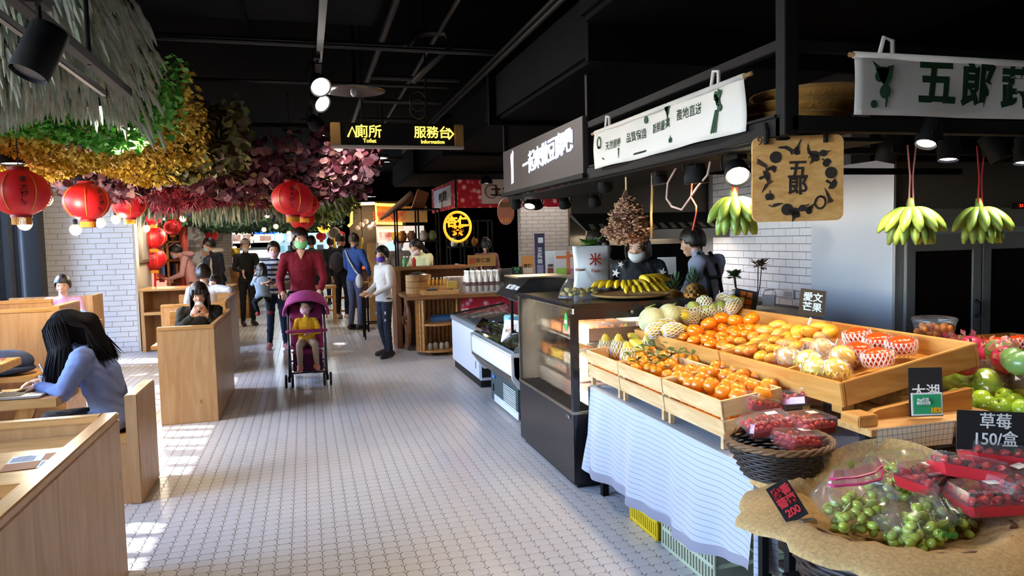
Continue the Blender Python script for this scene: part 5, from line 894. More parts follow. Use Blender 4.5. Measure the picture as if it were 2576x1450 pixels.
t = thing('range_hood', 'stainless kitchen hood with slanted filter slats behind the cashier', 'range hood', (3.6, 7.3, 1.55)); hx0, hx1 = 2.75, 4.38
My = Matrix(((0, 0, 1), (1, 0, 0), (0, 1, 0)))
MB().span((hx0, 7.0, 1.56), (hx1, 7.04, 1.66)).build('front_lip', STEEL, t, bevel=.004); MB().span((hx0, 7.45, 1.85), (hx1, 7.5, 2.5)).build('upper_panel', mat('hood_dark_steel', '6d675e', .3, .9), t); MB().prism([(7.0, 1.66), (7.04, 1.66), (7.5, 1.82), (7.46, 1.85)], hx1-hx0, M=My, c=(hx0, 0, 0)).build('slope', mat('dark_slope', '15120f', .6), t)
for k in range(14): x = hx0+.08+k*.115; MB().prism([(7.02, 1.675), (7.03, 1.67), (7.45, 1.815), (7.44, 1.83)], .05, M=Matrix(((0, .35, 1), (1, 0, 0), (0, 1, 0))), c=(x-.6, -.0, 0)).build('slat', mat('filter_slat', 'd9c9ac', .35, .7), t)
MB().span((hx0, 7.5, 1.5), (hx1, 7.55, 3.0)).build('back_panel', mat('hood_dark_steel'), t); light('hood_lamp', 'AREA', (3.5, 7.2, 1.62), 14, (1, .86, .68), shape='RECTANGLE', size=1.2, size_y=.2, aim=(3.5, 7.2, 0))
t = thing('kitchen_counter', 'steel kitchen counter under the range hood', 'counter', (3.5, 7.25, 0)); MB().span((2.6, 6.9, .86), (4.4, 7.5, .9)).build('worktop', STEEL, t); MB().span((2.62, 6.95, 0), (4.4, 7.5, .86)).build('cabinet', SD, t)
for k, (x, h, m, nm, l) in enumerate(((2.95, .22, STEEL, 'steel_pot', 'steel pot on the kitchen counter'), (3.25, .12, mat('red_tray'), 'red_tray', 'red tray on the kitchen counter behind the cashier'), (3.6, .28, mat('white_card', 'e5ddd0', .7), 'steel_canister', 'tall pale canister on the kitchen counter'))): o = MB().lathe([(0, 0), (.1, 0), (.11, h), (.1, h), (.095, .01), (0, .01)], (x, 7.2, .9), 20, cap=False).build(nm, m, smooth='auto'); tag(o, l, 'kitchenware')
# back counter of the fruit stall with potted plants, cards
t = thing('rear_counter', 'dark worktop behind the fruit trays along the tiled wall', 'counter', (4.1, 6.0, 0)); MB().span((3.75, 5.25, .84), (4.38, 6.85, .88)).build('worktop', SD, t); MB().span((3.8, 5.25, 0), (4.38, 6.8, .84)).build('cabinet', BLACK, t)
PL = mat('plant_leaf', '4f7a3a', .5, noise=.4); PLD = mat('dry_leaf', '6b4a34', .7)
def plant(label, p, h, n, m, pot='c9c4ba', stems=2, L=.14, W=.018, s=1.):
    t = thing('potted_plant', label, 'plant', p); MB().lathe([(0, 0), (.04*s, 0), (.055*s, .08*s), (.05*s, .08*s), (.045*s, .01), (0, .01)], n=18, cap=False).build('pot', mat('pot_'+pot, pot, .6), t, True, world=False)
    for k in range(stems):
        x, y = jit(.05)*s, jit(.05)*s; MB().tube([(0, 0, .06*s), (x*.6, y*.6, h*.5), (x, y, h)], .005*s, 6).build('stem', mat('stem_dark', '4a3a2c', .8), t, world=False); lf = MB()
        for i in range(n): a = i*2.4; e = .8-1.1*i/n; leaf(lf, (x, y, h-.02*i/n), (math.cos(a), math.sin(a), e), (0, 0, .8), L*random.uniform(.7, 1.1), W)
        lf.build('leaf', m, t, world=False)
plant('dark dracaena plant with spiky leaves by the tiled wall', PX(1905, 768, 4.1), .38, 16, PLD, stems=2, L=.14); plant('leafy green pot plant beside the man in the apron', PX(1855, 750, 3.95), .22, 20, PL, stems=3, L=.1, W=.03)
o = thing('white_tub', 'white plastic tub with handle on the rear counter', 'tub', PX(1935, 770, 4.15)); MB().lathe([(0, 0), (.07, 0), (.08, .1), (.075, .1), (.065, .01), (0, .01)], n=4, cap=False).build('body', WHITE, o, world=False); MB().tube([(-.07, 0, .1), (-.05, 0, .15), (.05, 0, .15), (.07, 0, .1)], .006).build('handle', WHITE, o, world=False)
o = thing('wall_socket', 'grey socket box on the tiled wall left of the fridge', 'socket', PX(1985, 740, 4.39)); MB().box((0, 0, 0), (.02, .16, .09)).build('plate', mat('socket_grey', 'b9b4b4', .5), o, world=False, bevel=.004); MB().box((-.012, 0, 0), (.004, .1, .04)).build('inlay', mat('socket_inlay', '9a9596', .5), o, world=False)
# ================================================ CEILING SERVICES
DUCT = mat('black_duct', '090a0d', .9, .0, spec=.05, bump=.25, bscale=2.5); PIPE = mat('grey_conduit', '2c2c2e', .5, .2)
t = thing('air_duct', 'large black air duct running along the ceiling over the stalls', 'duct', (2.4, 6, 2.6)); MB().span((1.62, 3.9, 2.62), (3.4, 14, 3.02)).build('far_section', DUCT, t, bevel=.03); MB().span((1.5, -1, 2.78), (3.6, 3.9, 3.25)).build('near_section', DUCT, t, bevel=.03)
for z, y in ((3.02, 0), (3.07, 0)): MB().cyl((1.56, -1, z+.03), (1.56, 12, z), .018, n=8).build('rail', BLACKM, t)
for y in (1.5, 3.9, 6.2, 8.5, 10.8): MB().span((1.56, y, 2.58), (3.5, y+.05, 3.06)).build('flange', DUCT, t)
t = thing('ceiling_duct', 'wide flat black duct under the ceiling at the top of the view', 'duct', (-.6, 4.3, 3.3)); MB().span((-2.4, 2.0, 3.32), (.62, 6.1, 3.7)).build('body', mat('grey_black_duct', '131316', .9, spec=.06, noise=.2, nscale=2), t, bevel=.04); [MB().span((x, 2, 3.30), (x+.04, 6.1, 3.33)).build('seam', DUCT, t) for x in (-1.6, -.4)]
def pipe(label, a, b, r=.02, m=PIPE): tag(MB().cyl(a, b, r, n=8).build('ceiling_pipe', m, smooth='auto'), label, 'pipe')
for k, (a, b, r, l) in enumerate((((-4, 6.3, 3.22), (3.4, 6.3, 3.2), .02, 'nearest pair, lower'), ((-4, 6.5, 3.28), (3.4, 6.5, 3.28), .03, 'nearest pair, upper'), ((-4, 8.2, 3.3), (1.6, 8.2, 3.3), .02, 'second row'), ((-4, 10.5, 3.2), (1.6, 10.5, 3.2), .03, 'third row'), ((-3, 13.5, 3.1), (5, 13.5, 3.1), .03, 'fourth row, far'), ((.75, 2, 3.5), (.75, 20, 3.3), .03, 'lengthwise pipe right of the flat duct'), ((1.2, 4, 3.45), (1.2, 16, 3.3), .02, 'lengthwise pipe beside the big duct'), ((-1.1, 2, 3.25), (-1.1, 6.3, 3.22), .015, 'short lengthwise pipe under the flat duct'))): pipe('dark ceiling pipe, '+l, a, b, r)
for k in range(4): pipe(f"ceiling conduit crossing above the direction sign, {['first', 'second', 'third', 'fourth'][k]} from the camera", (.7, 7.6+1.1*k, 3.25-.03*k), (1.6, 7.6+1.1*k, 3.25-.03*k), .025)
o = MB().tube([(1.05+.07*math.cos(a), 6.9, 2.93+.07*math.sin(a)-.006*i) for i, a in enumerate(2*PI*i/12 for i in range(27))], .006, 5).build('cable_coil', PIPE); tag(o, 'coil of grey cable hanging from the ceiling pipes', 'cable')
o = MB().tube([(.9, 6.4, 3.25), (1.0, 6.5, 3.4), (1.25, 6.5, 3.42), (1.3, 6.45, 3.3), (1.0, 6.8, 3.05)], .03, 8).build('flexible_conduit', PIPE, smooth=True); tag(o, 'bent flexible conduit above the cable coil', 'conduit')
for k, (a, b, c) in enumerate((((.6, 5.2, 3.45), (1.2, 5.2, 3.28), (2.0, 5.2, 3.5)), ((1.3, 4.6, 3.6), (1.5, 4.6, 3.3), (1.9, 4.6, 3.45)))): tag(MB().tube(bez(a, b, c, 10), .008, 6).build('loose_cable', mat('pale_cable', '8a8a86', .6)), f"pale cable sagging under the ceiling, {['longer left', 'shorter right'][k]} one", 'cable')
for k, (x, y, z0) in enumerate(((1.15, 7.0, 2.7), (.55, 7.0, 2.7), (1.0, 9.5, 2.9))): pipe(f"thin vertical hanger rod near the direction sign, {['right', 'left', 'rear'][k]} one", (x, y, z0), (x, y, 3.9), .008, BLACKM)
# direction sign
t = thing('direction_sign', 'black hanging sign with glowing yellow toilet and information lettering', 'sign', (.88, 7.0, 2.46)); SX0, SX1, SZ0, SZ1 = .26, 1.50, 2.475, 2.70
MB().span((SX0+.09, 6.99, SZ0+.02), (SX1-.09, 7.04, SZ1)).build('panel', mat('sign_black', '0c0c0d', .35), t); TAN = mat('sign_tan', 'b58a4c', .45)
for a, b in ((SX0, SX0+.09), (SX1-.09, SX1)): MB().span((a, 6.98, SZ0+.01), (b, 7.05, SZ1)).build('end_block', TAN, t, bevel=.006)
MB().span((SX0, 6.98, SZ0-.005), (SX1, 7.05, SZ0+.02)).build('light_strip', mat('sign_strip', 'cfc6ba', .4), t)
YG = mat('yellow_letters_glow', 'ffd84a', .4, emit=3.2)
def st(s, x, z, size, **k): text(s, size, YG, frame_m((x, 6.985, z), (1, 0, 0), (0, 0, 1)), t, bold=k.pop('bold', .0012), **k)
st('廁所', .60, 2.615, .125); st('Toilet', .61, 2.535, .05, bold=.0006); st('服務台', 1.20, 2.615, .118); st('Information', 1.20, 2.532, .048, bold=.0006)
for pts in ([(.415, 2.57), (.455, 2.66), (.495, 2.57)], [(1.355, 2.66), (1.40, 2.61), (1.355, 2.56)]): MB().tube([(x, 6.985, z) for x, z in pts], .008, 5).build('arrow', YG, t)
# aisle track with spots
t = thing('lamp_track', 'black lamp track running down the aisle ceiling', 'track', (.17, 8, 3.1)); MB().span((.145, 2, 3.12), (.195, 14, 3.16)).build('rail', mat('track_grey', '2a2a2c', .5, .2), t)
for y in (3, 6, 9, 12): MB().cyl((.17, y, 3.16), (.17, y, 3.9), .008).build('hanger', BLACKM, t)
for k, (px, py, Y, r, dx, on, pw) in enumerate(((812, 220, 6.2, .088, (.25, -.75, -.55), 1, 60), (806, 262, 6.9, .085, (.5, -.6, -.5), 1, 60), (812, 318, 8.0, .08, (.55, .5, -.6), 1, 100), (808, 352, 9.2, .075, (.6, .3, -.6), 1, 100), (795, 385, 10.6, .07, (-.4, .5, -.7), 0, 0))):
    p = PY(px, py, Y); p.x = .17+.03*(k % 2); spot(f"aisle track spotlight, {['nearest brightest', 'second', 'third tilted right', 'fourth', 'farthest unlit'][k]} one", p, p+Vector(dx), r, 'fff8ec', pw, 1.7, emit=16 if on else 0, track=3.12, lamp='fff6ee')
t = thing('disc_lamp', 'flat black disc pendant lamp beside the aisle spotlights', 'lamp', (.43, 6.6, 2.98)); c = PY(890, 222, 6.6); MB().lathe([(0, .03), (.04, .028), (.27, -.02), (.272, -.026), (.04, .015), (0, .018)], c, 28, cap=False).build('shade', mat('dark_enamel', '35373c', .3), t, True); MB().cyl(c+Vector((0, 0, .02)), (c.x, c.y, 3.9), .022).build('stem', BLACKM, t); MB().ell(c-Vector((0, 0, .03)), (.03, .03, .045), 12, 8).build('bulb', mat('unlit_bulb', 'b8b8b8', .1), t, True)
# left track with cylinder lamp and pendant domes
t = thing('window_track', 'black lamp track over the left booths', 'track', (-1.3, 4, 2.6)); xl = PY(100, 60, 2.9); MB().span((xl.x-.02, 1, xl.z), (xl.x+.02, 4.2, xl.z+.04)).build('rail', BLACKM, t); MB().span((xl.x-.12, 1, xl.z+.0), (xl.x-.1, 4.2, xl.z+.03)).build('rail', mat('track_grey'), t); MB().cyl((xl.x, 3.5, xl.z), (xl.x, 3.5, 3.9), .01).build('hanger', BLACKM, t)
p = PY(72, 185, 2.55); spot('large black cylinder lamp at the top left in front of the white plumes', p, p+Vector((-.3, -.25, -.8)), .055, '3a3836', 0, track=xl.z, emit=0, yoke=False, L=.16)
for k, (px, py, Y, r, l) in enumerate(((326, 325, 5.6, .08, 'below the yellow leaves'), (250, 272, 5.0, .08, 'among the white plumes'), (222, 462, 9.0, .13, 'above the second red lantern'), (30, 412, 6.6, .09, 'above the leftmost red lantern'))): p = PY(px, py, Y); spot('black dome lamp lit '+l, p, p+Vector((.05, -.02, -1)), r, 'fffaf0', 70, 1.9, track=2.95, yoke=False, L=r*1.1, lamp='ffeeda')
for k, (px, py, Y) in enumerate(((952, 398, 13.0), (930, 495, 19.0))):
    c = PY(px, py, Y); o = thing('ceiling_downlight', f"round recessed downlight right of the aisle, {['near', 'far'][k]} one", 'lamp', c); MB().lathe([(0, 0), (.17, 0), (.19, .02), (.17, .05), (0, .05)], n=24, cap=False).build('ring', mat('downlight_ring', '6a6a6a', .5), o, True, world=False); MB().lathe([(0, -.003), (.15, -.003), (.15, -.001), (0, -.001)], n=24, cap=False).build('lens', mat('lamp_dim', 'd8d8d8', .5, emit=1.2), o, world=False); MB().cyl((0, 0, .05), (0, 0, 3.9-c.z), .008).build('stem', BLACKM, o, world=False)
# dome lamps added along the ceiling and behind the viewer to brighten the hall
k = 0
for (x, y, pw) in ((-2.2, 1.5, 36), (1.0, .5, 40), (3.2, .8, 40), (.3, 12.5, 90), (-1.4, 15.5, 140), (1.8, 16.5, 140), (.2, 20, 160), (-2.4, 20, 130), (2.6, 22, 120), (.3, 26, 150), (2.6, 10.6, 110), (4.4, 12.9, 110), (-1.9, 9.0, 30), (0.3, 2.5, 36)):
    k += 1; n_ = ['first', 'second', 'third', 'fourth', 'fifth', 'sixth', 'seventh', 'eighth', 'ninth', 'tenth', 'eleventh', 'twelfth', 'thirteenth', 'fourteenth'][k-1]
    zt = 2.62 if (x, y) == (2.6, 10.6) else 2.78 if (x, y) == (3.2, .8) else 3.9
    spot(f'black ceiling dome lamp of the hall, {n_} in the row', (x, y, min(3.35, zt-.2)), (x+.05, y, 0), .09, 'fff4e2', pw*(.6 if zt < 3 else 1), 2.4, track=zt, yoke=False, L=.1, group='hall dome lamps', lamp='fff5ea', emit=6)
# ================================================ LANTERNS AND BULBS
REDL = mat('lantern_red', 'c4121c', .45, emit=.12); GOLD = mat('gold_trim', 'e0b23c', .35, .5); FRG = mat('orange_fringe', 'e39a1e', .7); LINK = mat('lantern_ink', '3a0a0c', .7)
def lantern_proto(t, txt=True):
    r, h = .2, .165; pr = []
    for i in range(33): q = i/32; z = h-2*h*q; pr.append((max(.07, r*math.sqrt(max(0, 1-(z/(h*1.06))**2)))*(1+.012*(-1)**i), z))
    MB().lathe(pr, n=28, cap=False).build('shade', REDL, t, True, world=False)
    MB().lathe([(.068, h-.005), (.072, h), (.07, h+.025), (0, h+.025)], n=20, cap=False).lathe([(.068, -h+.005), (.072, -h), (.07, -h-.02), (0, -h-.02)], n=20, cap=False).build('collar', mat('dark_red', '8f0f18', .5), t, 'auto', world=False)
    for k in range(6):
        a = 2*PI*k/6+.3; MB().tube([((np.interp(z, [q[1] for q in pr[::-1]], [q[0] for q in pr[::-1]])+.004)*math.cos(a), (np.interp(z, [q[1] for q in pr[::-1]], [q[0] for q in pr[::-1]])+.004)*math.sin(a), z) for z in (h*.8-h*1.6*i/12 for i in range(13))], .0035, 4).build('gold_line', GOLD, t, world=False)
    f = MB(); [f.box((.062*math.cos(2*PI*i/40), .062*math.sin(2*PI*i/40), -h-.045), (.006, .006, .055), 2*PI*i/40) for i in range(40)]; f.build('fringe', FRG, t, world=False)
    MB().cyl((0, 0, h+.02), (0, 0, h+.9), .004).build('cord', LINK, t, world=False)
    for j, s in enumerate(('東', '大', '博', '雅')):
        a = -PI/2+.45; z = .085-.055*j; R = np.interp(z, [q[1] for q in pr[::-1]], [q[0] for q in pr[::-1]])+.008
        text(s, .05, LINK, frame_m((R*math.cos(a), R*math.sin(a), z), (-math.sin(a), math.cos(a), 0), (0, 0, 1)), None, name='character', bold=.001).parent = t
LD = [(50, 485, 6.3, .40, 'leftmost large red lantern with black characters'), (218, 508, 7.9, .41, 'second red lantern from the left, in front of the white pier'), (325, 515, 10.0, .40, 'third red lantern from the left at the pier corner'), (735, 500, 8.2, .42, 'large red lantern hanging above the aisle'), (764, 515, 9.3, .36, 'red lantern right behind the large aisle lantern'), (760, 552, 11.5, .36, 'lower red lantern behind the aisle lantern'), (382, 538, 13.3, .40, 'red lantern at the top of the string beside the pier'), (385, 597, 13.4, .42, 'middle red lantern of the string beside the pier'), (387, 652, 13.5, .40, 'lowest red lantern of the string beside the pier'), (433, 572, 16.0, .33, 'red lantern behind the pier string in the book stall'), (528, 557, 19, .34, 'upper small red lantern near the white column'), (531, 592, 19, .34, 'lower small red lantern near the white column'), (740, 581, 20, .27, 'small far red lantern left of the yellow round sign'), (858, 592, 21, .24, 'small far lantern stacked right of the round signs, upper'), (858, 612, 21, .24, 'small far lantern stacked right of the round signs, lower'), (808, 595, 23, .3, 'tiny far red lantern under the yellow round sign')]
lp = None
for px, py, Y, d, l in LD:
    p = PY(px, py, Y)
    if lp is None: lp = thing('red_lantern', l, 'lantern', p, 0, 'red paper lanterns'); lantern_proto(lp); q = lp
    else: q = dup(lp, p, jit(.6), l)
    q.scale = (d/.4,)*3
o = MB().cyl(PY(390, 675, 13.5), PY(391, 772, 13.5), .018, n=8).build('red_tassel', mat('tassel_red', 'c01a1e', .6)); tag(o, 'long red tassel hanging under the lantern string', 'tassel')
bp = None
for k, (px, py, Y, l) in enumerate(((62, 562, 6.8, 'below the leftmost lantern'), (116, 502, 7.4, 'at the window jamb'), (190, 578, 8.2, 'lowest one in front of the white pier'), (252, 560, 8.9, 'right of the lowest pier bulb'), (291, 552, 10.0, 'below the third lantern'), (368, 575, 12.5, 'at the lantern string'), (412, 545, 12.5, 'right of the lantern string'), (460, 550, 13.5, 'in front of the book stall'), (566, 368, 7.2, 'by'), (590, 625, 18, 'left one over the far counter'), (625, 620, 18, 'second one over the far counter'), (664, 578, 17, 'third one over the far counter'), (694, 570, 16, 'fourth one over the far counter'), (727, 587, 17, 'left of the father'), (672, 542, 15, 'under the far foliage'), (634, 600, 19, 'small one above the cap'))):
    if k == 8: continue
    p = PY(px, py, Y)
    if bp is None:
        bp = thing('globe_bulb', 'glowing globe bulb '+l, 'bulb', p, 0, 'hanging globe bulbs'); MB().ell((0, 0, 0), (.056, .056, .058), 18, 12).build('globe', clear('bulb_glass', refl=.2, op=.12, opcol='fff4e0'), bp, True, world=False); MB().ell((0, 0, .0), (.036, .036, .038), 12, 8).build('filament', BULB, bp, True, world=False); MB().lathe([(.018, .05), (.022, .06), (.02, .1), (0, .1)], n=12, cap=False).build('socket', BLACK, bp, True, world=False); MB().cyl((0, 0, .1), (0, 0, 1.6), .003, n=6).build('wire', BLACK, bp, world=False)
    else: dup(bp, p, 0, 'glowing globe bulb '+l)
    if Y < 14: light('bulb_glow', 'POINT', p-Vector((0, 0, .1)), 26, (1, .86, .66), shadow_soft_size=.05)
# ================================================ HANGING FOLIAGE
def slab_pts(n, x0, x1, y0, y1, zb, th, edge=.5):
    """points over the underside and the sloping rim of a leafy slab, with outward direction"""
    out = []
    for _ in range(n):
        x, y = random.uniform(x0, x1), random.uniform(y0, y1); e = min(x-x0, x1-x, (y-y0)*1.3, (y1-y)*1.6+.25)/edge; b = .08*math.sin(5*x+3*y)+.06*math.sin(9*y-4*x)
        k = min(1, max(0, e)); z = zb+b+th*(1-math.sqrt(max(0, 1-(1-k)**2)))
        if random.random() < .35 and k < 1: z = zb+b+random.uniform(0, th)
        out.append((x, y, z, 1-k))
    return out
def foliage(label, mats, n, rect, zb, th, size, shape='leaf', name='hanging_foliage', droop=.4):
    mb = MB(); x0, x1, y0, y1 = rect; cx, cy = (x0+x1)/2, (y0+y1)/2
    for x, y, z, e in slab_pts(n, x0, x1, y0, y1, zb, th):
        mb.cur = random.randrange(len(mats)); p = Vector((x, y, z)); s = size*random.uniform(.6, 1.3)
        if shape == 'plume':
            d = Vector(((x-cx)*.45*e+jit(.15), (y-cy)*.35*e-.1+jit(.15), -1)).normalized(); q = p+d*s; mb.tube([p, p+d*s*.35+Vector((0, 0, .01)), p+d*s*.75, q+Vector((0, 0, -.01))], [s*.045, s*.085, s*.06, .002], 5, cap=False)
        else:
            a = Vector((jit(1), jit(1), -droop+jit(.5))).normalized(); b = a.cross(Vector((jit(1), jit(1), jit(1)))).normalized()
            if shape == 'round': mb.add([p, p+a*s*.35+b*s*.42, p+a*s*.8+b*s*.4, p+a*s*1.05, p+a*s*.8-b*s*.4, p+a*s*.35-b*s*.42], [(0, 1, 2, 3, 4, 5)])
            elif shape == 'maple':
                for k in (-.8, -.3, .3, .8): d = (a+b*k).normalized(); c = a.cross(b)*.0; mb.add([p, p+d*s*.5+b*s*.08, p+d*s, p+d*s*.5-b*s*.08], [(0, 1, 2, 3)])
            else: mb.add([p, p+a*s*.5+b*s*.28, p+a*s, p+a*s*.5-b*s*.28], [(0, 1, 2, 3)])
    o = mb.build(name, mats); return tag(o, label, 'foliage', kind='stuff')
fm = lambda n, c, c2: mat('leaf_'+n, c, .6, noise=.3, nscale=25, col2=c2)
foliage('canopy of pale green and white hanging plumes at the top left', [fm('plume_white', 'e4eae0', 'c0ccba'), fm('plume_pale', 'cddac8', 'a4b8a0'), fm('plume_cream', 'e6e6d8', 'c8c8b0')], 4600, (-2.9, -.86, 3.7, 5.1), 2.47, .5, .14, 'plume')
foliage('strip of bright green leaves behind the white plumes', [fm('bright_green', '64b83a', '3f8a28'), fm('mid_green', '8aca5a', '58a038')], 7000, (-2.9, -.80, 5.0, 6.0), 2.40, .5, .06, 'leaf')
foliage('wide band of yellow leaves hanging over the left booths', [fm('yellow', 'e2ba30', 'c09420'), fm('ochre', 'cfa428', 'a88018'), fm('lemon', 'ecd05a', 'd0aa34')], 21000, (-3.7, -.78, 5.9, 8.3), 2.36, .5, .055, 'leaf')
foliage('fringe of brown and olive leaves at the end of the yellow band', [fm('brown_leaf', '6d5636', '4a3a24'), fm('olive_leaf', '8a8a4a', '5e6034')], 3500, (-1.5, -.55, 7.2, 8.9), 2.40, .55, .09, 'round')
bur = [fm('burgundy', '7a3a44', '4a1e28'), fm('mauve', 'a07484', '6a4452'), fm('wine', '5e2430', '3a141c'), fm('dusty_pink', 'b88a86', '8a5a58')]
foliage('mass of burgundy and mauve round leaves over the aisle', bur, 7000, (-2.9, .85, 8.6, 10.9), 2.34, .6, .11, 'round')
foliage('patch of red maple leaves among the burgundy leaves', [fm('maple_red', 'b02a3a', '7a1a26'), fm('maple_deep', '8a2030', '5a141e')], 2600, (-2.3, -.3, 9.2, 11.2), 2.26, .35, .13, 'maple')
foliage('scatter of lime yellow leaves under the burgundy mass', [fm('lime', 'b0b03a', '84902a')], 500, (-1.6, .4, 9.0, 11.4), 2.28, .3, .07, 'round')
foliage('band of cream and pale green grasses behind the burgundy leaves', [fm('cream_grass', 'c9c4a4', '9a9a78'), fm('sage', '9aa684', '6d7e5c'), fm('plume_white', 0, 0) if False else fm('grey_green', '8e9a86', '66735f')], 1700, (-2.6, .7, 11.0, 12.6), 2.28, .4, .22, 'plume')
foliage('band of olive and green leaves at the right end of the canopy', [fm('olive_green', '7d8a3c', '56622a'), fm('grass_green', '94a24e', '6a7a34')], 5000, (-.5, .85, 11.0, 14.0), 2.15, .55, .1, 'leaf')
foliage('violet leaves hanging further back over the aisle', [fm('violet', '4a4a9a', '2c2c66')], 1600, (-2.4, .2, 13.5, 15.5), 2.28, .3, .1, 'leaf'); foliage('far dark green foliage over the rear of the hall', [fm('far_green', '4f7a4a', '2e5030'), fm('far_dark', '35503a', '1f3424')], 4500, (-2.8, .9, 16, 21), 2.1, .4, .13, 'leaf')
lm = MB().add([(0, 0, 0), (.04, .035, .005), (.04, .08, 0), (0, .105, -.01), (-.04, .08, 0), (-.04, .035, .005)], [(0, 1, 2, 3, 4, 5)]); lms = [lm.build('leaf', m).data for m in bur]
for o in [o for o in bpy.data.objects if o.data in lms]: bpy.data.objects.remove(o)
fol = [o for o in bpy.data.objects if o.get('label', '').startswith('mass of burgundy')][0]
for x, y, z, e in slab_pts(260, -2.9, .85, 8.55, 10.6, 2.30, .6):
    o = bpy.data.objects.new('leaf', random.choice(lms)); COL.objects.link(o); o.parent = fol; o.location = (x, y, z); o.rotation_euler = (jit(1.2), jit(1.2), jit(3)); o.scale = (random.uniform(.8, 1.3),)*3
# ================================================ PEOPLE
def remesh(mb, voxel, smooth=3, f=.5):
    me = bpy.data.meshes.new('body'); me.from_pydata([tuple(v) for v in mb.v], [], mb.f); o = bpy.data.objects.new('body', me)
    r = o.modifiers.new('r', 'REMESH'); r.mode = 'VOXEL'; r.voxel_size = voxel
    if smooth: s = o.modifiers.new('s', 'SMOOTH'); s.factor = f; s.iterations = smooth
    m2 = evaluated_mesh(o)
    V = np.empty(len(m2.vertices)*3); m2.vertices.foreach_get('co', V); Fs = [tuple(p.vertices) for p in m2.polygons]; bpy.data.meshes.remove(m2); return V.reshape(-1, 3), Fs
class Body:
    def __init__(s): s.mb = MB(); s.seg = []; s.parts = []
    def limb(s, pts, rad, m):
        P = [Vector(p) for p in pts]
        for i, p in enumerate(P): s.mb.ell(p, rad[i], 10, 8)
        for i in range(len(P)-1): s.mb.tube([P[i], P[i+1]], [rad[i], rad[i+1]], 10); s.seg.append((np.array(P[i]), np.array(P[i+1]), rad[i], rad[i+1], m))
    def done(s, voxel, mats):
        V, Fs = remesh(s.mb, voxel); C = np.array([V[list(f)].mean(0) for f in Fs]); best = np.full(len(C), 1e9); idx = np.zeros(len(C), int)
        for a, b, ra, rb, m in s.seg:
            d = b-a; L = d.dot(d)+1e-9; t = np.clip(((C-a) @ d)/L, 0, 1); dist = np.linalg.norm(C-(a+t[:, None]*d), axis=1)-(ra+(rb-ra)*t); k = dist < best; best[k] = dist[k]; idx[k] = mats.index(m)
        return V, Fs, list(idx)
HAIRK = mat('black_hair', '16120f', .38, noise=.5, nscale=9, stretch=(12, 12, 1), bump=.5, bscale=10, col2='241a14'); HAIRB = mat('brown_hair', '3d2a20', .4, noise=.5, nscale=9, stretch=(12, 12, 1), bump=.5, bscale=10, col2='241812'); HAIRL = mat('ash_hair', '5e4c3c', .45, noise=.5, nscale=9, stretch=(12, 12, 1), bump=.4, bscale=10)
EYEW = mat('eye_white', 'd8d2cc', .3); EYEB = mat('eye_dark', '140f0d', .2); LIP = mat('lips', 'b0706a', .4)
def hand(d, n, L, curl, side, spread=.12):
    """hand mesh at origin: fingers along d, palm faces n, thumb on side (+1/-1)"""
    d = Vector(d).normalized(); n = Vector(n); n = (n-d*n.dot(d)).normalized(); x = d.cross(n)*side; k = L/.18; mb = MB()
    F3 = Matrix((x, d, -n)).transposed(); mb.ell(d*.045*k, (.041*k, .05*k, .016*k), 12, 8, F3); mb.tube([-d*.03*k, d*.02*k], [.026*k, .03*k], 8); mb.ell(d*.07*k, (.04*k, .02*k, .014*k), 10, 6, F3)
    for i, (o, l) in enumerate(((.031, .072), (.0105, .082), (-.0105, .076), (-.03, .058))):
        b = d*.08*k+x*o*k; a = 0; pts = [b]; q = d+x*o*spread*8; q.normalize()
        for j, fl in enumerate((.46, .3, .26)): a += curl*(.7, 1.1, .8)[j]; pts.append(pts[-1]+(q*math.cos(a)+n*math.sin(a))*l*fl*k)
        mb.tube(pts, [.0098*k, .0092*k, .0085*k, .0065*k], 7); [mb.ell(pts[j], .0094*k, 7, 5) for j in (1, 2)]
    p0 = d*.012*k+x*.028*k; p1 = p0+(x*.8+d*.7+n*.25).normalized()*.04*k; p2 = p1+(d*.9+x*.2+n*(.3+curl*.4)).normalized()*.033*k; p3 = p2+(d*.9-x*.1+n*(.2+curl*.4)).normalized()*.024*k; mb.tube([p0, p1, p2, p3], [.013*k, .0115*k, .0105*k, .008*k], 7); mb.ell(p0, .015*k, 7, 5)
    return mb
def headmesh(detail):
    mb = MB(); mb.ell((0, .012, .022), (.077, .096, .098), 18, 14); mb.ell((0, -.028, -.045), (.056, .062, .066), 14, 10); mb.ell((0, -.062, -.088), (.026, .022, .022), 10, 8); mb.ell((0, -.07, -.005), (.05, .03, .04), 12, 8)
    mb.ell((0, -.098, -.022), (.0145, .02, .012), 10, 8); mb.tube([(0, -.083, .02), (0, -.101, -.018)], [.008, .012], 8); mb.ell((0, -.084, -.062), (.026, .014, .013), 10, 6)
    for s in (-1, 1): mb.ell((s*.076, .014, -.012), (.011, .02, .032), 8, 8); mb.ell((s*.04, -.062, -.03), (.024, .024, .022), 10, 8); mb.ell((s*.033, -.083, .022), (.024, .01, .007), 8, 6)
    return mb
HEADV = None
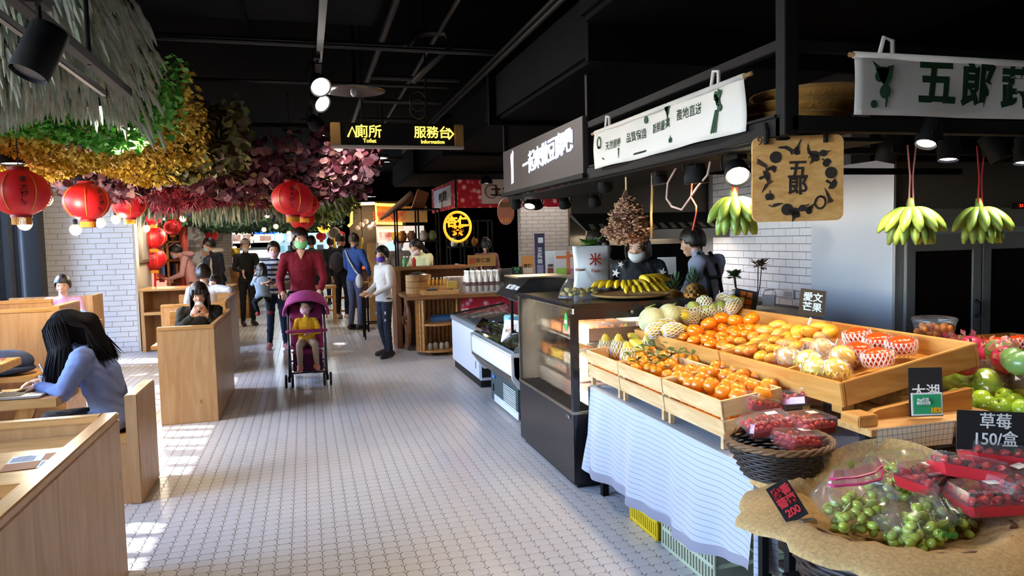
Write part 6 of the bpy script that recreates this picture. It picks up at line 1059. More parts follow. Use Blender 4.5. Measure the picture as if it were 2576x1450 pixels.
def hair_cap(style, m, t, X):
    """hair as a shell in the head frame, X = 4x4 head->world"""
    mb = MB(); n, mm = 60, 44; R = (.089, .112, .117); cc = Vector((0, .016, .028)); V = []; Fs = []
    low = {'short': -.045, 'crop': -.03, 'bob': -.06, 'long': -.06, 'tied': -.05}[style]; front = {'short': .062, 'crop': .078, 'bob': .068, 'long': .05, 'tied': .075}[style]
    for i in range(mm+1):
        th = PI*i/mm
        for k in range(n):
            a = 2*PI*k/n; wv = 1+.02*math.sin(9*a)+.015*math.sin(23*a+3*th); V.append(cc+Vector((R[0]*math.sin(th)*math.cos(a)*wv, R[1]*math.sin(th)*math.sin(a)*wv, R[2]*math.cos(th)*(1.02))))
    for i in range(mm):
        for k in range(n):
            f = (i*n+k, i*n+(k+1) % n, (i+1)*n+(k+1) % n, (i+1)*n+k); c = (V[f[0]]+V[f[2]])/2; jag = .006*math.sin(k*1.9)+.004*math.sin(k*4.1)
            lim = np.interp(c.y, [-.10, -.055, -.02, .02, .09], [front, front-.012, .0, low*.7, low])+jag
            if style in ('bob', 'long') and abs(c.x) > .055 and c.y > -.075: lim = min(lim, -.05)
            if c.z > lim: Fs.append(f)
    mb.add(V, Fs)
    if style in ('bob', 'long'):
        z1 = -.115 if style == 'bob' else -.30
        def cur(u, v):
            a = math.radians(-38+256*u); r = 1+.05*math.sin(3*a+2)+.03*math.sin(40*u+3*v)+(.10*v if style == 'bob' else .12*v); z = .02+(z1-.02)*v+.012*math.sin(17*u); sx = 1.02-.18*max(0, v-.6)*(style == 'bob')
            return Vector((.093*r*sx*math.cos(a), .016+.108*r*sx*math.sin(a)*(1 if style == 'bob' else 1-.25*v), z))
        mb.grid(cur, 44, 12)
    if style == 'tied': mb.ell((0, .13, .0), (.035, .04, .04), 12, 8); mb.tube([(0, .13, .0), (0, .16, -.05), (0, .15, -.14)], [.03, .03, .008], 8)
    mb.v = [tuple(X @ Vector(p)) for p in mb.v]; o = mb.build('hair', m, t, True); bm = bmesh.new(); bm.from_mesh(o.data); bmesh.ops.remove_doubles(bm, verts=bm.verts[:], dist=1e-4); bmesh.ops.delete(bm, geom=[v for v in bm.verts if not v.link_faces], context='VERTS'); bmesh.ops.recalc_face_normals(bm, faces=bm.faces[:]); bmesh.ops.solidify(bm, geom=bm.faces[:], thickness=-.010 if style != 'crop' else -.005); bm.to_mesh(o.data); bm.free(); o.data.polygons.foreach_set('use_smooth', [True]*len(o.data.polygons)); return o
def face_mask(m, t, X, drop=0.):
    def f(u, v):
        a = math.radians(-62+124*u); b = -.012-.088*v; w = math.sin(PI*v); k = 1+.10*w*math.cos(a*1.2); r = np.interp(v, [0, .5, 1], [1., 1.0, .80]); return X @ Vector((.083*r*math.sin(a)*k, .0-.108*r*math.cos(a)*k+.012, b-drop-.006*w*math.cos(a)+.012*(1-math.cos(a))))
    o = MB().grid(f, 14, 10).build('face_mask', m, t, True, solid=.002)
    lp = MB(); [lp.tube([f(u, .15), X @ Vector((s*.09, .0, .012)), X @ Vector((s*.092, .02, -.02)), X @ Vector((s*.085, .0, -.045)), f(u, .85)], .0015, 4) for u, s in ((0, -1), (1, 1))]; lp.build('ear_loop', WHITE, t).parent = o
DEF = dict(pel=(0, 0, .93), che=(0, -.01, 1.27), nek=(0, .01, 1.455), hed=(0, -.015, 1.60), sL=(.178, .005, 1.395), eL=(.225, .04, 1.12), wL=(.225, -.04, .88), sR=(-.178, .005, 1.395), eR=(-.225, .04, 1.12), wR=(-.225, -.04, .88),
           hipL=(.085, 0, .90), kL=(.095, -.02, .49), aL=(.10, .03, .085), tL=(.115, -.13, .035), hipR=(-.085, 0, .90), kR=(-.095, -.02, .49), aR=(-.10, .03, .085), tR=(-.115, -.13, .035),
           hdL=(0, -.25, -1), hnL=(-1, 0, 0), hdR=(0, -.25, -1), hnR=(1, 0, 0))
def person(label, loc, rz, H, top, pants, shoes='22222a', hair=('short', HAIRK), mask=None, pose={}, look=(0, 0), short=False, voxel=.014, legs=True, skin=None, curl=.35, bulk=1., group=None, maskdrop=0, mats=None, hands=True, eyes=True, fat=1.):
    t = thing('person', label, 'person', loc, rz, group); s = H/1.70; J = dict(DEF); J.update(pose); g = {k: Vector(v)*s for k, v in J.items() if isinstance(v, tuple) and k[:2] not in ('hd', 'hn')}
    mt = mats or {}; MT = {'top': top if not isinstance(top, str) else mat('cloth_'+top, top, .85, bump=.15, bscale=25, spec=.2), 'pants': pants if not isinstance(pants, str) else mat('cloth_'+pants, pants, .85, bump=.15, bscale=25, spec=.2), 'shoes': mat('shoe_'+shoes, shoes, .5), 'skin': skin or SKIN}
    names = ['top', 'pants', 'shoes', 'skin', 'eyew', 'eyeb', 'lip', 'hair']; ML = [MT['top'], MT['pants'], MT['shoes'], MT['skin'], EYEW, EYEB, LIP, hair[1] if hair else HAIRK]
    B = Body(); b = bulk*s
    # torso: rings along the spine
    ax = (g['sL']-g['sR']).normalized(); hx = (g['hipL']-g['hipR']).normalized(); sp = [g['pel']-(g['che']-g['pel'])*.18, g['pel'], g['pel'].lerp(g['che'], .4), g['che'], g['che'].lerp(g['nek'], .55), g['nek']]
    W = [.135, .155, .138, .16, .165, .07]; D = [.10, .112, .105, .115, .09, .06]; R = []
    for i, p in enumerate(sp):
        tg = (sp[min(i+1, 5)]-sp[max(i-1, 0)]).normalized(); xa = hx.lerp(ax, i/5); xa = (xa-tg*xa.dot(tg)).normalized(); ya = tg.cross(xa); R.append([p+xa*(W[i]*b*fat*math.cos(q))+ya*(D[i]*b*fat*math.sin(q)) for q in (2*PI*k/20 for k in range(20))])
    B.mb.rings(R)
    for i in range(len(sp)-1):
        for o in (-.6, 0, .6): a_, b_ = sp[i]+ax*W[i]*o*b, sp[i+1]+ax*W[i+1]*o*b; B.seg.append((np.array(a_), np.array(b_), D[i]*b, D[i+1]*b, 'pants' if i == 0 else 'top'))
    for S, sg in (('L', 1), ('R', -1)):
        sh, el, wr = g['s'+S], g['e'+S], g['w'+S]
        B.limb([g['che'].lerp(g['nek'], .6)+ax*sg*.08*b, sh], [.075*b, .064*b], 'top')
        if short: mid = sh.lerp(el, .75); B.limb([sh, mid], [.064*b, .058*b], 'top'); B.limb([mid, el, wr], [.044*b, .04*b, .028*b], 'skin')
        else: B.limb([sh, sh.lerp(el, .5), el, wr.lerp(el, .08)], [.063*b, .056*b, .05*b, .036*b], 'top'); B.limb([wr.lerp(el, .1), wr], [.027*b, .026*b], 'skin')
        if legs:
            h, k, a, to = g['hip'+S], g['k'+S], g['a'+S], g['t'+S]; B.limb([h, h.lerp(k, .5), k], [.092*b, .078*b, .062*b], 'pants'); B.limb([k, k.lerp(a, .45), a+Vector((0, 0, .03))*s], [.062*b, .058*b, .046*b], 'pants'); fd = (to-a); fd.z = 0; fd = fd.normalized()*s; zf = Vector((0, 0, to.z)); ap = Vector((a.x, a.y, 0)); ck = min(1, .5+.5*s) if H < 1.2 else 1; B.limb([ap-fd*.045*ck+zf+Vector((0, 0, .022*s)), ap+fd*.05*ck+zf+Vector((0, 0, .02*s)), ap+fd*.12*ck+zf+Vector((0, 0, .008*s)), ap+fd*.175*ck+zf], [.05*b, .052*b, .05*b, .042*b], 'shoes'); B.limb([a-Vector((0, 0, .02))*s, a+Vector((0, 0, .0))*s], [.04*b, .042*b], 'shoes')
    hd = g['hed']; B.limb([g['nek']-Vector((0, 0, .01)), g['nek'].lerp(hd, .6)], [.056*s, .05*s], 'skin')
    V, Fs, idx = B.done(voxel*s, names)
    fa = np.array([(f*2)[:4] if len(f) == 3 else f for f in Fs]); nn = np.cross(V[fa[:, 2]]-V[fa[:, 0]], V[fa[:, 3]]-V[fa[:, 1]]); vn = np.zeros_like(V); cl = np.zeros(len(V)); ia = np.array(idx)
    for c in range(4): np.add.at(vn, fa[:, c], nn); cl[fa[:, c]] = np.maximum(cl[fa[:, c]], (ia < 2)*1.)
    vn /= np.linalg.norm(vn, axis=1)[:, None]+1e-9; q = V/s; ph = (loc[0]*7+loc[1]*3) % 6
    wr_ = np.sin(52*q[:, 2]+9*np.sin(11*q[:, 0]+ph)+14*q[:, 1])*np.sin(19*q[:, 0]+17*q[:, 1]+6*np.sin(9*q[:, 2]+ph))+.5*np.sin(61*q[:, 2]-23*q[:, 0]+ph)*np.sin(19*q[:, 1]+17*q[:, 0]); V = V+vn*(cl*.0038*s*wr_)[:, None]
    mb = MB(); mb.add(V.tolist(), Fs); mb.m = idx
    hb_ = [sp[1].lerp(sp[2], k_)-(sp[2]-sp[1]).normalized()*d_ for k_, d_ in ((.45, 0), (.1, 0), (0, .045*s))]; tg = (sp[2]-sp[1]).normalized(); xa = (hx-tg*hx.dot(tg)).normalized(); ya = tg.cross(xa); mb.cur = 0
    mb.rings([[p+xa*((w_+.004*math.sin(7*q_))*b*fat*math.cos(q_))+ya*((d_+.004*math.sin(5*q_))*b*fat*math.sin(q_)) for q_ in (2*PI*k/28 for k in range(28))] for p, w_, d_ in ((hb_[0], .148, .110), (hb_[1], .166, .122), (hb_[2], .169, .125), (hb_[2], .160, .117))], cap=False)
    # head
    hs = min(1., .42+.58*s)*1.0 if H < 1.4 else s; RH = Matrix.Rotation(look[0], 4, 'Z') @ Matrix.Rotation(look[1], 4, 'X'); XH = Matrix.Translation(hd) @ RH @ Matrix.Scale(hs, 4)
    global HEADV
    if HEADV is None: HEADV = remesh(headmesh(1), .0085, 4)
    mb.cur = 3; mb.add([XH @ Vector(p) for p in HEADV[0]], HEADV[1])
    if eyes:
        for q in (-1, 1): mb.cur = 4; mb.ell(XH @ Vector((q*.033, -.0835, .006)), (.0135*hs, .006*hs, .0065*hs), 8, 6, RH.to_3x3()); mb.cur = 5; mb.ell(XH @ Vector((q*.033, -.0885, .006)), (.006*hs, .003*hs, .006*hs), 8, 6, RH.to_3x3()); mb.cur = 7; mb.ell(XH @ Vector((q*.034, -.091, .027)), (.018*hs, .004*hs, .0035*hs), 8, 4, RH.to_3x3())
        if not mask or maskdrop: mb.cur = 6; mb.ell(XH @ Vector((0, -.0975, -.060)), (.021*hs, .005*hs, .0065*hs), 10, 6, RH.to_3x3())
    if hands:
        for S, sg in (('L', 1), ('R', -1)):
            if J.get('no'+S): continue
            hm = hand(J['hd'+S], J['hn'+S], .175*s, J.get('curl'+S, curl), sg*(1 if J.get('flip'+S) is None else -1)); w0 = g['w'+S]; mb.cur = 3; mb.add([w0+Vector(p) for p in hm.v], hm.f)
    o = mb.build('body', ML, t, True, world=False)
    X = parent_matrix(t) @ XH; t['head'] = 1; del t['head']
    if hair: hair_cap(hair[0], hair[1], t, X)
    if mask: face_mask(mat('mask_'+mask, mask, .8), t, X, maskdrop)
    return t, X, g, parent_matrix(t)
def strap(t, M, pts, w, m, name='strap', r2=.006):
    mb = MB(); P = [M @ Vector(p) for p in pts]
    for i in range(len(P)-1): mb.tube([P[i], P[i+1]], w/2, 6)
    return mb.build(name, m, t, True)
KN = lambda n, c: mat(n, c, .9, bump=.3, bscale=40, spec=.15)
# --- father and stroller
SC = (-.03, 8.75)
t, X, g, M = person('man in a burgundy v-neck sweater and green mask pushing the stroller', (-.06, 9.62, 0), -.03, 1.75, KN('burgundy_knit', '6e1a26'), '23242c', mask='86d98e', look=(.22, .08), bulk=1.04, voxel=.012,
    pose=dict(pel=(0, .06, .93), che=(0, -.02, 1.27), nek=(0, -.03, 1.455), hed=(0, -.06, 1.60), sL=(.19, -.01, 1.385), eL=(.26, -.06, 1.12), wL=(.20, -.36, .98), sR=(-.19, -.01, 1.385), eR=(-.26, -.06, 1.12), wR=(-.21, -.36, .98), hdL=(-.3, -1, -.2), hnL=(0, 0, -1), hdR=(.3, -1, -.2), hnR=(0, 0, -1), curlL=.9, curlR=.9, kL=(.1, -.12, .5), aL=(.1, -.1, .085), tL=(.11, -.26, .035), kR=(-.1, .05, .5), aR=(-.1, .2, .1), tR=(-.11, .06, .035)))
MB().grid(lambda u, v: M @ Vector(((u-.5)*.11*(1-v), -.085-.055*v-.012*math.sin(PI*u)*(1-v), 1.525-.125*v)), 6, 6).build('open_neck', SKIN, t, True)
MAG = mat('magenta_canvas', '9a2f6c', .8, bump=.2, bscale=40); PUR = mat('purple_canvas', '5e2456', .85); GRAPH = mat('graphite_frame', '4a4c52', .4, .5); TYRE = mat('rubber_tyre', '2c2c2e', .8)
t = thing('baby_stroller', 'purple folding stroller with pink canopy carrying the child in yellow', 'stroller', (SC[0], SC[1], 0)); cx = SC[0]
for s in (-1, 1):
    x = cx+s*.2; MB().tube([(x, 8.46, .13), (x, 8.56, .42), (x, 8.75, .72), (x, 9.05, .93), (x, 9.2, 1.0)], .013, 8).build('side_tube', GRAPH, t, True); MB().tube([(x, 8.6, .52), (x, 8.95, .30), (x, 9.1, .13)], .012, 8).build('rear_leg', GRAPH, t, True); MB().tube([(x*1, 8.62, .5), (x, 8.6, .62), (x, 8.75, .72)], .011, 8).build('arm', GRAPH, t)
    for y, tw in ((8.44, 2), (9.1, 1)):
        for d in ((-.035, .035) if tw == 2 else (.0,)):
            wc = Vector((cx+s*.205+d, y, .078)); w = MB().tube([wc+Vector((0, .065*math.cos(a), .065*math.sin(a))) for a in (2*PI*i/20 for i in range(20))], .013, 8, closed=True).build('wheel', TYRE, t, True); MB().cyl(wc-Vector((.008, 0, 0)), wc+Vector((.008, 0, 0)), .035, n=14).build('hub', GRAPH, w)
        MB().box((cx+s*.205, y, .1), (.03, .05, .06)).build('wheel_fork', BLACK, t)
MB().tube([(cx-.2, 9.2, 1.0), (cx-.19, 9.24, 1.02), (cx+.19, 9.24, 1.02), (cx+.2, 9.2, 1.0)], .014, 8).build('handle_bar', BLACK, t, True); MB().tube([(cx-.21, 8.52, .62), (cx-.19, 8.44, .63), (cx+.19, 8.44, .63), (cx+.21, 8.52, .62)], .02, 8).build('bumper_bar', MAG, t, True); MB().cyl((cx-.2, 9.1, .2), (cx+.2, 9.1, .2), .01).build('cross_tube', GRAPH, t); MB().cyl((cx-.2, 8.47, .16), (cx+.2, 8.47, .16), .01).build('foot_bar', GRAPH, t)
MB().grid(lambda u, v: (cx-.18+.36*u, 8.60+.30*v**1.5, .40+(.03 if v < .4 else 0)+.55*max(0, v-.35)/.65-.02*math.sin(PI*u)), 10, 14).build('seat_fabric', MAG, t, True, solid=.015); MB().span((cx-.17, 8.52, .36), (cx+.17, 8.62, .40)).build('seat_edge', MAG, t, bevel=.015); MB().grid(lambda u, v: (cx-.16+.32*u, 8.54-.03*v, .37-.2*v), 4, 4).build('leg_flap', PUR, t)
MB().grid(lambda u, v: (cx-.18+.36*u, 8.62+.42*v, .15-.03*math.sin(PI*v)+.03*abs(u-.5)*2), 8, 8).build('basket', mat('dark_purple', '3a2038', .9), t, True, solid=.008)
def cano(u, v): a = PI*(.02+.96*u); q = math.radians(18+72*v); r = .25; return (cx-r*math.cos(a), 9.0-.42*math.cos(q)*math.sin(a)**.35+.04, .72+.33*math.sin(a)**.55*(.62+.38*math.sin(q)))
MB().grid(cano, 28, 10).build('canopy', MAG, t, True, solid=.006); MB().tube([Vector(cano(i/28, 0)) for i in range(29)], .018, 8).build('canopy_rim', MAG, t, True); MB().grid(lambda u, v: (cx-.24+.48*u, 9.02+.02*v, .75+.28*v*math.sin(PI*u)**.5), 14, 4).build('canopy_back', PUR, t, True)
kid, X, g, M = person('small child in a yellow sweater and pink mask sitting in the stroller', (cx, 8.72, 0), .0, .95, KN('yellow_knit', 'd8a92c'), 'b9aa9e', 'cf8a86', ('tied', HAIRK), 'e8b4c4', look=(-.5, .05), voxel=.013, fat=1.1, bulk=1.12,
    pose=dict(pel=(0, 0, .86), che=(0, .05, 1.16), nek=(0, .08, 1.33), hed=(0, .05, 1.56), sL=(.17, .06, 1.27), eL=(.25, -.05, 1.06), wL=(.08, -.24, 1.05), sR=(-.17, .06, 1.27), eR=(-.25, -.05, 1.06), wR=(-.06, -.24, 1.08), hdL=(-1, -.3, 0), hnL=(0, 0, -1), hdR=(1, -.3, .1), hnR=(0, 0, -1), hipL=(.09, -.03, .84), kL=(.15, -.38, .84), aL=(.17, -.42, .42), tL=(.19, -.56, .37), hipR=(-.09, -.03, .84), kR=(-.15, -.38, .84), aR=(-.15, -.46, .40), tR=(-.17, -.6, .35)))
for x in (.09, -.085): MB().lathe([(.034, 0), (.036, .03), (.033, .04)], M @ Vector((x*1.02, -.235, .20)), 12).build('sock', mat('yellow_sock', 'd9a520', .8), kid, True)
MB().ell(X @ Vector((0, .02, .155)), (.03, .03, .03), 10, 8).build('top_knot', HAIRK, kid, True)
# --- mother and toddler
STR = None
def hstripe():
    m = mat('navy_stripe_knit', 'd8d8da', .9); nt = m.node_tree; b = nt.nodes['Principled BSDF']; tc = nt.nodes.new('ShaderNodeTexCoord'); sp_ = nt.nodes.new('ShaderNodeSeparateXYZ'); nt.links.new(tc.outputs['Object'], sp_.inputs[0]); q = nt.nodes.new('ShaderNodeMath'); q.operation = 'MULTIPLY'; q.inputs[1].default_value = 1/.075; nt.links.new(sp_.outputs[2], q.inputs[0]); f = nt.nodes.new('ShaderNodeMath'); f.operation = 'FRACT'; nt.links.new(q.outputs[0], f.inputs[0]); l = nt.nodes.new('ShaderNodeMath'); l.operation = 'LESS_THAN'; l.inputs[1].default_value = .45; nt.links.new(f.outputs[0], l.inputs[0]); mx = nt.nodes.new('ShaderNodeMixRGB'); mx.inputs[1].default_value = lin('d8d8da'); mx.inputs[2].default_value = lin('25304e'); nt.links.new(l.outputs[0], mx.inputs[0]); nt.links.new(mx.outputs[0], b.inputs[0]); return m
t, X, g, M = person('woman in a navy striped top and pink mask carrying a toddler', (-.47, 11.72, 0), .1, 1.60, hstripe(), mat('dark_denim', '2b3d5e', .9, noise=.3, nscale=12), 'd08a8a', ('tied', HAIRK), 'e2b4c0', look=(-.1, .08), voxel=.014,
    pose=dict(eR=(-.30, -.05, 1.14), wR=(-.20, -.30, 1.10), hdR=(.8, -.4, .1), hnR=(0, 0, 1), eL=(.22, -.06, 1.14), wL=(-.02, -.30, 1.05), hdL=(-1, -.1, 0), hnL=(0, 0, 1), kL=(.1, -.08, .5), aL=(.12, -.1, .085), tL=(.14, -.26, .035), aR=(-.12, .1, .085), tR=(-.15, -.06, .035)))
t, X, g, M = person('toddler in a grey hooded jacket carried on the mother\'s arm, seen from behind', (-.64, 11.50, .40), PI+.3, .95, KN('grey_fleece', '8f9aa4'), '1e1e22', 'b02c34', ('bob', HAIRK), None, voxel=.014, eyes=False, bulk=1.12, fat=1.15,
    pose=dict(pel=(0, 0, .80), che=(0, -.03, 1.08), nek=(0, -.04, 1.26), hed=(0, -.06, 1.46), sL=(.17, -.03, 1.2), eL=(.22, -.2, 1.1), wL=(.15, -.32, 1.2), sR=(-.17, -.03, 1.2), eR=(-.22, -.2, 1.1), wR=(-.12, -.32, 1.25), hipL=(.1, 0, .78), kL=(.2, -.15, .62), aL=(.16, .02, .36), tL=(.16, -.1, .30), hipR=(-.1, 0, .78), kR=(-.2, -.15, .62), aR=(-.16, .02, .36), tR=(-.16, -.1, .30)))
MB().ell(M @ Vector((0, .055, .66)), (.10, .045, .075), 14, 10).build('hood', KN('grey_fleece', ''), t, True)
# --- boy, men in the aisle
t, X, g, M = person('boy in a white sweater and purple mask standing beside the tea cart', (1.02, 10.3, 0), -1.15, 1.50, KN('cream_knit', 'cfc8c0'), mat('patched_jeans', '1f2638', .9, noise=.4, nscale=7, col2='141a28'), '25222a', ('short', HAIRK), '5a3aa8', look=(.35, .12), voxel=.013, pose=dict(eL=(.23, -.02, 1.13), wL=(.12, -.24, 1.0), hdL=(-.3, -1, 0), hnL=(0, 0, -1), eR=(-.23, -.0, 1.13), wR=(-.1, -.24, 1.02), hdR=(.3, -1, 0), hnR=(0, 0, -1), aL=(.16, -.02, .085), tL=(.2, -.17, .035), aR=(-.1, .08, .085), tR=(-.12, -.08, .035)))
MB().lathe([(.062, 0), (.066, .025), (.06, .05)], g['nek'] @ Matrix.Identity(3) if False else M @ (g['nek']-Vector((0, 0, .02))), 16).build('collar', KN('cream_knit', ''), t, True)
for z, x, sz in ((.62, .11, .045), (.52, .10, .035), (.60, -.10, .04)): MB().box(M @ Vector((x, -.062, z)), (.06, .012, sz), -1.15).build('jeans_patch', mat('patch_white', 'b9b6b0', .8), t, bevel=.004)
t, X, g, M = person('man in a blue sweater and grey trousers with a white shoulder bag, seen from behind', (.84, 13.7, 0), PI-.75, 1.73, KN('blue_knit', '3a5590'), '565a70', '1f1c1c', ('crop', HAIRL), 'cfd8dc', look=(.35, .12), voxel=.014, pose=dict(eL=(.24, -.06, 1.14), wL=(.16, -.22, .98), eR=(-.24, -.06, 1.14), wR=(-.16, -.22, .98)))
bagm = mat('cream_bag', 'cfc4b8', .8); strap(t, M, ((.15, .06, 1.46), (.02, .135, 1.30), (-.12, .14, 1.10), (-.2, .10, .98)), .03, bagm); MB().ell(M @ Vector((-.2, .12, .90)), (.07, .1, .13), 14, 10).build('shoulder_bag', bagm, t, True)
t, X, g, M = person('man in black with a backpack queueing ahead of the man in blue', (.70, 15.8, 0), PI-.5, 1.74, '1b1b20', '1d1d22', 'd0b8b4', ('crop', HAIRK), None, look=(-.2, .2), voxel=.016, eyes=False); MB().ell(M @ Vector((0, .19, 1.2)), (.15, .09, .22), 14, 10).build('backpack', mat('backpack_grey', '2a2a32', .8), t, True); MB().cyl(M @ Vector((.13, .2, 1.08)), M @ Vector((.13, .2, 1.2)), .03).build('pink_bottle', mat('pink_bottle', 'd8488a', .4), t, True)
t, X, g, M = person('worker in dark clothes and a beige cap behind the mother', (-1.15, 15.4, 0), .3, 1.68, '20201f', '1c1c20', '222222', ('crop', HAIRK), 'd8c8c0', look=(.1, .3), voxel=.016, pose=dict(eL=(.24, -.08, 1.15), wL=(.12, -.25, 1.1), eR=(-.24, -.08, 1.15), wR=(-.12, -.25, 1.1))); MB().ell(X @ Vector((0, .01, .075)), (.095, .11, .07), 16, 10).build('cap', mat('beige_cap', '9a9084', .8), t, True)
t, X, g, M = person('person in an olive coat with a cream bag walking behind the father', (.12, 16.6, 0), PI, 1.72, '3a352c', '24242a', '2a2a2a', ('short', HAIRK), None, voxel=.018, eyes=False, fat=1.15); MB().ell(M @ Vector((.24, .05, 1.0)), (.12, .12, .2), 12, 10).build('tote_bag', mat('cream_bag'), t, True)
person('far shopper in dark clothes left of the stacked far lanterns', (.62, 19.5, 0), PI+.3, 1.7, '1d2026', '1c1c22', '222222', ('short', HAIRK), None, voxel=.02, eyes=False)
person('far shopper in a dark jacket standing by the far counter', (-.3, 20.5, 0), .2, 1.66, '24272e', '1c1c22', '222222', ('bob', HAIRK), 'c8d0d4', voxel=.02, eyes=False)
# --- seated customers
LWP = dict(pel=(0, .02, .50), che=(0, -.07, .82), nek=(0, -.145, 1.005), hed=(0, -.235, 1.10), sL=(.17, -.12, .945), eL=(.24, -.22, .74), wL=(.13, -.38, .775), sR=(-.17, -.12, .945), eR=(-.24, -.22, .74), wR=(-.12, -.42, .78), hdL=(-.15, -1, -.12), hnL=(0, 0, -1), hdR=(.15, -1, -.12), hnR=(0, 0, -1), curlL=.32, curlR=.32, hipL=(.09, -.02, .48), kL=(.11, -.40, .50), aL=(.12, -.40, .09), tL=(.12, -.55, .035), hipR=(-.09, -.02, .48), kR=(-.11, -.40, .50), aR=(-.12, -.40, .09), tR=(-.12, -.55, .035))
t, X, g, M = person('woman with long dark hair in a blue-grey sweatshirt working at the laptop', (-1.25, 5.24, 0), -PI/2, 1.66, KN('bluegrey_fleece', '7f8cb4'), '1c1d24', '1d1d22', None, None, LWP, (.15, .45), voxel=.010, bulk=1.12)
# her long hair: a base shell and many strands falling forward and over the back
hm = MB(); hc = X.translation; fw = (M.to_3x3() @ Vector((0, -1, 0))); sd = M.to_3x3() @ Vector((1, 0, 0)); up = Vector((0, 0, 1)); hu = (X.to_3x3() @ up).normalized(); hf = (X.to_3x3() @ Vector((0, -1, 0))).normalized(); crown = hc+hu*.125-hf*.02
for k in range(900):
    a = random.uniform(0, 2*PI); st_ = crown+(sd*math.cos(a)+hf*math.sin(a))*.02; o = sd*math.cos(a)*.105-hf*math.sin(a)*.118; front = math.sin(a) < -.15
    m1 = hc+hu*(.05+jit(.02))+o*1.02+Vector((jit(.008), jit(.008), jit(.008))); L = random.uniform(.26, .36)
    if front and abs(math.cos(a)) < .55: continue
    if math.sin(a) < .35: m2 = hc+o*1.1+Vector((0, 0, -.07)); e = Vector((m2.x, m2.y, hc.z))+Vector((0, 0, -L))+o*.12+fw*.02+Vector((jit(.02), jit(.02), 0))
    else: m2 = hc-hf*.125-hu*.02+sd*math.cos(a)*.12; e = m2-fw*(.07+.07*random.random())+Vector((jit(.025), jit(.025), -.19-.07*random.random()))+sd*math.cos(a)*.04
    pts = [st_, st_.lerp(m1, .6)+hu*.022, m1, m2, m2.lerp(e, .55)+Vector((jit(.006), jit(.006), 0)), e]; hm.tube(pts, [.003, .0045, .005, .005, .0045, .001], 4, cap=False)
bb = MB(); hb = hc-hf*.05; X3 = X.to_3x3().normalized(); bb.ell(hc-hf*.018+hu*.03, (.098, .118, .118), 20, 14, X3)
for i_ in range(9): u_ = i_/8; bb.ell((hb-hf*.04).lerp(hb-fw*.12+Vector((0, 0, -.21)), u_), (.085-.045*u_, .11-.01*u_, .08-.04*u_), 14, 10, X3)
for q_ in (-1, 1):
    for i_ in range(9): u_ = i_/8; bb.ell(hc+sd*q_*(.075+.01*u_)+fw*.0+Vector((0, 0, .03-.30*u_)), (.045-.012*u_, .025-.008*u_, .05), 12, 8)
bv, bf = remesh(bb, .011, 8); hm.add(bv.tolist(), bf)
hm.build('hair', mat('dark_long_hair', '0e0b0a', .6, noise=.5, nscale=30, col2='1c1412', spec=.1), t, True)
SEAT = dict(pel=(0, .02, .52), che=(0, .0, .86), nek=(0, .0, 1.045), hed=(0, -.02, 1.19), sL=(.175, .0, .985), sR=(-.175, .0, .985), hipL=(.09, -.02, .50), kL=(.11, -.42, .52), aL=(.12, -.42, .09), tL=(.12, -.56, .035), hipR=(-.09, -.02, .50), kR=(-.11, -.42, .52), aR=(-.12, -.42, .09), tR=(-.12, -.56, .035))
def seat(**k): d = dict(SEAT); d.update(k); return d
t, X, g, M = person('woman with long black hair and dark jacket eating in the aisle booth', (-1.10, 8.30, -.02), .12, 1.62, '33342e', '26262a', '222222', ('long', HAIRK), None, seat(eL=(.19, -.14, .80), wL=(.075, -.22, .955), hdL=(-.5, -.1, .9), hnL=(-.6, .8, 0), eR=(-.22, -.14, .80), wR=(-.075, -.22, .955), hdR=(.5, -.1, .9), hnR=(.6, .8, 0), curlL=.5, curlR=.5, kL=(.06, -.42, .52), aL=(.05, -.42, .09), tL=(.05, -.56, .035), hed=(0, -.05, 1.16)), (0, .12), voxel=.011)
MB().ell(X @ Vector((0, -.135, -.075)), (.045, .03, .03), 12, 8).build('steamed_bun', PAPER, t, True)
MB().grid(lambda u, v: X @ Vector((-.07+.14*u, -.1-.012*math.sin(PI*u)-.004*math.sin(26*u), .085-.055*v)), 24, 4).build('bangs', HAIRK, t, True, solid=.008)
t, X, g, M = person('child in a pink sweatshirt sitting at the window table', (-3.02, 10.62, .0), .12, 1.62, '' and '' or KN('pink_fleece', 'd0a4bc'), '3a3e4a', '222222', ('short', HAIRK), None, seat(eL=(.24, -.2, .78), wL=(.10, -.36, .80), hdL=(-1, -.3, 0), hnL=(0, 0, -1), eR=(-.34, -.22, .86), wR=(-.54, -.42, .82), hdR=(-.9, -.5, -.1), hnR=(0, 0, -1)), (-.05, .15), voxel=.013)
MB().ell(M @ Vector((.0, -.38, .82)), (.09, .06, .055), 12, 8).build('wrapped_snack', mat('snack_paper', 'b8bcd0', .6), t, True)
t, X, g, M = person('person in a white sweater with an arm over the booth side, seen from behind', (-1.34, 10.62, .02), PI-.15, 1.70, KN('white_knit', 'ccced6'), '2a2c34', '222222', ('short', HAIRK), None, seat(eL=(-.30, .04, .92) if False else (.26, -.12, .82), wL=(.1, -.3, .8), sR=(-.18, .02, 1.0), eR=(-.34, .06, .985), wR=(-.33, -.19, .965), hdR=(.1, -1, -.2), hnR=(0, 0, -1)), (0, .1), voxel=.013, eyes=False)
person('woman facing left behind the person in the white sweater', (-1.32, 11.75, -.08), -.6, 1.58, '3a342e', '2a2a30', '222222', ('tied', HAIRK), None, seat(), (-.2, .1), voxel=.016)
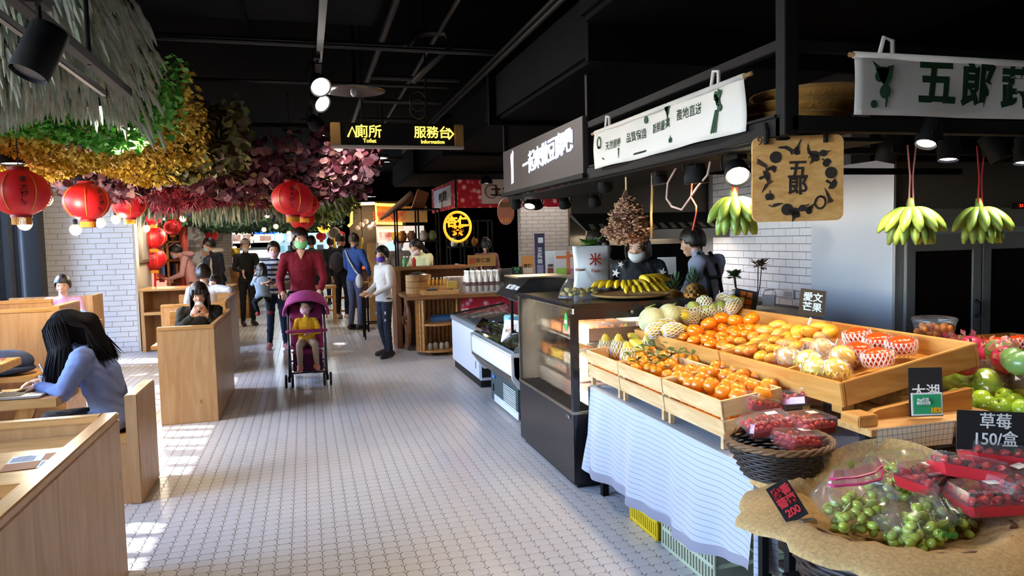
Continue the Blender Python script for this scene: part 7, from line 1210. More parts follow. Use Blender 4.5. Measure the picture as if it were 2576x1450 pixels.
# --- book stall browsers
t, X, g, M = person('young man in a pink and cream hoodie bending over the book stall', (-2.08, 15.0, 0), -PI/2+.1, 1.70, KN('pink_hoodie', 'cf9c9c'), '24242c', '222222', ('short', HAIRK), 'c8c4dc', dict(che=(0, -.08, 1.26), nek=(0, -.16, 1.42), hed=(0, -.27, 1.50), sL=(.178, -.12, 1.37), sR=(-.178, -.12, 1.37), eL=(.22, -.18, 1.08), wL=(.15, -.40, 1.0), hdL=(0, -1, .1), hnL=(0, 0, 1), eR=(-.22, -.18, 1.08), wR=(-.15, -.40, 1.0)), (0, .5), voxel=.014); MB().ell(M @ Vector((0, -.06, 1.46)), (.13, .11, .06), 16, 10).build('hood', KN('pink_hoodie', ''), t, True); MB().box(M @ Vector((.12, -.52, 1.02)), (.09, .02, .14)).build('phone', mat('red_phone', 'b03038', .4), t)
t, X, g, M = person('young man in a dark jacket with cream hood and teal mask beside the pink hoodie', (-1.62, 15.1, 0), -PI/2+.2, 1.73, '22232c', '1c1c22', '222222', ('short', HAIRK), '9cc8d4', dict(che=(0, -.05, 1.27), nek=(0, -.1, 1.44), hed=(0, -.16, 1.57)), (0, .3), voxel=.014); MB().ell(M @ Vector((0, -.02, 1.5)), (.13, .10, .06), 16, 10).build('hood', mat('cream_hood', 'c8bcae', .9), t, True); strap(t, M, ((.09, -.12, 1.42), (.10, -.15, 1.2), (.10, -.14, 1.0)), .05, mat('cream_hood'), 'hood_lining')
person('person with dark hair in a blue top mostly hidden behind the two hooded men', (-1.9, 15.9, 0), -1.2, 1.60, '2f4f6e', '22222a', '222222', ('short', HAIRK), None, voxel=.018, eyes=False)
# --- staff
t, X, g, M = person('cashier with brown bob hair in a black blouse with white stars', (2.62, 5.55, 0), -.45, 1.64, mat('black_blouse', '15161b', .7), '1c1c22', '222222', ('bob', HAIRB), 'd8dcd8', dict(che=(0, -.02, 1.27), nek=(0, -.04, 1.45), hed=(0, -.09, 1.58), eL=(.26, -.08, 1.15), wL=(.15, -.28, 1.08), eR=(-.26, -.08, 1.15), wR=(-.15, -.28, 1.08), hdL=(-.2, -1, -.2), hdR=(.2, -1, -.2), hnL=(0, 0, -1), hnR=(0, 0, -1)), (-.2, .4), voxel=.010, maskdrop=.03)
STAR = mat('cream_star', 'e2d8c6', .8)
for x, y, z, r in ((.09, -.125, 1.20, .05), (-.08, -.13, 1.13, .045), (.2, -.075, 1.30, .035), (-.17, -.085, 1.30, .04), (.0, -.135, 1.02, .04), (.26, -.09, 1.12, .035), (-.13, -.1, 1.37, .03)):
    q = M @ Vector((x, y-.004, z)); nrm = (M.to_3x3() @ Vector((x*2.2, -1, 0))).normalized(); F = frame_m(q, Vector((0, 0, 1)).cross(nrm), (0, 0, 1)); MB().prism([(r*(1 if i % 2 == 0 else .38)*math.sin(PI*i/5+.3), r*(1 if i % 2 == 0 else .38)*math.cos(PI*i/5+.3)) for i in range(10)], .008, M=F.to_3x3(), c=F.translation).build('star_print', STAR, t)
t, X, g, M = person('man in a pale shirt and black apron straps working at the rear counter', (3.40, 5.75, 0), PI+.55, 1.66, mat('pale_oxford', 'a3a8bc', .8, bump=.5, bscale=14), '25252c', '222222', ('short', HAIRK), None, dict(che=(0, -.06, 1.26), nek=(0, -.10, 1.44), hed=(0, -.17, 1.555), eL=(.26, -.08, 1.13), wL=(.14, -.28, 1.02), eR=(-.26, -.08, 1.13), wR=(-.14, -.28, 1.02)), (.3, .25), voxel=.011, eyes=False)
AP = mat('apron_black', '121214', .8); Bk = lambda x, z, y: (x, y, z)
for s in (-1, 1): strap(t, M, ((s*.10, -.05, 1.44), (s*.115, .0, 1.36), (s*.10, .045, 1.22), (s*.10, .075, 1.05), (s*.11, .095, .9)), .035, AP, 'apron_strap')
strap(t, M, ((-.105, .045, 1.22), (0, .055, 1.22), (.105, .045, 1.22)), .035, AP, 'apron_crossband'); MB().lathe([(.045, 0), (.05, .02), (.046, .035)], M @ (g['nek']-Vector((0, 0, .0))), 14).build('shirt_collar', mat('pale_oxford'), t, True); MB().tube([X @ Vector((-.03, -.10, .006)), X @ Vector((-.078, -.06, .01)), X @ Vector((-.08, .02, .01))], .003, 5).build('glasses', GOLD, t)
t, X, g, M = person('tea stall worker in a pale yellow top and mask leaning over the cart', (1.85, 11.75, 0), -.9, 1.66, KN('pale_yellow_top', 'cfc896'), '3a5550', '222222', ('tied', HAIRK), 'e4d4d8', dict(che=(0, -.08, 1.26), nek=(0, -.15, 1.42), hed=(0, -.23, 1.52), sL=(.175, -.1, 1.37), sR=(-.175, -.1, 1.37), eL=(.24, -.2, 1.12), wL=(.12, -.42, 1.02), eR=(-.24, -.2, 1.12), wR=(-.12, -.42, 1.05), hdL=(-.2, -1, -.1), hdR=(.2, -1, -.1), hnL=(0, 0, -1), hnR=(0, 0, -1)), (0, .4), voxel=.014); strap(t, M, ((.1, -.1, 1.47), (.13, .04, 1.3), (.05, .12, 1.05)), .03, AP, 'apron_strap')
t, X, g, M = person('worker in a dusty pink shirt with crossed black apron straps, seen from behind', (3.15, 13.0, 0), PI, 1.58, '9a6a66', '24242a', '222222', ('tied', HAIRK), None, voxel=.015, eyes=False)
for s in (-1, 1): strap(t, M, ((s*.10, .02, 1.33), (s*.10, .11, 1.15), (s*.08, .12, .98), (s*.14, .1, .8)), .03, AP, 'apron_strap')
strap(t, M, ((-.1, .12, 1.12), (.1, .12, 1.12)), .03, AP, 'apron_crossband')
person('man in a grey short-sleeved shirt and mask behind the black shelf', (1.72, 14.2, 0), .15, 1.66, '8a8078', '24242a', '222222', ('short', HAIRK), 'c9ccd0', look=(.1, .2), voxel=.015, short=True)
person('cook in dark clothes behind the dried flowers', (2.75, 6.75, 0), PI+.5, 1.62, '16181e', '1c1c22', '222222', ('tied', HAIRK), None, voxel=.015, eyes=False)
# ================================================ TEA CART STALL
TEAK = wood('teak', '8a5a34', '6a4024', 4, 'Z', .45, .1); TEAKX = wood('teak_x', '9a6a3c', '7a4c28', 4, 'X', .45, .1); BAMB = wood('bamboo_light', 'cfa468', 'b3854a', 6, 'Z', .5, .05, False)
def floral():
    m = mat('red_floral_cloth', 'b8202e', .8); nt = m.node_tree; b = nt.nodes['Principled BSDF']; tc = nt.nodes.new('ShaderNodeTexCoord'); v = nt.nodes.new('ShaderNodeTexVoronoi'); v.inputs['Scale'].default_value = 9; nt.links.new(tc.outputs['Object'], v.inputs['Vector']); r = nt.nodes.new('ShaderNodeValToRGB'); nt.links.new(v.outputs['Distance'], r.inputs[0]); e = r.color_ramp.elements; e[0].color = lin('f0c060'); e[0].position = .08; e[1].color = lin('b8202e'); e[1].position = .5
    for p, c in ((.16, 'f4e0e0'), (.28, 'e88aa0'), (.38, 'd03048')): q = e.new(p); q.color = lin(c)
    nt.links.new(r.outputs[0], b.inputs[0]); return m
FLOR = floral()
t = thing('tea_cart', 'wooden tea cart with slatted round shelves and a large cart wheel', 'cart', (1.9, 10.7, 0))
MB().span((1.30, 10.0, .79), (3.0, 11.0, .84)).build('counter_top', TEAKX, t, bevel=.008); MB().span((2.05, 10.15, .05), (3.0, 10.9, .79)).build('cabinet', TEAKX, t); MB().span((1.26, 10.95, 0), (1.34, 11.5, 1.19)).build('side_panel', TEAK, t, bevel=.005); MB().span((1.24, 10.9, 1.17), (2.4, 11.5, 1.21)).build('upper_counter', TEAKX, t, bevel=.006); MB().span((1.34, 11.3, 0), (2.4, 11.36, 1.17)).build('upper_front', TEAK, t)
for z in (.05, .42): MB().lathe([(0, 0), (.30, 0), (.30, .025), (0, .025)], (1.75, 10.28, z), 24, cap=False).build('round_shelf', AMBERX, t, 'auto')
for k in range(22):
    a = math.radians(-30+250*k/21); MB().box((1.75+.3*math.cos(a), 10.28+.3*math.sin(a), .43), (.035, .014, .74), a+PI/2).build('slat', AMBER, t)
for x, y in ((1.6, 10.1), (1.9, 10.1), (1.75, 10.5)): MB().box((x, y, .025), (.07, .07, .05)).build('foot', TEAK, t)
wc = Vector((1.38, 10.86, .43)); MB().tube([wc+Vector((0, .40*math.cos(a), .40*math.sin(a))) for a in (2*PI*i/32 for i in range(32))], .035, 8, closed=True).build('wheel_rim', TEAK, t, True); [MB().cyl(wc, wc+Vector((0, .38*math.cos(a), .38*math.sin(a))), .018, n=8).build('wheel_spoke', TEAK, t) for a in (2*PI*i/8 for i in range(8))]; MB().cyl(wc-Vector((.05, 0, 0)), wc+Vector((.05, 0, 0)), .07, n=14).build('wheel_hub', TEAK, t, 'auto')
MB().span((2.07, 10.135, .50), (2.98, 10.15, .79)).build('floral_skirt', FLOR, t)
for k in range(4): bottle((1.62+.08*k, 10.15+.04*(k % 2), .076), f"small glass jar on the bottom round shelf, {['leftmost', 'second', 'third', 'rightmost'][k]}", mat('jar_glass', 'b8b4a6', .15), BLACK, .11, .032, group='jars on the round shelf')
o = MB().box((1.75, 10.25, .48), (.34, .2, .06)).build('candy_bag', FILM, bevel=.02); tag(o, 'clear bag of dried goods on the middle round shelf', 'bag'); o = MB().box((1.82, 10.36, .49), (.28, .14, .09)).build('blue_packet', mat('bright_blue_bag'), bevel=.02); tag(o, 'blue packet behind the dried goods on the round shelf', 'packet')
t = thing('bamboo_steamer', 'round bamboo steamer with steel lid on the tea cart', 'steamer', (1.55, 10.62, .842)); [MB().lathe([(.17, z), (.185, z), (.185, z+.085), (.17, z+.085)], n=28).build('tier', BAMB, t, 'auto', world=False) for z in (0, .09, .18)]; MB().lathe([(0, .31), (.03, .31), (.10, .29), (.15, .27), (.15, .265), (0, .265)], n=24, cap=False).build('lid', STEEL, t, True, world=False)
t = thing('gift_tray', 'light wooden tray with small yellow drink bottles and boxes on the tea cart', 'tray', (1.78, 10.22, .842)); MB().box((0, 0, .03), (.5, .34, .06)).build('tray', BAMB, t, world=False, bevel=.004); MB().box((.05, .06, .09), (.3, .14, .06)).build('riser', BAMB, t, world=False); MB().box((.18, -.02, .13), (.13, .1, .1)).build('gold_box', mat('gold_box', 'b89a4a', .5), t, world=False); MB().box((-.12, -.1, .075), (.15, .08, .03)).build('dark_cloth_packet', mat('dark_packet', '4a4440', .8), t, world=False)
for k in range(5): bottle((1.66+.055*k, 10.30, .965), f"small yellow bottle on the tea cart tray, {['leftmost', 'second from left', 'middle', 'second from right', 'rightmost'][k]}", JUICE, WHITE, .11, .022, group='yellow bottles on the tray')
for k in range(3): o = MB().grid(lambda u, v: (1.92+.07*k+.15*u, 10.62+.03*math.sin(PI*u)*math.sin(PI*v)-.02*k, .842+.22*v), 8, 8).build('paper_pouch', PAPER, smooth=True, solid=.02); tag(o, f"white stand-up pouch on the tea cart, {['left', 'middle', 'right'][k]} one", 'pouch')
t = thing('bottle_rack', 'clear acrylic tray holding rows of white milk bottles', 'rack', (2.42, 10.3, .842)); MB().box((0, 0, .008), (.56, .32, .016)).build('base', WHITE, t, world=False); [MB().box(c, d).build('wall', CLAM, t, world=False) for c, d in (((0, -.16, .07), (.56, .006, .14)), ((0, .16, .07), (.56, .006, .14)), ((-.28, 0, .07), (.006, .32, .14)), ((.28, 0, .07), (.006, .32, .14)))]
for j in range(3):
    for i in range(6): bottle((2.20+.086*i, 10.2+.1*j, .859), 'white milk bottle with brown band in the acrylic tray', MILK, WHITE, .30, .038, BAND, 'milk bottles in the acrylic tray')
c = card('kraft_sign', 'brown kraft board sign above the milk bottles', (2.50, 10.62, 1.20), (.42, .17), mat('kraft', 'b98a4a', .7), (-.1, -1, 0), 0, '  杏仁茶', INK, .075, 'sign', bits=[(-.14, .085, .09, .09, mat('kraft_stamp', 'b85a2a', .7))]); MB().cyl((2.5, 10.64, .84), (2.5, 10.64, 1.2), .01).build('pole', BAMB, c)
t = thing('acrylic_guard', 'clear acrylic guard at the end of the tea cart', 'guard', (2.85, 10.4, .842)); MB().box((0, 0, .16), (.3, .3, .32)).build('sheet', CLAM, t, world=False)
# valance signs
t = thing('floral_valance', 'red floral fabric valance with white cloth signs over the tea stall', 'valance', (1.95, 11.6, 2.1)); a, b = PY(1145, 452, 11.4), PY(1275, 522, 11.4); e0 = PX(1084, 470, a.x)
MB().span((a.x, 11.4, b.z), (6.0, 11.42, a.z)).build('front_fabric', FLOR, t); MB().span((a.x-.01, 11.4, b.z), (a.x+.01, 13.6, a.z)).build('side_fabric', FLOR, t); MB().span((a.x+.42, 11.385, b.z+.06), (a.x+1.3, 11.398, a.z)).build('white_cloth', LINEN, t); MB().span((a.x-.02, 11.7, b.z+.06), (a.x-.012, 13.3, a.z-.06)).build('white_side_cloth', LINEN, t)
text('土博士', .19, INK, frame_m((a.x+.85, 11.38, (a.z+b.z)/2+.03), (1, 0, 0), (0, 0, 1)), t, bold=.004, spacing=1.1); text('杏仁茶堂', .17, INK, frame_m((a.x-.025, 12.4, (a.z+b.z)/2), (0, -1, 0), (0, 0, 1)), t, bold=.003, spacing=1.2); MB().tube([(a.x+.575+.105*math.cos(q), 11.38, (a.z+b.z)/2+.03+.105*math.sin(q)) for q in (2*PI*i/24 for i in range(24))], .007, 4, closed=True).build('circle_mark', mat('rust_ring', '7a2a1e', .7), t)
for x, y in ((a.x, 11.4), (a.x, 13.6), (6, 11.4)): MB().cyl((x, y, b.z), (x, y, 3.9 if x > 3 else 2.618), .015).build('hanger', BLACKM, t)
ORG = mat('orange_sign_glow', 'f08a1c', .4, emit=1.4); c = PY(1151, 571, 10.9); t = thing('ring_sign', 'glowing orange ring sign with a cut-out character over the tea cart', 'sign', c); MB().tube([(.2*math.cos(q), 0, .22*math.sin(q)) for q in (2*PI*i/32 for i in range(32))], .02, 8, closed=True).build('ring', ORG, t, True, world=False); text('杏仁\n茶', .17, ORG, parent_matrix(t) @ Matrix.Rotation(PI/2, 4, 'X'), t, bold=.008, line=.8, ext=.008); MB().cyl((0, 0, .22), (0, 0, 1.5), .006).build('cord', BLACK, t, world=False)
c = PY(1272, 533, 10.2); t = thing('wooden_tablet', 'rounded reddish wooden tablet hanging over the tea stall', 'sign', c); MB().prism([(.125*math.cos(q), .19*math.sin(q)) for q in (2*PI*i/24 for i in range(24))], .02, M=Matrix(((1, 0, 0), (0, 0, -1), (0, 1, 0)))).build('board', mat('tablet_red', 'b5725a', .6), t, world=False); MB().box((0, -.025, .10), (.17, .012, .07)).build('carved_band', mat('tablet_dark', '6d5436', .7), t, world=False); [MB().box((-.055+.037*k, -.025, -.12), (.028, .012, .06)).build('tag_block', mat('tablet_orange', 'd98a52', .6), t, world=False) for k in range(4)]; MB().tube([(-.05, 0, .18), (0, 0, .45), (.05, 0, .18)], .004, 5).build('cord', BLACK, t, world=False)
def shelf_rack(label, x0, x1, y, z0, z1, nz, nx):
    t = thing('black_shelf', label, 'shelf', ((x0+x1)/2, y, z0))
    for i in range(nx+1): x = x0+(x1-x0)*i/nx; MB().span((x-.012, y, z0), (x+.012, y+.03, z1)).build('post', BLACKM, t); MB().span((x-.012, y+.32, z0), (x+.012, y+.35, z1)).build('post', BLACKM, t)
    for k in range(nz+1): z = z0+(z1-z0)*k/nz; MB().span((x0, y, z-.012), (x1, y+.35, z+.012)).build('shelf_board', BLACKM, t)
    return t
shelf_rack('black steel shelf with jars beside the ring sign', 1.45, 2.15, 12.1, .0, 2.12, 4, 2); shelf_rack('black steel shelf with clay pots at the back of the tea stall', 2.55, 3.35, 13.3, 0, 1.95, 4, 3)
CL = mat('clay', '7d5640', .8); JR = [mat('jar_amber', 'a86a2a', .3), CL, mat('jar_white', 'd2ccc0', .4), mat('jar_green', '6a7a4a', .5)]
for k, (x, y, z) in enumerate([(1.55, 12.25, 1.60), (1.7, 12.25, 1.60), (1.9, 12.25, 1.60), (2.05, 12.25, 1.60), (1.6, 12.25, 1.07), (1.95, 12.25, 1.07), (2.65, 13.45, 1.475), (2.85, 13.45, 1.475), (3.05, 13.45, 1.475), (3.25, 13.45, 1.475), (2.7, 13.45, .99), (3.0, 13.45, .99)]):
    o = MB().lathe([(0, 0), (.05, 0), (.075, .06), (.07, .12), (.04, .15), (.045, .17), (0, .17)], (x, y, z), 16, cap=False).build('storage_jar', JR[k % 4], smooth=True); tag(o, f"{['amber', 'clay', 'white', 'green'][k % 4]} storage jar on the {'near' if k < 6 else 'rear'} black shelf of the tea stall", 'jar', 'jars on the tea stall shelves')
WBK = mat('white_brick_far', 'c4bcb8', .5)
def brickmat():
    nt = WBK.node_tree; b = nt.nodes['Principled BSDF']; tc = nt.nodes.new('ShaderNodeTexCoord'); mp = nt.nodes.new('ShaderNodeMapping'); mp.inputs['Rotation'].default_value = (PI/2, 0, 0); br = nt.nodes.new('ShaderNodeTexBrick'); br.inputs['Color1'].default_value = lin('c9c2be'); br.inputs['Color2'].default_value = lin('bdb6b2'); br.inputs['Mortar'].default_value = lin('77706e'); br.inputs['Scale'].default_value = 1; br.inputs['Brick Width'].default_value = .24; br.inputs['Row Height'].default_value = .075; br.inputs['Mortar Size'].default_value = .004; nt.links.new(tc.outputs['Object'], mp.inputs[0]); nt.links.new(mp.outputs[0], br.inputs[0]); nt.links.new(br.outputs[0], b.inputs[0])
brickmat(); a, b = PY(1308, 500, 13.9), PY(1482, 500, 13.9)
struct('wall_tea_stall', MB().span((a.x, 13.9, 0), (b.x, 14.1, a.z)), WBK); text('80', .11, INK, frame_m((b.x-.16, 13.88, a.z-.1), (1, 0, 0), (0, 0, 1)), bpy.data.objects['wall_tea_stall'], bold=.001)
c = PY(1457, 577, 13.8); t = thing('fortune_sign', 'red diamond paper charm on the white brick wall', 'charm', c); MB().box((0, 0, 0), (.16, .01, .16), M=Matrix.Rotation(PI/4, 3, 'Y')).build('paper', mat('red_paper', 'b0301f', .7), t, world=False); MB().ell((0, -.008, .01), (.06, .004, .055), 14, 8).build('emblem', PAPER, t, world=False)
# printed boards and pouches standing behind the scale
def board_at(label, px0, py0, px1, py1, Y, m, txt=None, tm=INK, size=.05, bits=(), name='display_board', cat='board', stand=True, **k):
    a, b = PY(px0, py0, Y), PY(px1, py1, Y); w_, h_ = b.x-a.x, a.z-b.z; c = Vector(((a.x+b.x)/2, Y, b.z)); t = card(name, label, c, (w_, h_), m, (-.12, -1, 0), .03, txt, tm, size, cat, bits=[(x*w_, y*h_, bw*w_, bh*h_, mm) for x, y, bw, bh, mm in bits], **k)
    if stand: MB().box((c.x, c.y+.06, c.z+.004), (w_*.6, .1, .008)).build('foot', BLACK, t)
    return t
t = thing('rear_ledge', 'dark ledge behind the glass case carrying cartons and boards', 'ledge', (2.5, 6.25, 0)); MB().span((2.0, 6.15, 1.06), (3.0, 6.6, 1.09)).build('top', BLACK, t); MB().span((2.51, 6.2, 0), (3.0, 6.6, 1.06)).build('cabinet', BLACK, t)
PURP = mat('purple_poster', '3a3550', .6); board_at('tall dark purple poster with white print behind the scale', 1345, 588, 1372, 700, 6.5, PURP, '豆\n腐\n娘', WHITE, .05, [(.1, .85, .5, .12, WHITE), (0, .2, .6, .2, mat('poster_grey', '8a8698', .6))]); board_at('white poster with thin dark lettering behind the scale', 1372, 632, 1397, 705, 6.45, PAPER, 'GIII', INK, .035, [(0, .25, .6, .35, mat('poster_brown', '8a4a3a', .7))])
tr = board_at('colourful board with an orange tree drawing beside the white bag', 1397, 630, 1452, 728, 6.2, mat('board_lilac', 'd8c6c0', .7), None, bits=[(-.2, .3, .55, .5, mat('board_green', 'a8c048', .7)), (.25, .28, .45, .5, mat('board_pink', 'd8707a', .7)), (.1, .6, .16, .75, mat('board_orange', 'e0743a', .7)), (-.2, .82, .5, .07, mat('board_orange')), (.3, .85, .4, .07, mat('board_orange')), (-.3, .28, .12, .16, mat('board_blue', '3a62b0', .7)), (-.2, .24, .1, .14, mat('red_paper'))])
bg = thing('rice_bag', 'white paper bag with red lettering standing on the glass case', 'bag', PY(1490, 745, 5.3)); p = PY(1490, 690, 5.3); MB().grid(lambda u, v: (p.x-.15+.30*u, 5.3-.05*math.sin(PI*u)*math.sin(PI*min(1, v*1.1)), 1.19+.34*v), 10, 10).build('front', WHITE, bg, True, solid=.03); text('米', .1, mat('red_paper'), frame_m((p.x, 5.23, 1.42), (1, 0, 0), (0, 0, 1)), bg, bold=.002); text('Rice', .04, mat('red_paper'), frame_m((p.x, 5.235, 1.34), (1, 0, 0), (0, 0, 1)), bg)
plant('broad-leaved green plant behind the white paper bag', PY(1480, 672, 6.3), .2, 18, mat('plant_bright', '6a9a44', .5, noise=.3), stems=3, L=.14, W=.03); o = board_at('orange snack pouch standing behind the scale', 1312, 645, 1343, 695, 6.25, mat('pouch_orange', 'd98a4a', .5), '杏仁', INK, .04, [(0, .3, .8, .3, mat('pouch_tan', 'e0c0a0', .5))], 'snack_pouch', 'pouch'); board_at('small chalk board with green writing beside the orange pouch', 1288, 672, 1312, 690, 6.25, CHALK, '豆花\n35', GCH, .025, (), 'chalk_sign', 'sign')
board_at('cream order card behind the cashier, left of her hair', 1572, 655, 1612, 705, 5.75, PAPER, None, bits=(), stand=False); board_at('cream order card to the right of the cashier', 1655, 648, 1700, 690, 6.0, PAPER, None, stand=False)
gb = thing('snack_bag', 'clear gift bag of dried fruit on the glass case', 'bag', (1.80, 4.72, 1.185)); f = MB()
for k in range(40): f.ell((jit(.12), jit(.08), .015+.05*random.random()), (.018, .014, .010), 7, 5)
f.build('dried_fruit', mat('dried_fruit', 'b9a24a', .5), gb, True, world=False); MB().grid(lambda u, v: (.15*(1-.75*v**1.5)*(1+.08*math.sin(15*u))*math.cos(2*PI*u), .11*(1-.75*v**1.5)*(1+.08*math.sin(11*u))*math.sin(2*PI*u), .005+.20*v), 24, 10).build('clear_bag', FILM, gb, True, world=False); MB().tube([(.03*math.cos(q), .03*math.sin(q), .19) for q in (2*PI*i/12 for i in range(12))], .006, 5, closed=True).build('tie', mat('dried_tan'), gb, world=False)
# ================================================ BOOK STALL (left rear)
REDG = mat('red_light_panel', 'ff8a78', .5, emit=1.5); t = thing('book_stall', 'wooden book shelf with red lit panels at the left rear', 'shelf', (-2.6, 16.5, 0)); a, b = PY(372, 560, 16.4), PY(470, 738, 16.4)
BW = wood('shelf_wood', 'c99a58', 'a87a3c', 4, 'X', .5, .1); [MB().span((x, 16.4, 0), (x+.04, 16.8, 2.05)).build('upright', BW, t) for x in (a.x, -2.75, b.x-.04)]
for z in (.5, .95, 1.3, 1.68, 2.02): MB().span((a.x, 16.4, z), (b.x, 16.8, z+.035)).build('shelf_board', BW, t)
MB().span((a.x, 16.8, 0), (b.x, 16.84, 2.4)).build('back_panel', mat('pink_back', 'e0a8a0', .7), t); pa, pb = PY(368, 690, 16.3), PY(420, 738, 16.3); MB().span((pa.x, 16.3, .3), (pa.x+.16, 16.36, 2.3)).build('red_light_panel', REDG, t); MB().span((pa.x, 16.28, .3), (pb.x, 16.36, .92)).build('red_light_panel', REDG, t); light('red_lamp', 'AREA', (pa.x+.3, 16.0, 1.5), 12, (1, .35, .28), shape='RECTANGLE', size=.5, size_y=1.6, aim=(pa.x+.3, 14, 1.2))
t2 = thing('pillar_sign', 'red column with gold lettered plaque beside the books', 'sign', (-2.1, 16.3, 0)); q = PY(462, 600, 16.3); MB().cyl((q.x, 16.3, 0), (q.x, 16.3, 2.5), .08).build('column', mat('red_column', 'b0402c', .6), t2, True); MB().box((q.x-.2, 16.28, 2.05), (.3, .04, .42)).build('plaque', mat('plaque_red', 'a05a48', .7), t2); MB().box((q.x-.2, 16.255, 2.05), (.18, .01, .24)).build('gold_script', GOLD, t2)
bc = ['b03038', '2a5a9a', 'd8d0c0', '8a6a3a', '3a3a40', '4a8ac0', 'c8a84a', '6a7a5a']
n = 0
for z in (.535, .985, 1.335, 1.715):
    x = a.x+.06
    while x < b.x-.14:
        w_ = random.uniform(.03, .06); h_ = random.uniform(.2, .30)
        if abs(x+w_/2+2.73) > .08: o = MB().box((x+w_/2, 16.52, z+h_/2), (w_, .18, h_)).build('book', mat('book_'+bc[n % 8], bc[n % 8], .7)); tag(o, f"{['red', 'navy', 'cream', 'brown', 'black', 'sky blue', 'mustard', 'olive'][n % 8]} book upright on the rear book shelf", 'book', 'books on the rear book shelf')
        x += w_+.006; n += 1
struct('wall_column', MB().span((PY(465, 600, 17.5).x, 17.5, 0), (PY(505, 600, 17.5).x, 18.3, 3.9)), PALE); struct('wall_far_pier', MB().span((PY(520, 560, 20).x, 20, 0), (PY(580, 560, 20).x, 20.3, PY(550, 552, 20).z)), WBK)
t = thing('cash_desk', 'wooden cash desk with a yellow lamp left of the worker in the cap', 'desk', (-1.9, 17, 0)); a, b = PY(578, 675, 17), PY(635, 750, 17); MB().span((a.x, 17, 0), (a.x+.35, 17.6, a.z)).build('drawer_unit', BW, t); MB().span((a.x+.35, 17, 0), (b.x, 17.6, a.z)).build('front', mat('dark_brown_wood', '4a2e20', .5), t); MB().span((a.x-.1, 16.95, a.z), (b.x+.05, 17.65, a.z+.04)).build('top', mat('desk_stone', 'b8b8b8', .4), t); [MB().box((a.x+.175, 16.99, a.z-.09-.11*k), (.31, .012, .095)).build('drawer', BW, t) for k in range(4)]
c = PY(593, 636, 17.2); o = thing('desk_lamp', 'yellow shaded lamp on the cash desk', 'lamp', c); MB().lathe([(.09, -.1), (.09, .1), (.085, .1), (.085, -.1)], n=16).build('shade', mat('yellow_shade', 'c9a81c', .5), o, True, world=False); MB().cyl((0, 0, a.z+.045-c.z), (0, 0, 0), .012).build('pole', STEEL, o, world=False)
# ================================================ REAR HALL: counters, lit menus, round signs, kiosk
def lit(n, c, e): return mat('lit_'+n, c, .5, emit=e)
def far_box(name, label, px0, py0, px1, py1, Y, m, cat, depth=.15, bits=(), txt=None, size=.2, tm=None):
    a, b = PY(px0, py0, Y), PY(px1, py1, Y); b.z = 0 if cat == 'counter' else b.z; t = thing(name, label, cat, ((a.x+b.x)/2, Y, b.z)); MB().span((a.x, Y, b.z), (b.x, Y+depth, a.z)).build('panel', m, t)
    for k, (x0, y0, x1, y1, mm) in enumerate(bits): MB().span((a.x+(b.x-a.x)*x0, Y-.02, b.z+(a.z-b.z)*y0), (a.x+(b.x-a.x)*x1, Y, b.z+(a.z-b.z)*y1)).build('print', mm, t)
    if txt: text(txt, size, tm, frame_m(((a.x+b.x)/2, Y-.03, (a.z+b.z)/2), (1, 0, 0), (0, 0, 1)), t, bold=.006)
    return t
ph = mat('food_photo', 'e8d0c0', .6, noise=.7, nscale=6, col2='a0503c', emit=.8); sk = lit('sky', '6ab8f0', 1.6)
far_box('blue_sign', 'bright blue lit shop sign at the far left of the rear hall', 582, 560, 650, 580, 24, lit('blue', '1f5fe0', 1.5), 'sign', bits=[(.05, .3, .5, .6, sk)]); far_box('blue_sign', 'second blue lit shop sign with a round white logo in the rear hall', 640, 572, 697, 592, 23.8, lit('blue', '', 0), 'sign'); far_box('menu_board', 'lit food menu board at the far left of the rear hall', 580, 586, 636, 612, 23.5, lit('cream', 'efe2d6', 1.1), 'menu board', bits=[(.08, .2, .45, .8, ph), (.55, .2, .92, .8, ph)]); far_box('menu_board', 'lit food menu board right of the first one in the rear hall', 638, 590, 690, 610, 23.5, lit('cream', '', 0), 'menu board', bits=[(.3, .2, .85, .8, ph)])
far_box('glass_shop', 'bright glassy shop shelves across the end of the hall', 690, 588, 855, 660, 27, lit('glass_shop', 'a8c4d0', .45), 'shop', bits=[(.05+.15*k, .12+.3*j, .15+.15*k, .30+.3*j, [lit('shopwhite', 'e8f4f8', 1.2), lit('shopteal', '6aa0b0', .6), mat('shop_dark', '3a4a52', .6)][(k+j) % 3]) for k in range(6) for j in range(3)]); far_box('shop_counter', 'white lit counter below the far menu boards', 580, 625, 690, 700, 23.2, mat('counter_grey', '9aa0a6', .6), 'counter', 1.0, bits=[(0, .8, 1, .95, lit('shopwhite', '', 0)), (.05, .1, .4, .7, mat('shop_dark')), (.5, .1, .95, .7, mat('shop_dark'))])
far_box('shop_counter', 'dark wood counter of the shop at the end of the hall', 690, 660, 850, 740, 26.8, mat('dark_brown_wood'), 'counter', .8)
def disc(label, px, py, Y, r, m, m2, txt=None): 
    c = PY(px, py, Y); t = thing('round_sign', label, 'sign', c); M_ = Matrix(((1, 0, 0), (0, 0, 1), (0, 1, 0))); MB().lathe([(0, 0), (r, 0), (r, .08), (0, .08)], n=28, M=M_, cap=False).build('disc', m, t, 'auto', world=False); MB().lathe([(r*.55, -.01), (r*.7, -.01), (r*.7, 0), (r*.55, 0)], n=24, M=M_).build('emblem', m2, t, world=False); MB().cyl((0, .04, r), (0, .04, 3.9-c.z), .012).build('hanger', BLACK, t, world=False)
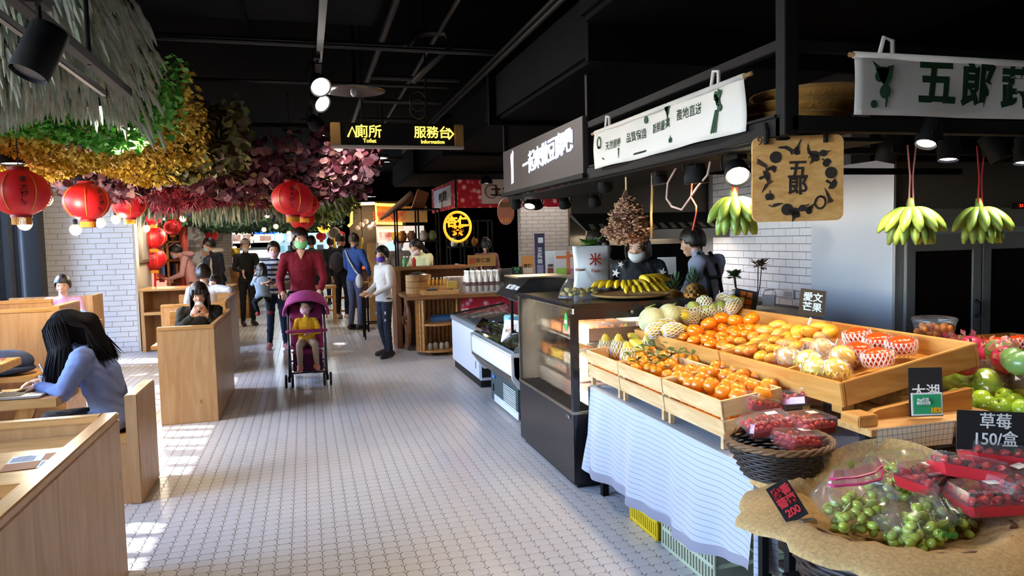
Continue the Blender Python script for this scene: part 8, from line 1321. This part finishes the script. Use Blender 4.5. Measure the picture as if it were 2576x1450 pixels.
disc('glowing yellow round shop sign above the aisle', 815, 571, 18, .15, lit('yellow', 'ffcf5a', 2.), lit('amber', 'f09a1c', 1.5)); disc('pale round shop sign beside the yellow one', 840, 587, 18.5, .16, mat('pale_disc', 'b8b4b0', .5), mat('disc_dark', '4a4a4c', .6)); disc('glowing light blue round sign left of the father', 702, 598, 20, .14, lit('iceblue', '8adcff', 1.8), lit('white_ring', 'd8f4ff', 1.5))
for k, (px, Y, on) in enumerate(((842, 17, 1), (912, 16, 0))):
    c = PY(px, 622, Y); o = thing('cone_lamp', f"slim yellow cone pendant, {['left', 'right'][k]} one beside the man in blue", 'lamp', c); MB().lathe([(.07, -.2), (.012, .2), (0, .2)], n=16).build('shade', mat('brass_cone', 'c9a02c', .4, .4), o, True, world=False); MB().cyl((0, 0, .2), (0, 0, 3.9-c.z), .006).build('cord', BLACK, o, world=False)
# yellow framed kiosk
t = thing('lit_kiosk', 'kiosk outlined with glowing yellow tubes at the right rear', 'kiosk', (1.9, 19, 0)); TU = lit('tube_yellow', 'ffb43c', 4.5); Y = 18.0
fr = lambda pts: MB().tube([PY(x, y, Y) for x, y in pts], .035, 6).build('light_tube', TU, t); fr([(876, 570), (884, 562), (885, 515), (945, 513), (948, 562), (1012, 563)]); fr([(948, 515), (1012, 517)]); MB().tube([PY(888, 513, Y-.02), PY(942, 512, Y-.02)], .03, 6).build('light_tube', lit('tube_pink', 'ffd8e0', 6), t)
a, b = PY(950, 520, Y+.1), PY(1014, 560, Y+.1); MB().span((a.x, Y+.1, b.z), (b.x+.6, Y+.2, a.z)).build('sign_panel', mat('kiosk_tan', 'b98a4a', .6), t); text('滷味香雞', .22, mat('kiosk_red', 'b8482c', .6), frame_m(((a.x+b.x)/2, Y+.08, (a.z+b.z)/2-.05), (1, 0, 0), (0, 0, 1)), t, bold=.005)
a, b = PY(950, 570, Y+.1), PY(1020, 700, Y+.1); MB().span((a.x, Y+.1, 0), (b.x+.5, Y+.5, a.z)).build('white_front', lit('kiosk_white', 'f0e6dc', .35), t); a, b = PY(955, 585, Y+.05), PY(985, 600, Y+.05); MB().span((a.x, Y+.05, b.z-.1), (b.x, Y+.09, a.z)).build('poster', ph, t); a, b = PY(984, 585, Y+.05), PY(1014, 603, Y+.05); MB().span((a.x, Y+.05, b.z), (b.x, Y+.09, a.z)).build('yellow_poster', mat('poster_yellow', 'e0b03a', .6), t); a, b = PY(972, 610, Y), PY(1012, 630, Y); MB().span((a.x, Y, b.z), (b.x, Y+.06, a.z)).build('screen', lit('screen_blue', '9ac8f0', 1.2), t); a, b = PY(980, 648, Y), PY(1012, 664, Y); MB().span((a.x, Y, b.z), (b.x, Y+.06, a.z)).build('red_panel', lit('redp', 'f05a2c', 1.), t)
c0, c1 = PY(884, 515, Y), PY(945, 700, Y); MB().span((c0.x-.02, Y+.1, c0.z), (c1.x+.9, Y+1.2, c0.z+.08)).build('roof', BLACK, t); MB().span((c0.x, Y+1.0, 0), (c1.x+.9, Y+1.1, c0.z)).build('rear_wall', mat('kiosk_back', '4a4032', .7), t); MB().span((c0.x, Y+.2, 0), (c1.x, Y+.6, .95)).build('counter', mat('dark_brown_wood'), t); MB().span((c0.x, Y+.15, .95), (c1.x, Y+.65, 1.0)).build('red_edge', lit('redp', '', 0), t)
for k in range(6): MB().ell((c0.x+.15+.1*k, Y+.4, 1.95+.08*(k % 3)), .07, 10, 8).build('globe', mat('white_globe', 'd8d4cc', .4), t, True)
light('kiosk_lamp', 'POINT', (c0.x+.4, Y+.4, 2.1), 40, (1, .75, .45), shadow_soft_size=.1); light('rear_shop_lamp', 'AREA', (.3, 26.3, 2.6), 90, (.8, .92, 1), shape='RECTANGLE', size=3, size_y=.4, aim=(.3, 24, 0))
o = thing('cardboard_box', 'tilted kraft box hanging over the dark shelf at the right rear', 'box', PY(1057, 505, 12.5)); MB().box((0, 0, 0), (.2, .12, .34), M=Matrix.Rotation(.35, 3, 'Y')).build('box', mat('kraft_box', 'a8754e', .8), o, world=False, bevel=.004); MB().tube([(-.1, .1, .1), (-.35, .2, -.08), (-.65, .3, -.3)], [.09, .06, .02], 8).build('cloth_trunk', mat('brown_cloth', '6d5442', .9), o, True, world=False); MB().cyl((0, 0, .15), (0, 0, 1.5), .005).build('cord', BLACK, o, world=False)
t = thing('divider_posts', 'pale wooden divider between the stools and the kiosk', 'divider', PY(937, 790, 14.6)); a = PY(937, 612, 14.6); MB().span((a.x-.1, 14.6, 0), (a.x+.05, 14.7, a.z)).build('post', BAMB, t); MB().span((a.x+.06, 14.6, 0), (a.x+.12, 14.7, a.z)).build('post', mat('white_roll', 'd8d0c4', .7), t)
# tables and stools in the aisle
def stool(p, label, h=.46):
    t = thing('wooden_stool', label, 'stool', (p.x, p.y, 0), jit(.2), 'stools behind the queue'); MB().box((0, 0, h-.02), (.32, .32, .04)).build('seat', AMBERX, t, world=False, bevel=.006)
    for x in (-.13, .13):
        for y in (-.13, .13): MB().box((x, y, (h-.04)/2), (.03, .03, h-.04)).build('leg', BLACKM if h > .6 else AMBER, t, world=False)
    for y in (-.13, .13): MB().box((0, y, .15), (.26, .02, .02)).build('stretcher', BLACKM if h > .6 else AMBER, t, world=False)
t = thing('dining_table', 'wooden table with low stools behind the father', 'table', (.5, 14.6, 0)); MB().span((-.1, 14.9, .70), (.55, 15.5, .75)).build('top', AMBERX, t, bevel=.005); [MB().span((x, y, 0), (x+.05, y+.05, .7)).build('leg', AMBER, t) for x in (-.08, .48) for y in (14.92, 15.43)]
for k, (px, py, h, l) in enumerate(((838, 798, .46, 'left low wooden stool behind the father'), (872, 800, .46, 'right low wooden stool behind the father'), (942, 832, .72, 'tall black-legged stool between the man in blue and the boy'), (925, 790, .72, 'tall black-legged stool farther behind the man in blue'))): stool(G(px, py), l, h)
t = thing('bar_table', 'small wooden bar table beside the tall stools', 'table', (.95, 12.4, 0)); MB().span((.86, 12.2, .70), (1.2, 12.6, .74)).build('top', AMBERX, t, bevel=.004); [MB().span((x, y, 0), (x+.025, y+.025, .7)).build('leg', BLACKM, t) for x in (.87, 1.16) for y in (12.21, 12.56)]
# condiments on upper cart counter
for k, (px, m) in enumerate(((1025, CLAM), (1034, CLAM), (1042, mat('red_paper')), (1018, GREENC))): p = PY(px, 680, 11.1); bottle((p.x, 11.1, 1.212), f"small table dispenser on the upper tea counter, {['second from the left', 'third from the left', 'red one', 'green one at the left end'][k]}", m, WHITE, .16, .03, group='dispensers on the tea counter')
# ================================================ tell look-alikes apart by their place
ORD = ['first', 'second', 'third', 'fourth', 'fifth', 'sixth', 'seventh', 'eighth', 'ninth', 'tenth', 'eleventh', 'twelfth', 'thirteenth', 'fourteenth', 'fifteenth', 'sixteenth', 'seventeenth', 'eighteenth', 'nineteenth', 'twentieth']
def by_place():
    G_ = {}
    for o in list(COL.objects):
        if o.get('category') and o.get('label') and not o.parent: G_.setdefault(o['label'], []).append(o)
    for lb, L in G_.items():
        if len(L) < 2: continue
        P_ = {o: scr(o.location if o.type == 'EMPTY' else sum((Vector(c) for c in o.bound_box), Vector())/8) for o in L}; n = len(L); rows = 1 if n < 6 else 2 if n < 13 else 3; L.sort(key=lambda o: P_[o][1]); per = math.ceil(n/rows)
        for r in range(rows):
            row = sorted(L[r*per:(r+1)*per], key=lambda o: P_[o][0]); rn = {1: [''], 2: [', upper row', ', lower row'], 3: [', back row', ', middle row', ', front row']}[rows][r]
            for i, o in enumerate(row):
                if len(row) > 20: pos = f'number {i+1} from left'
                else: pos = 'leftmost' if i == 0 else 'rightmost' if i == len(row)-1 else ORD[i]+' from left'
                o['label'] = (lb+rn+', '+pos) if len((lb+rn+' '+pos).split()) <= 16 else lb
by_place()
bpy.data.scenes.remove(TMP)
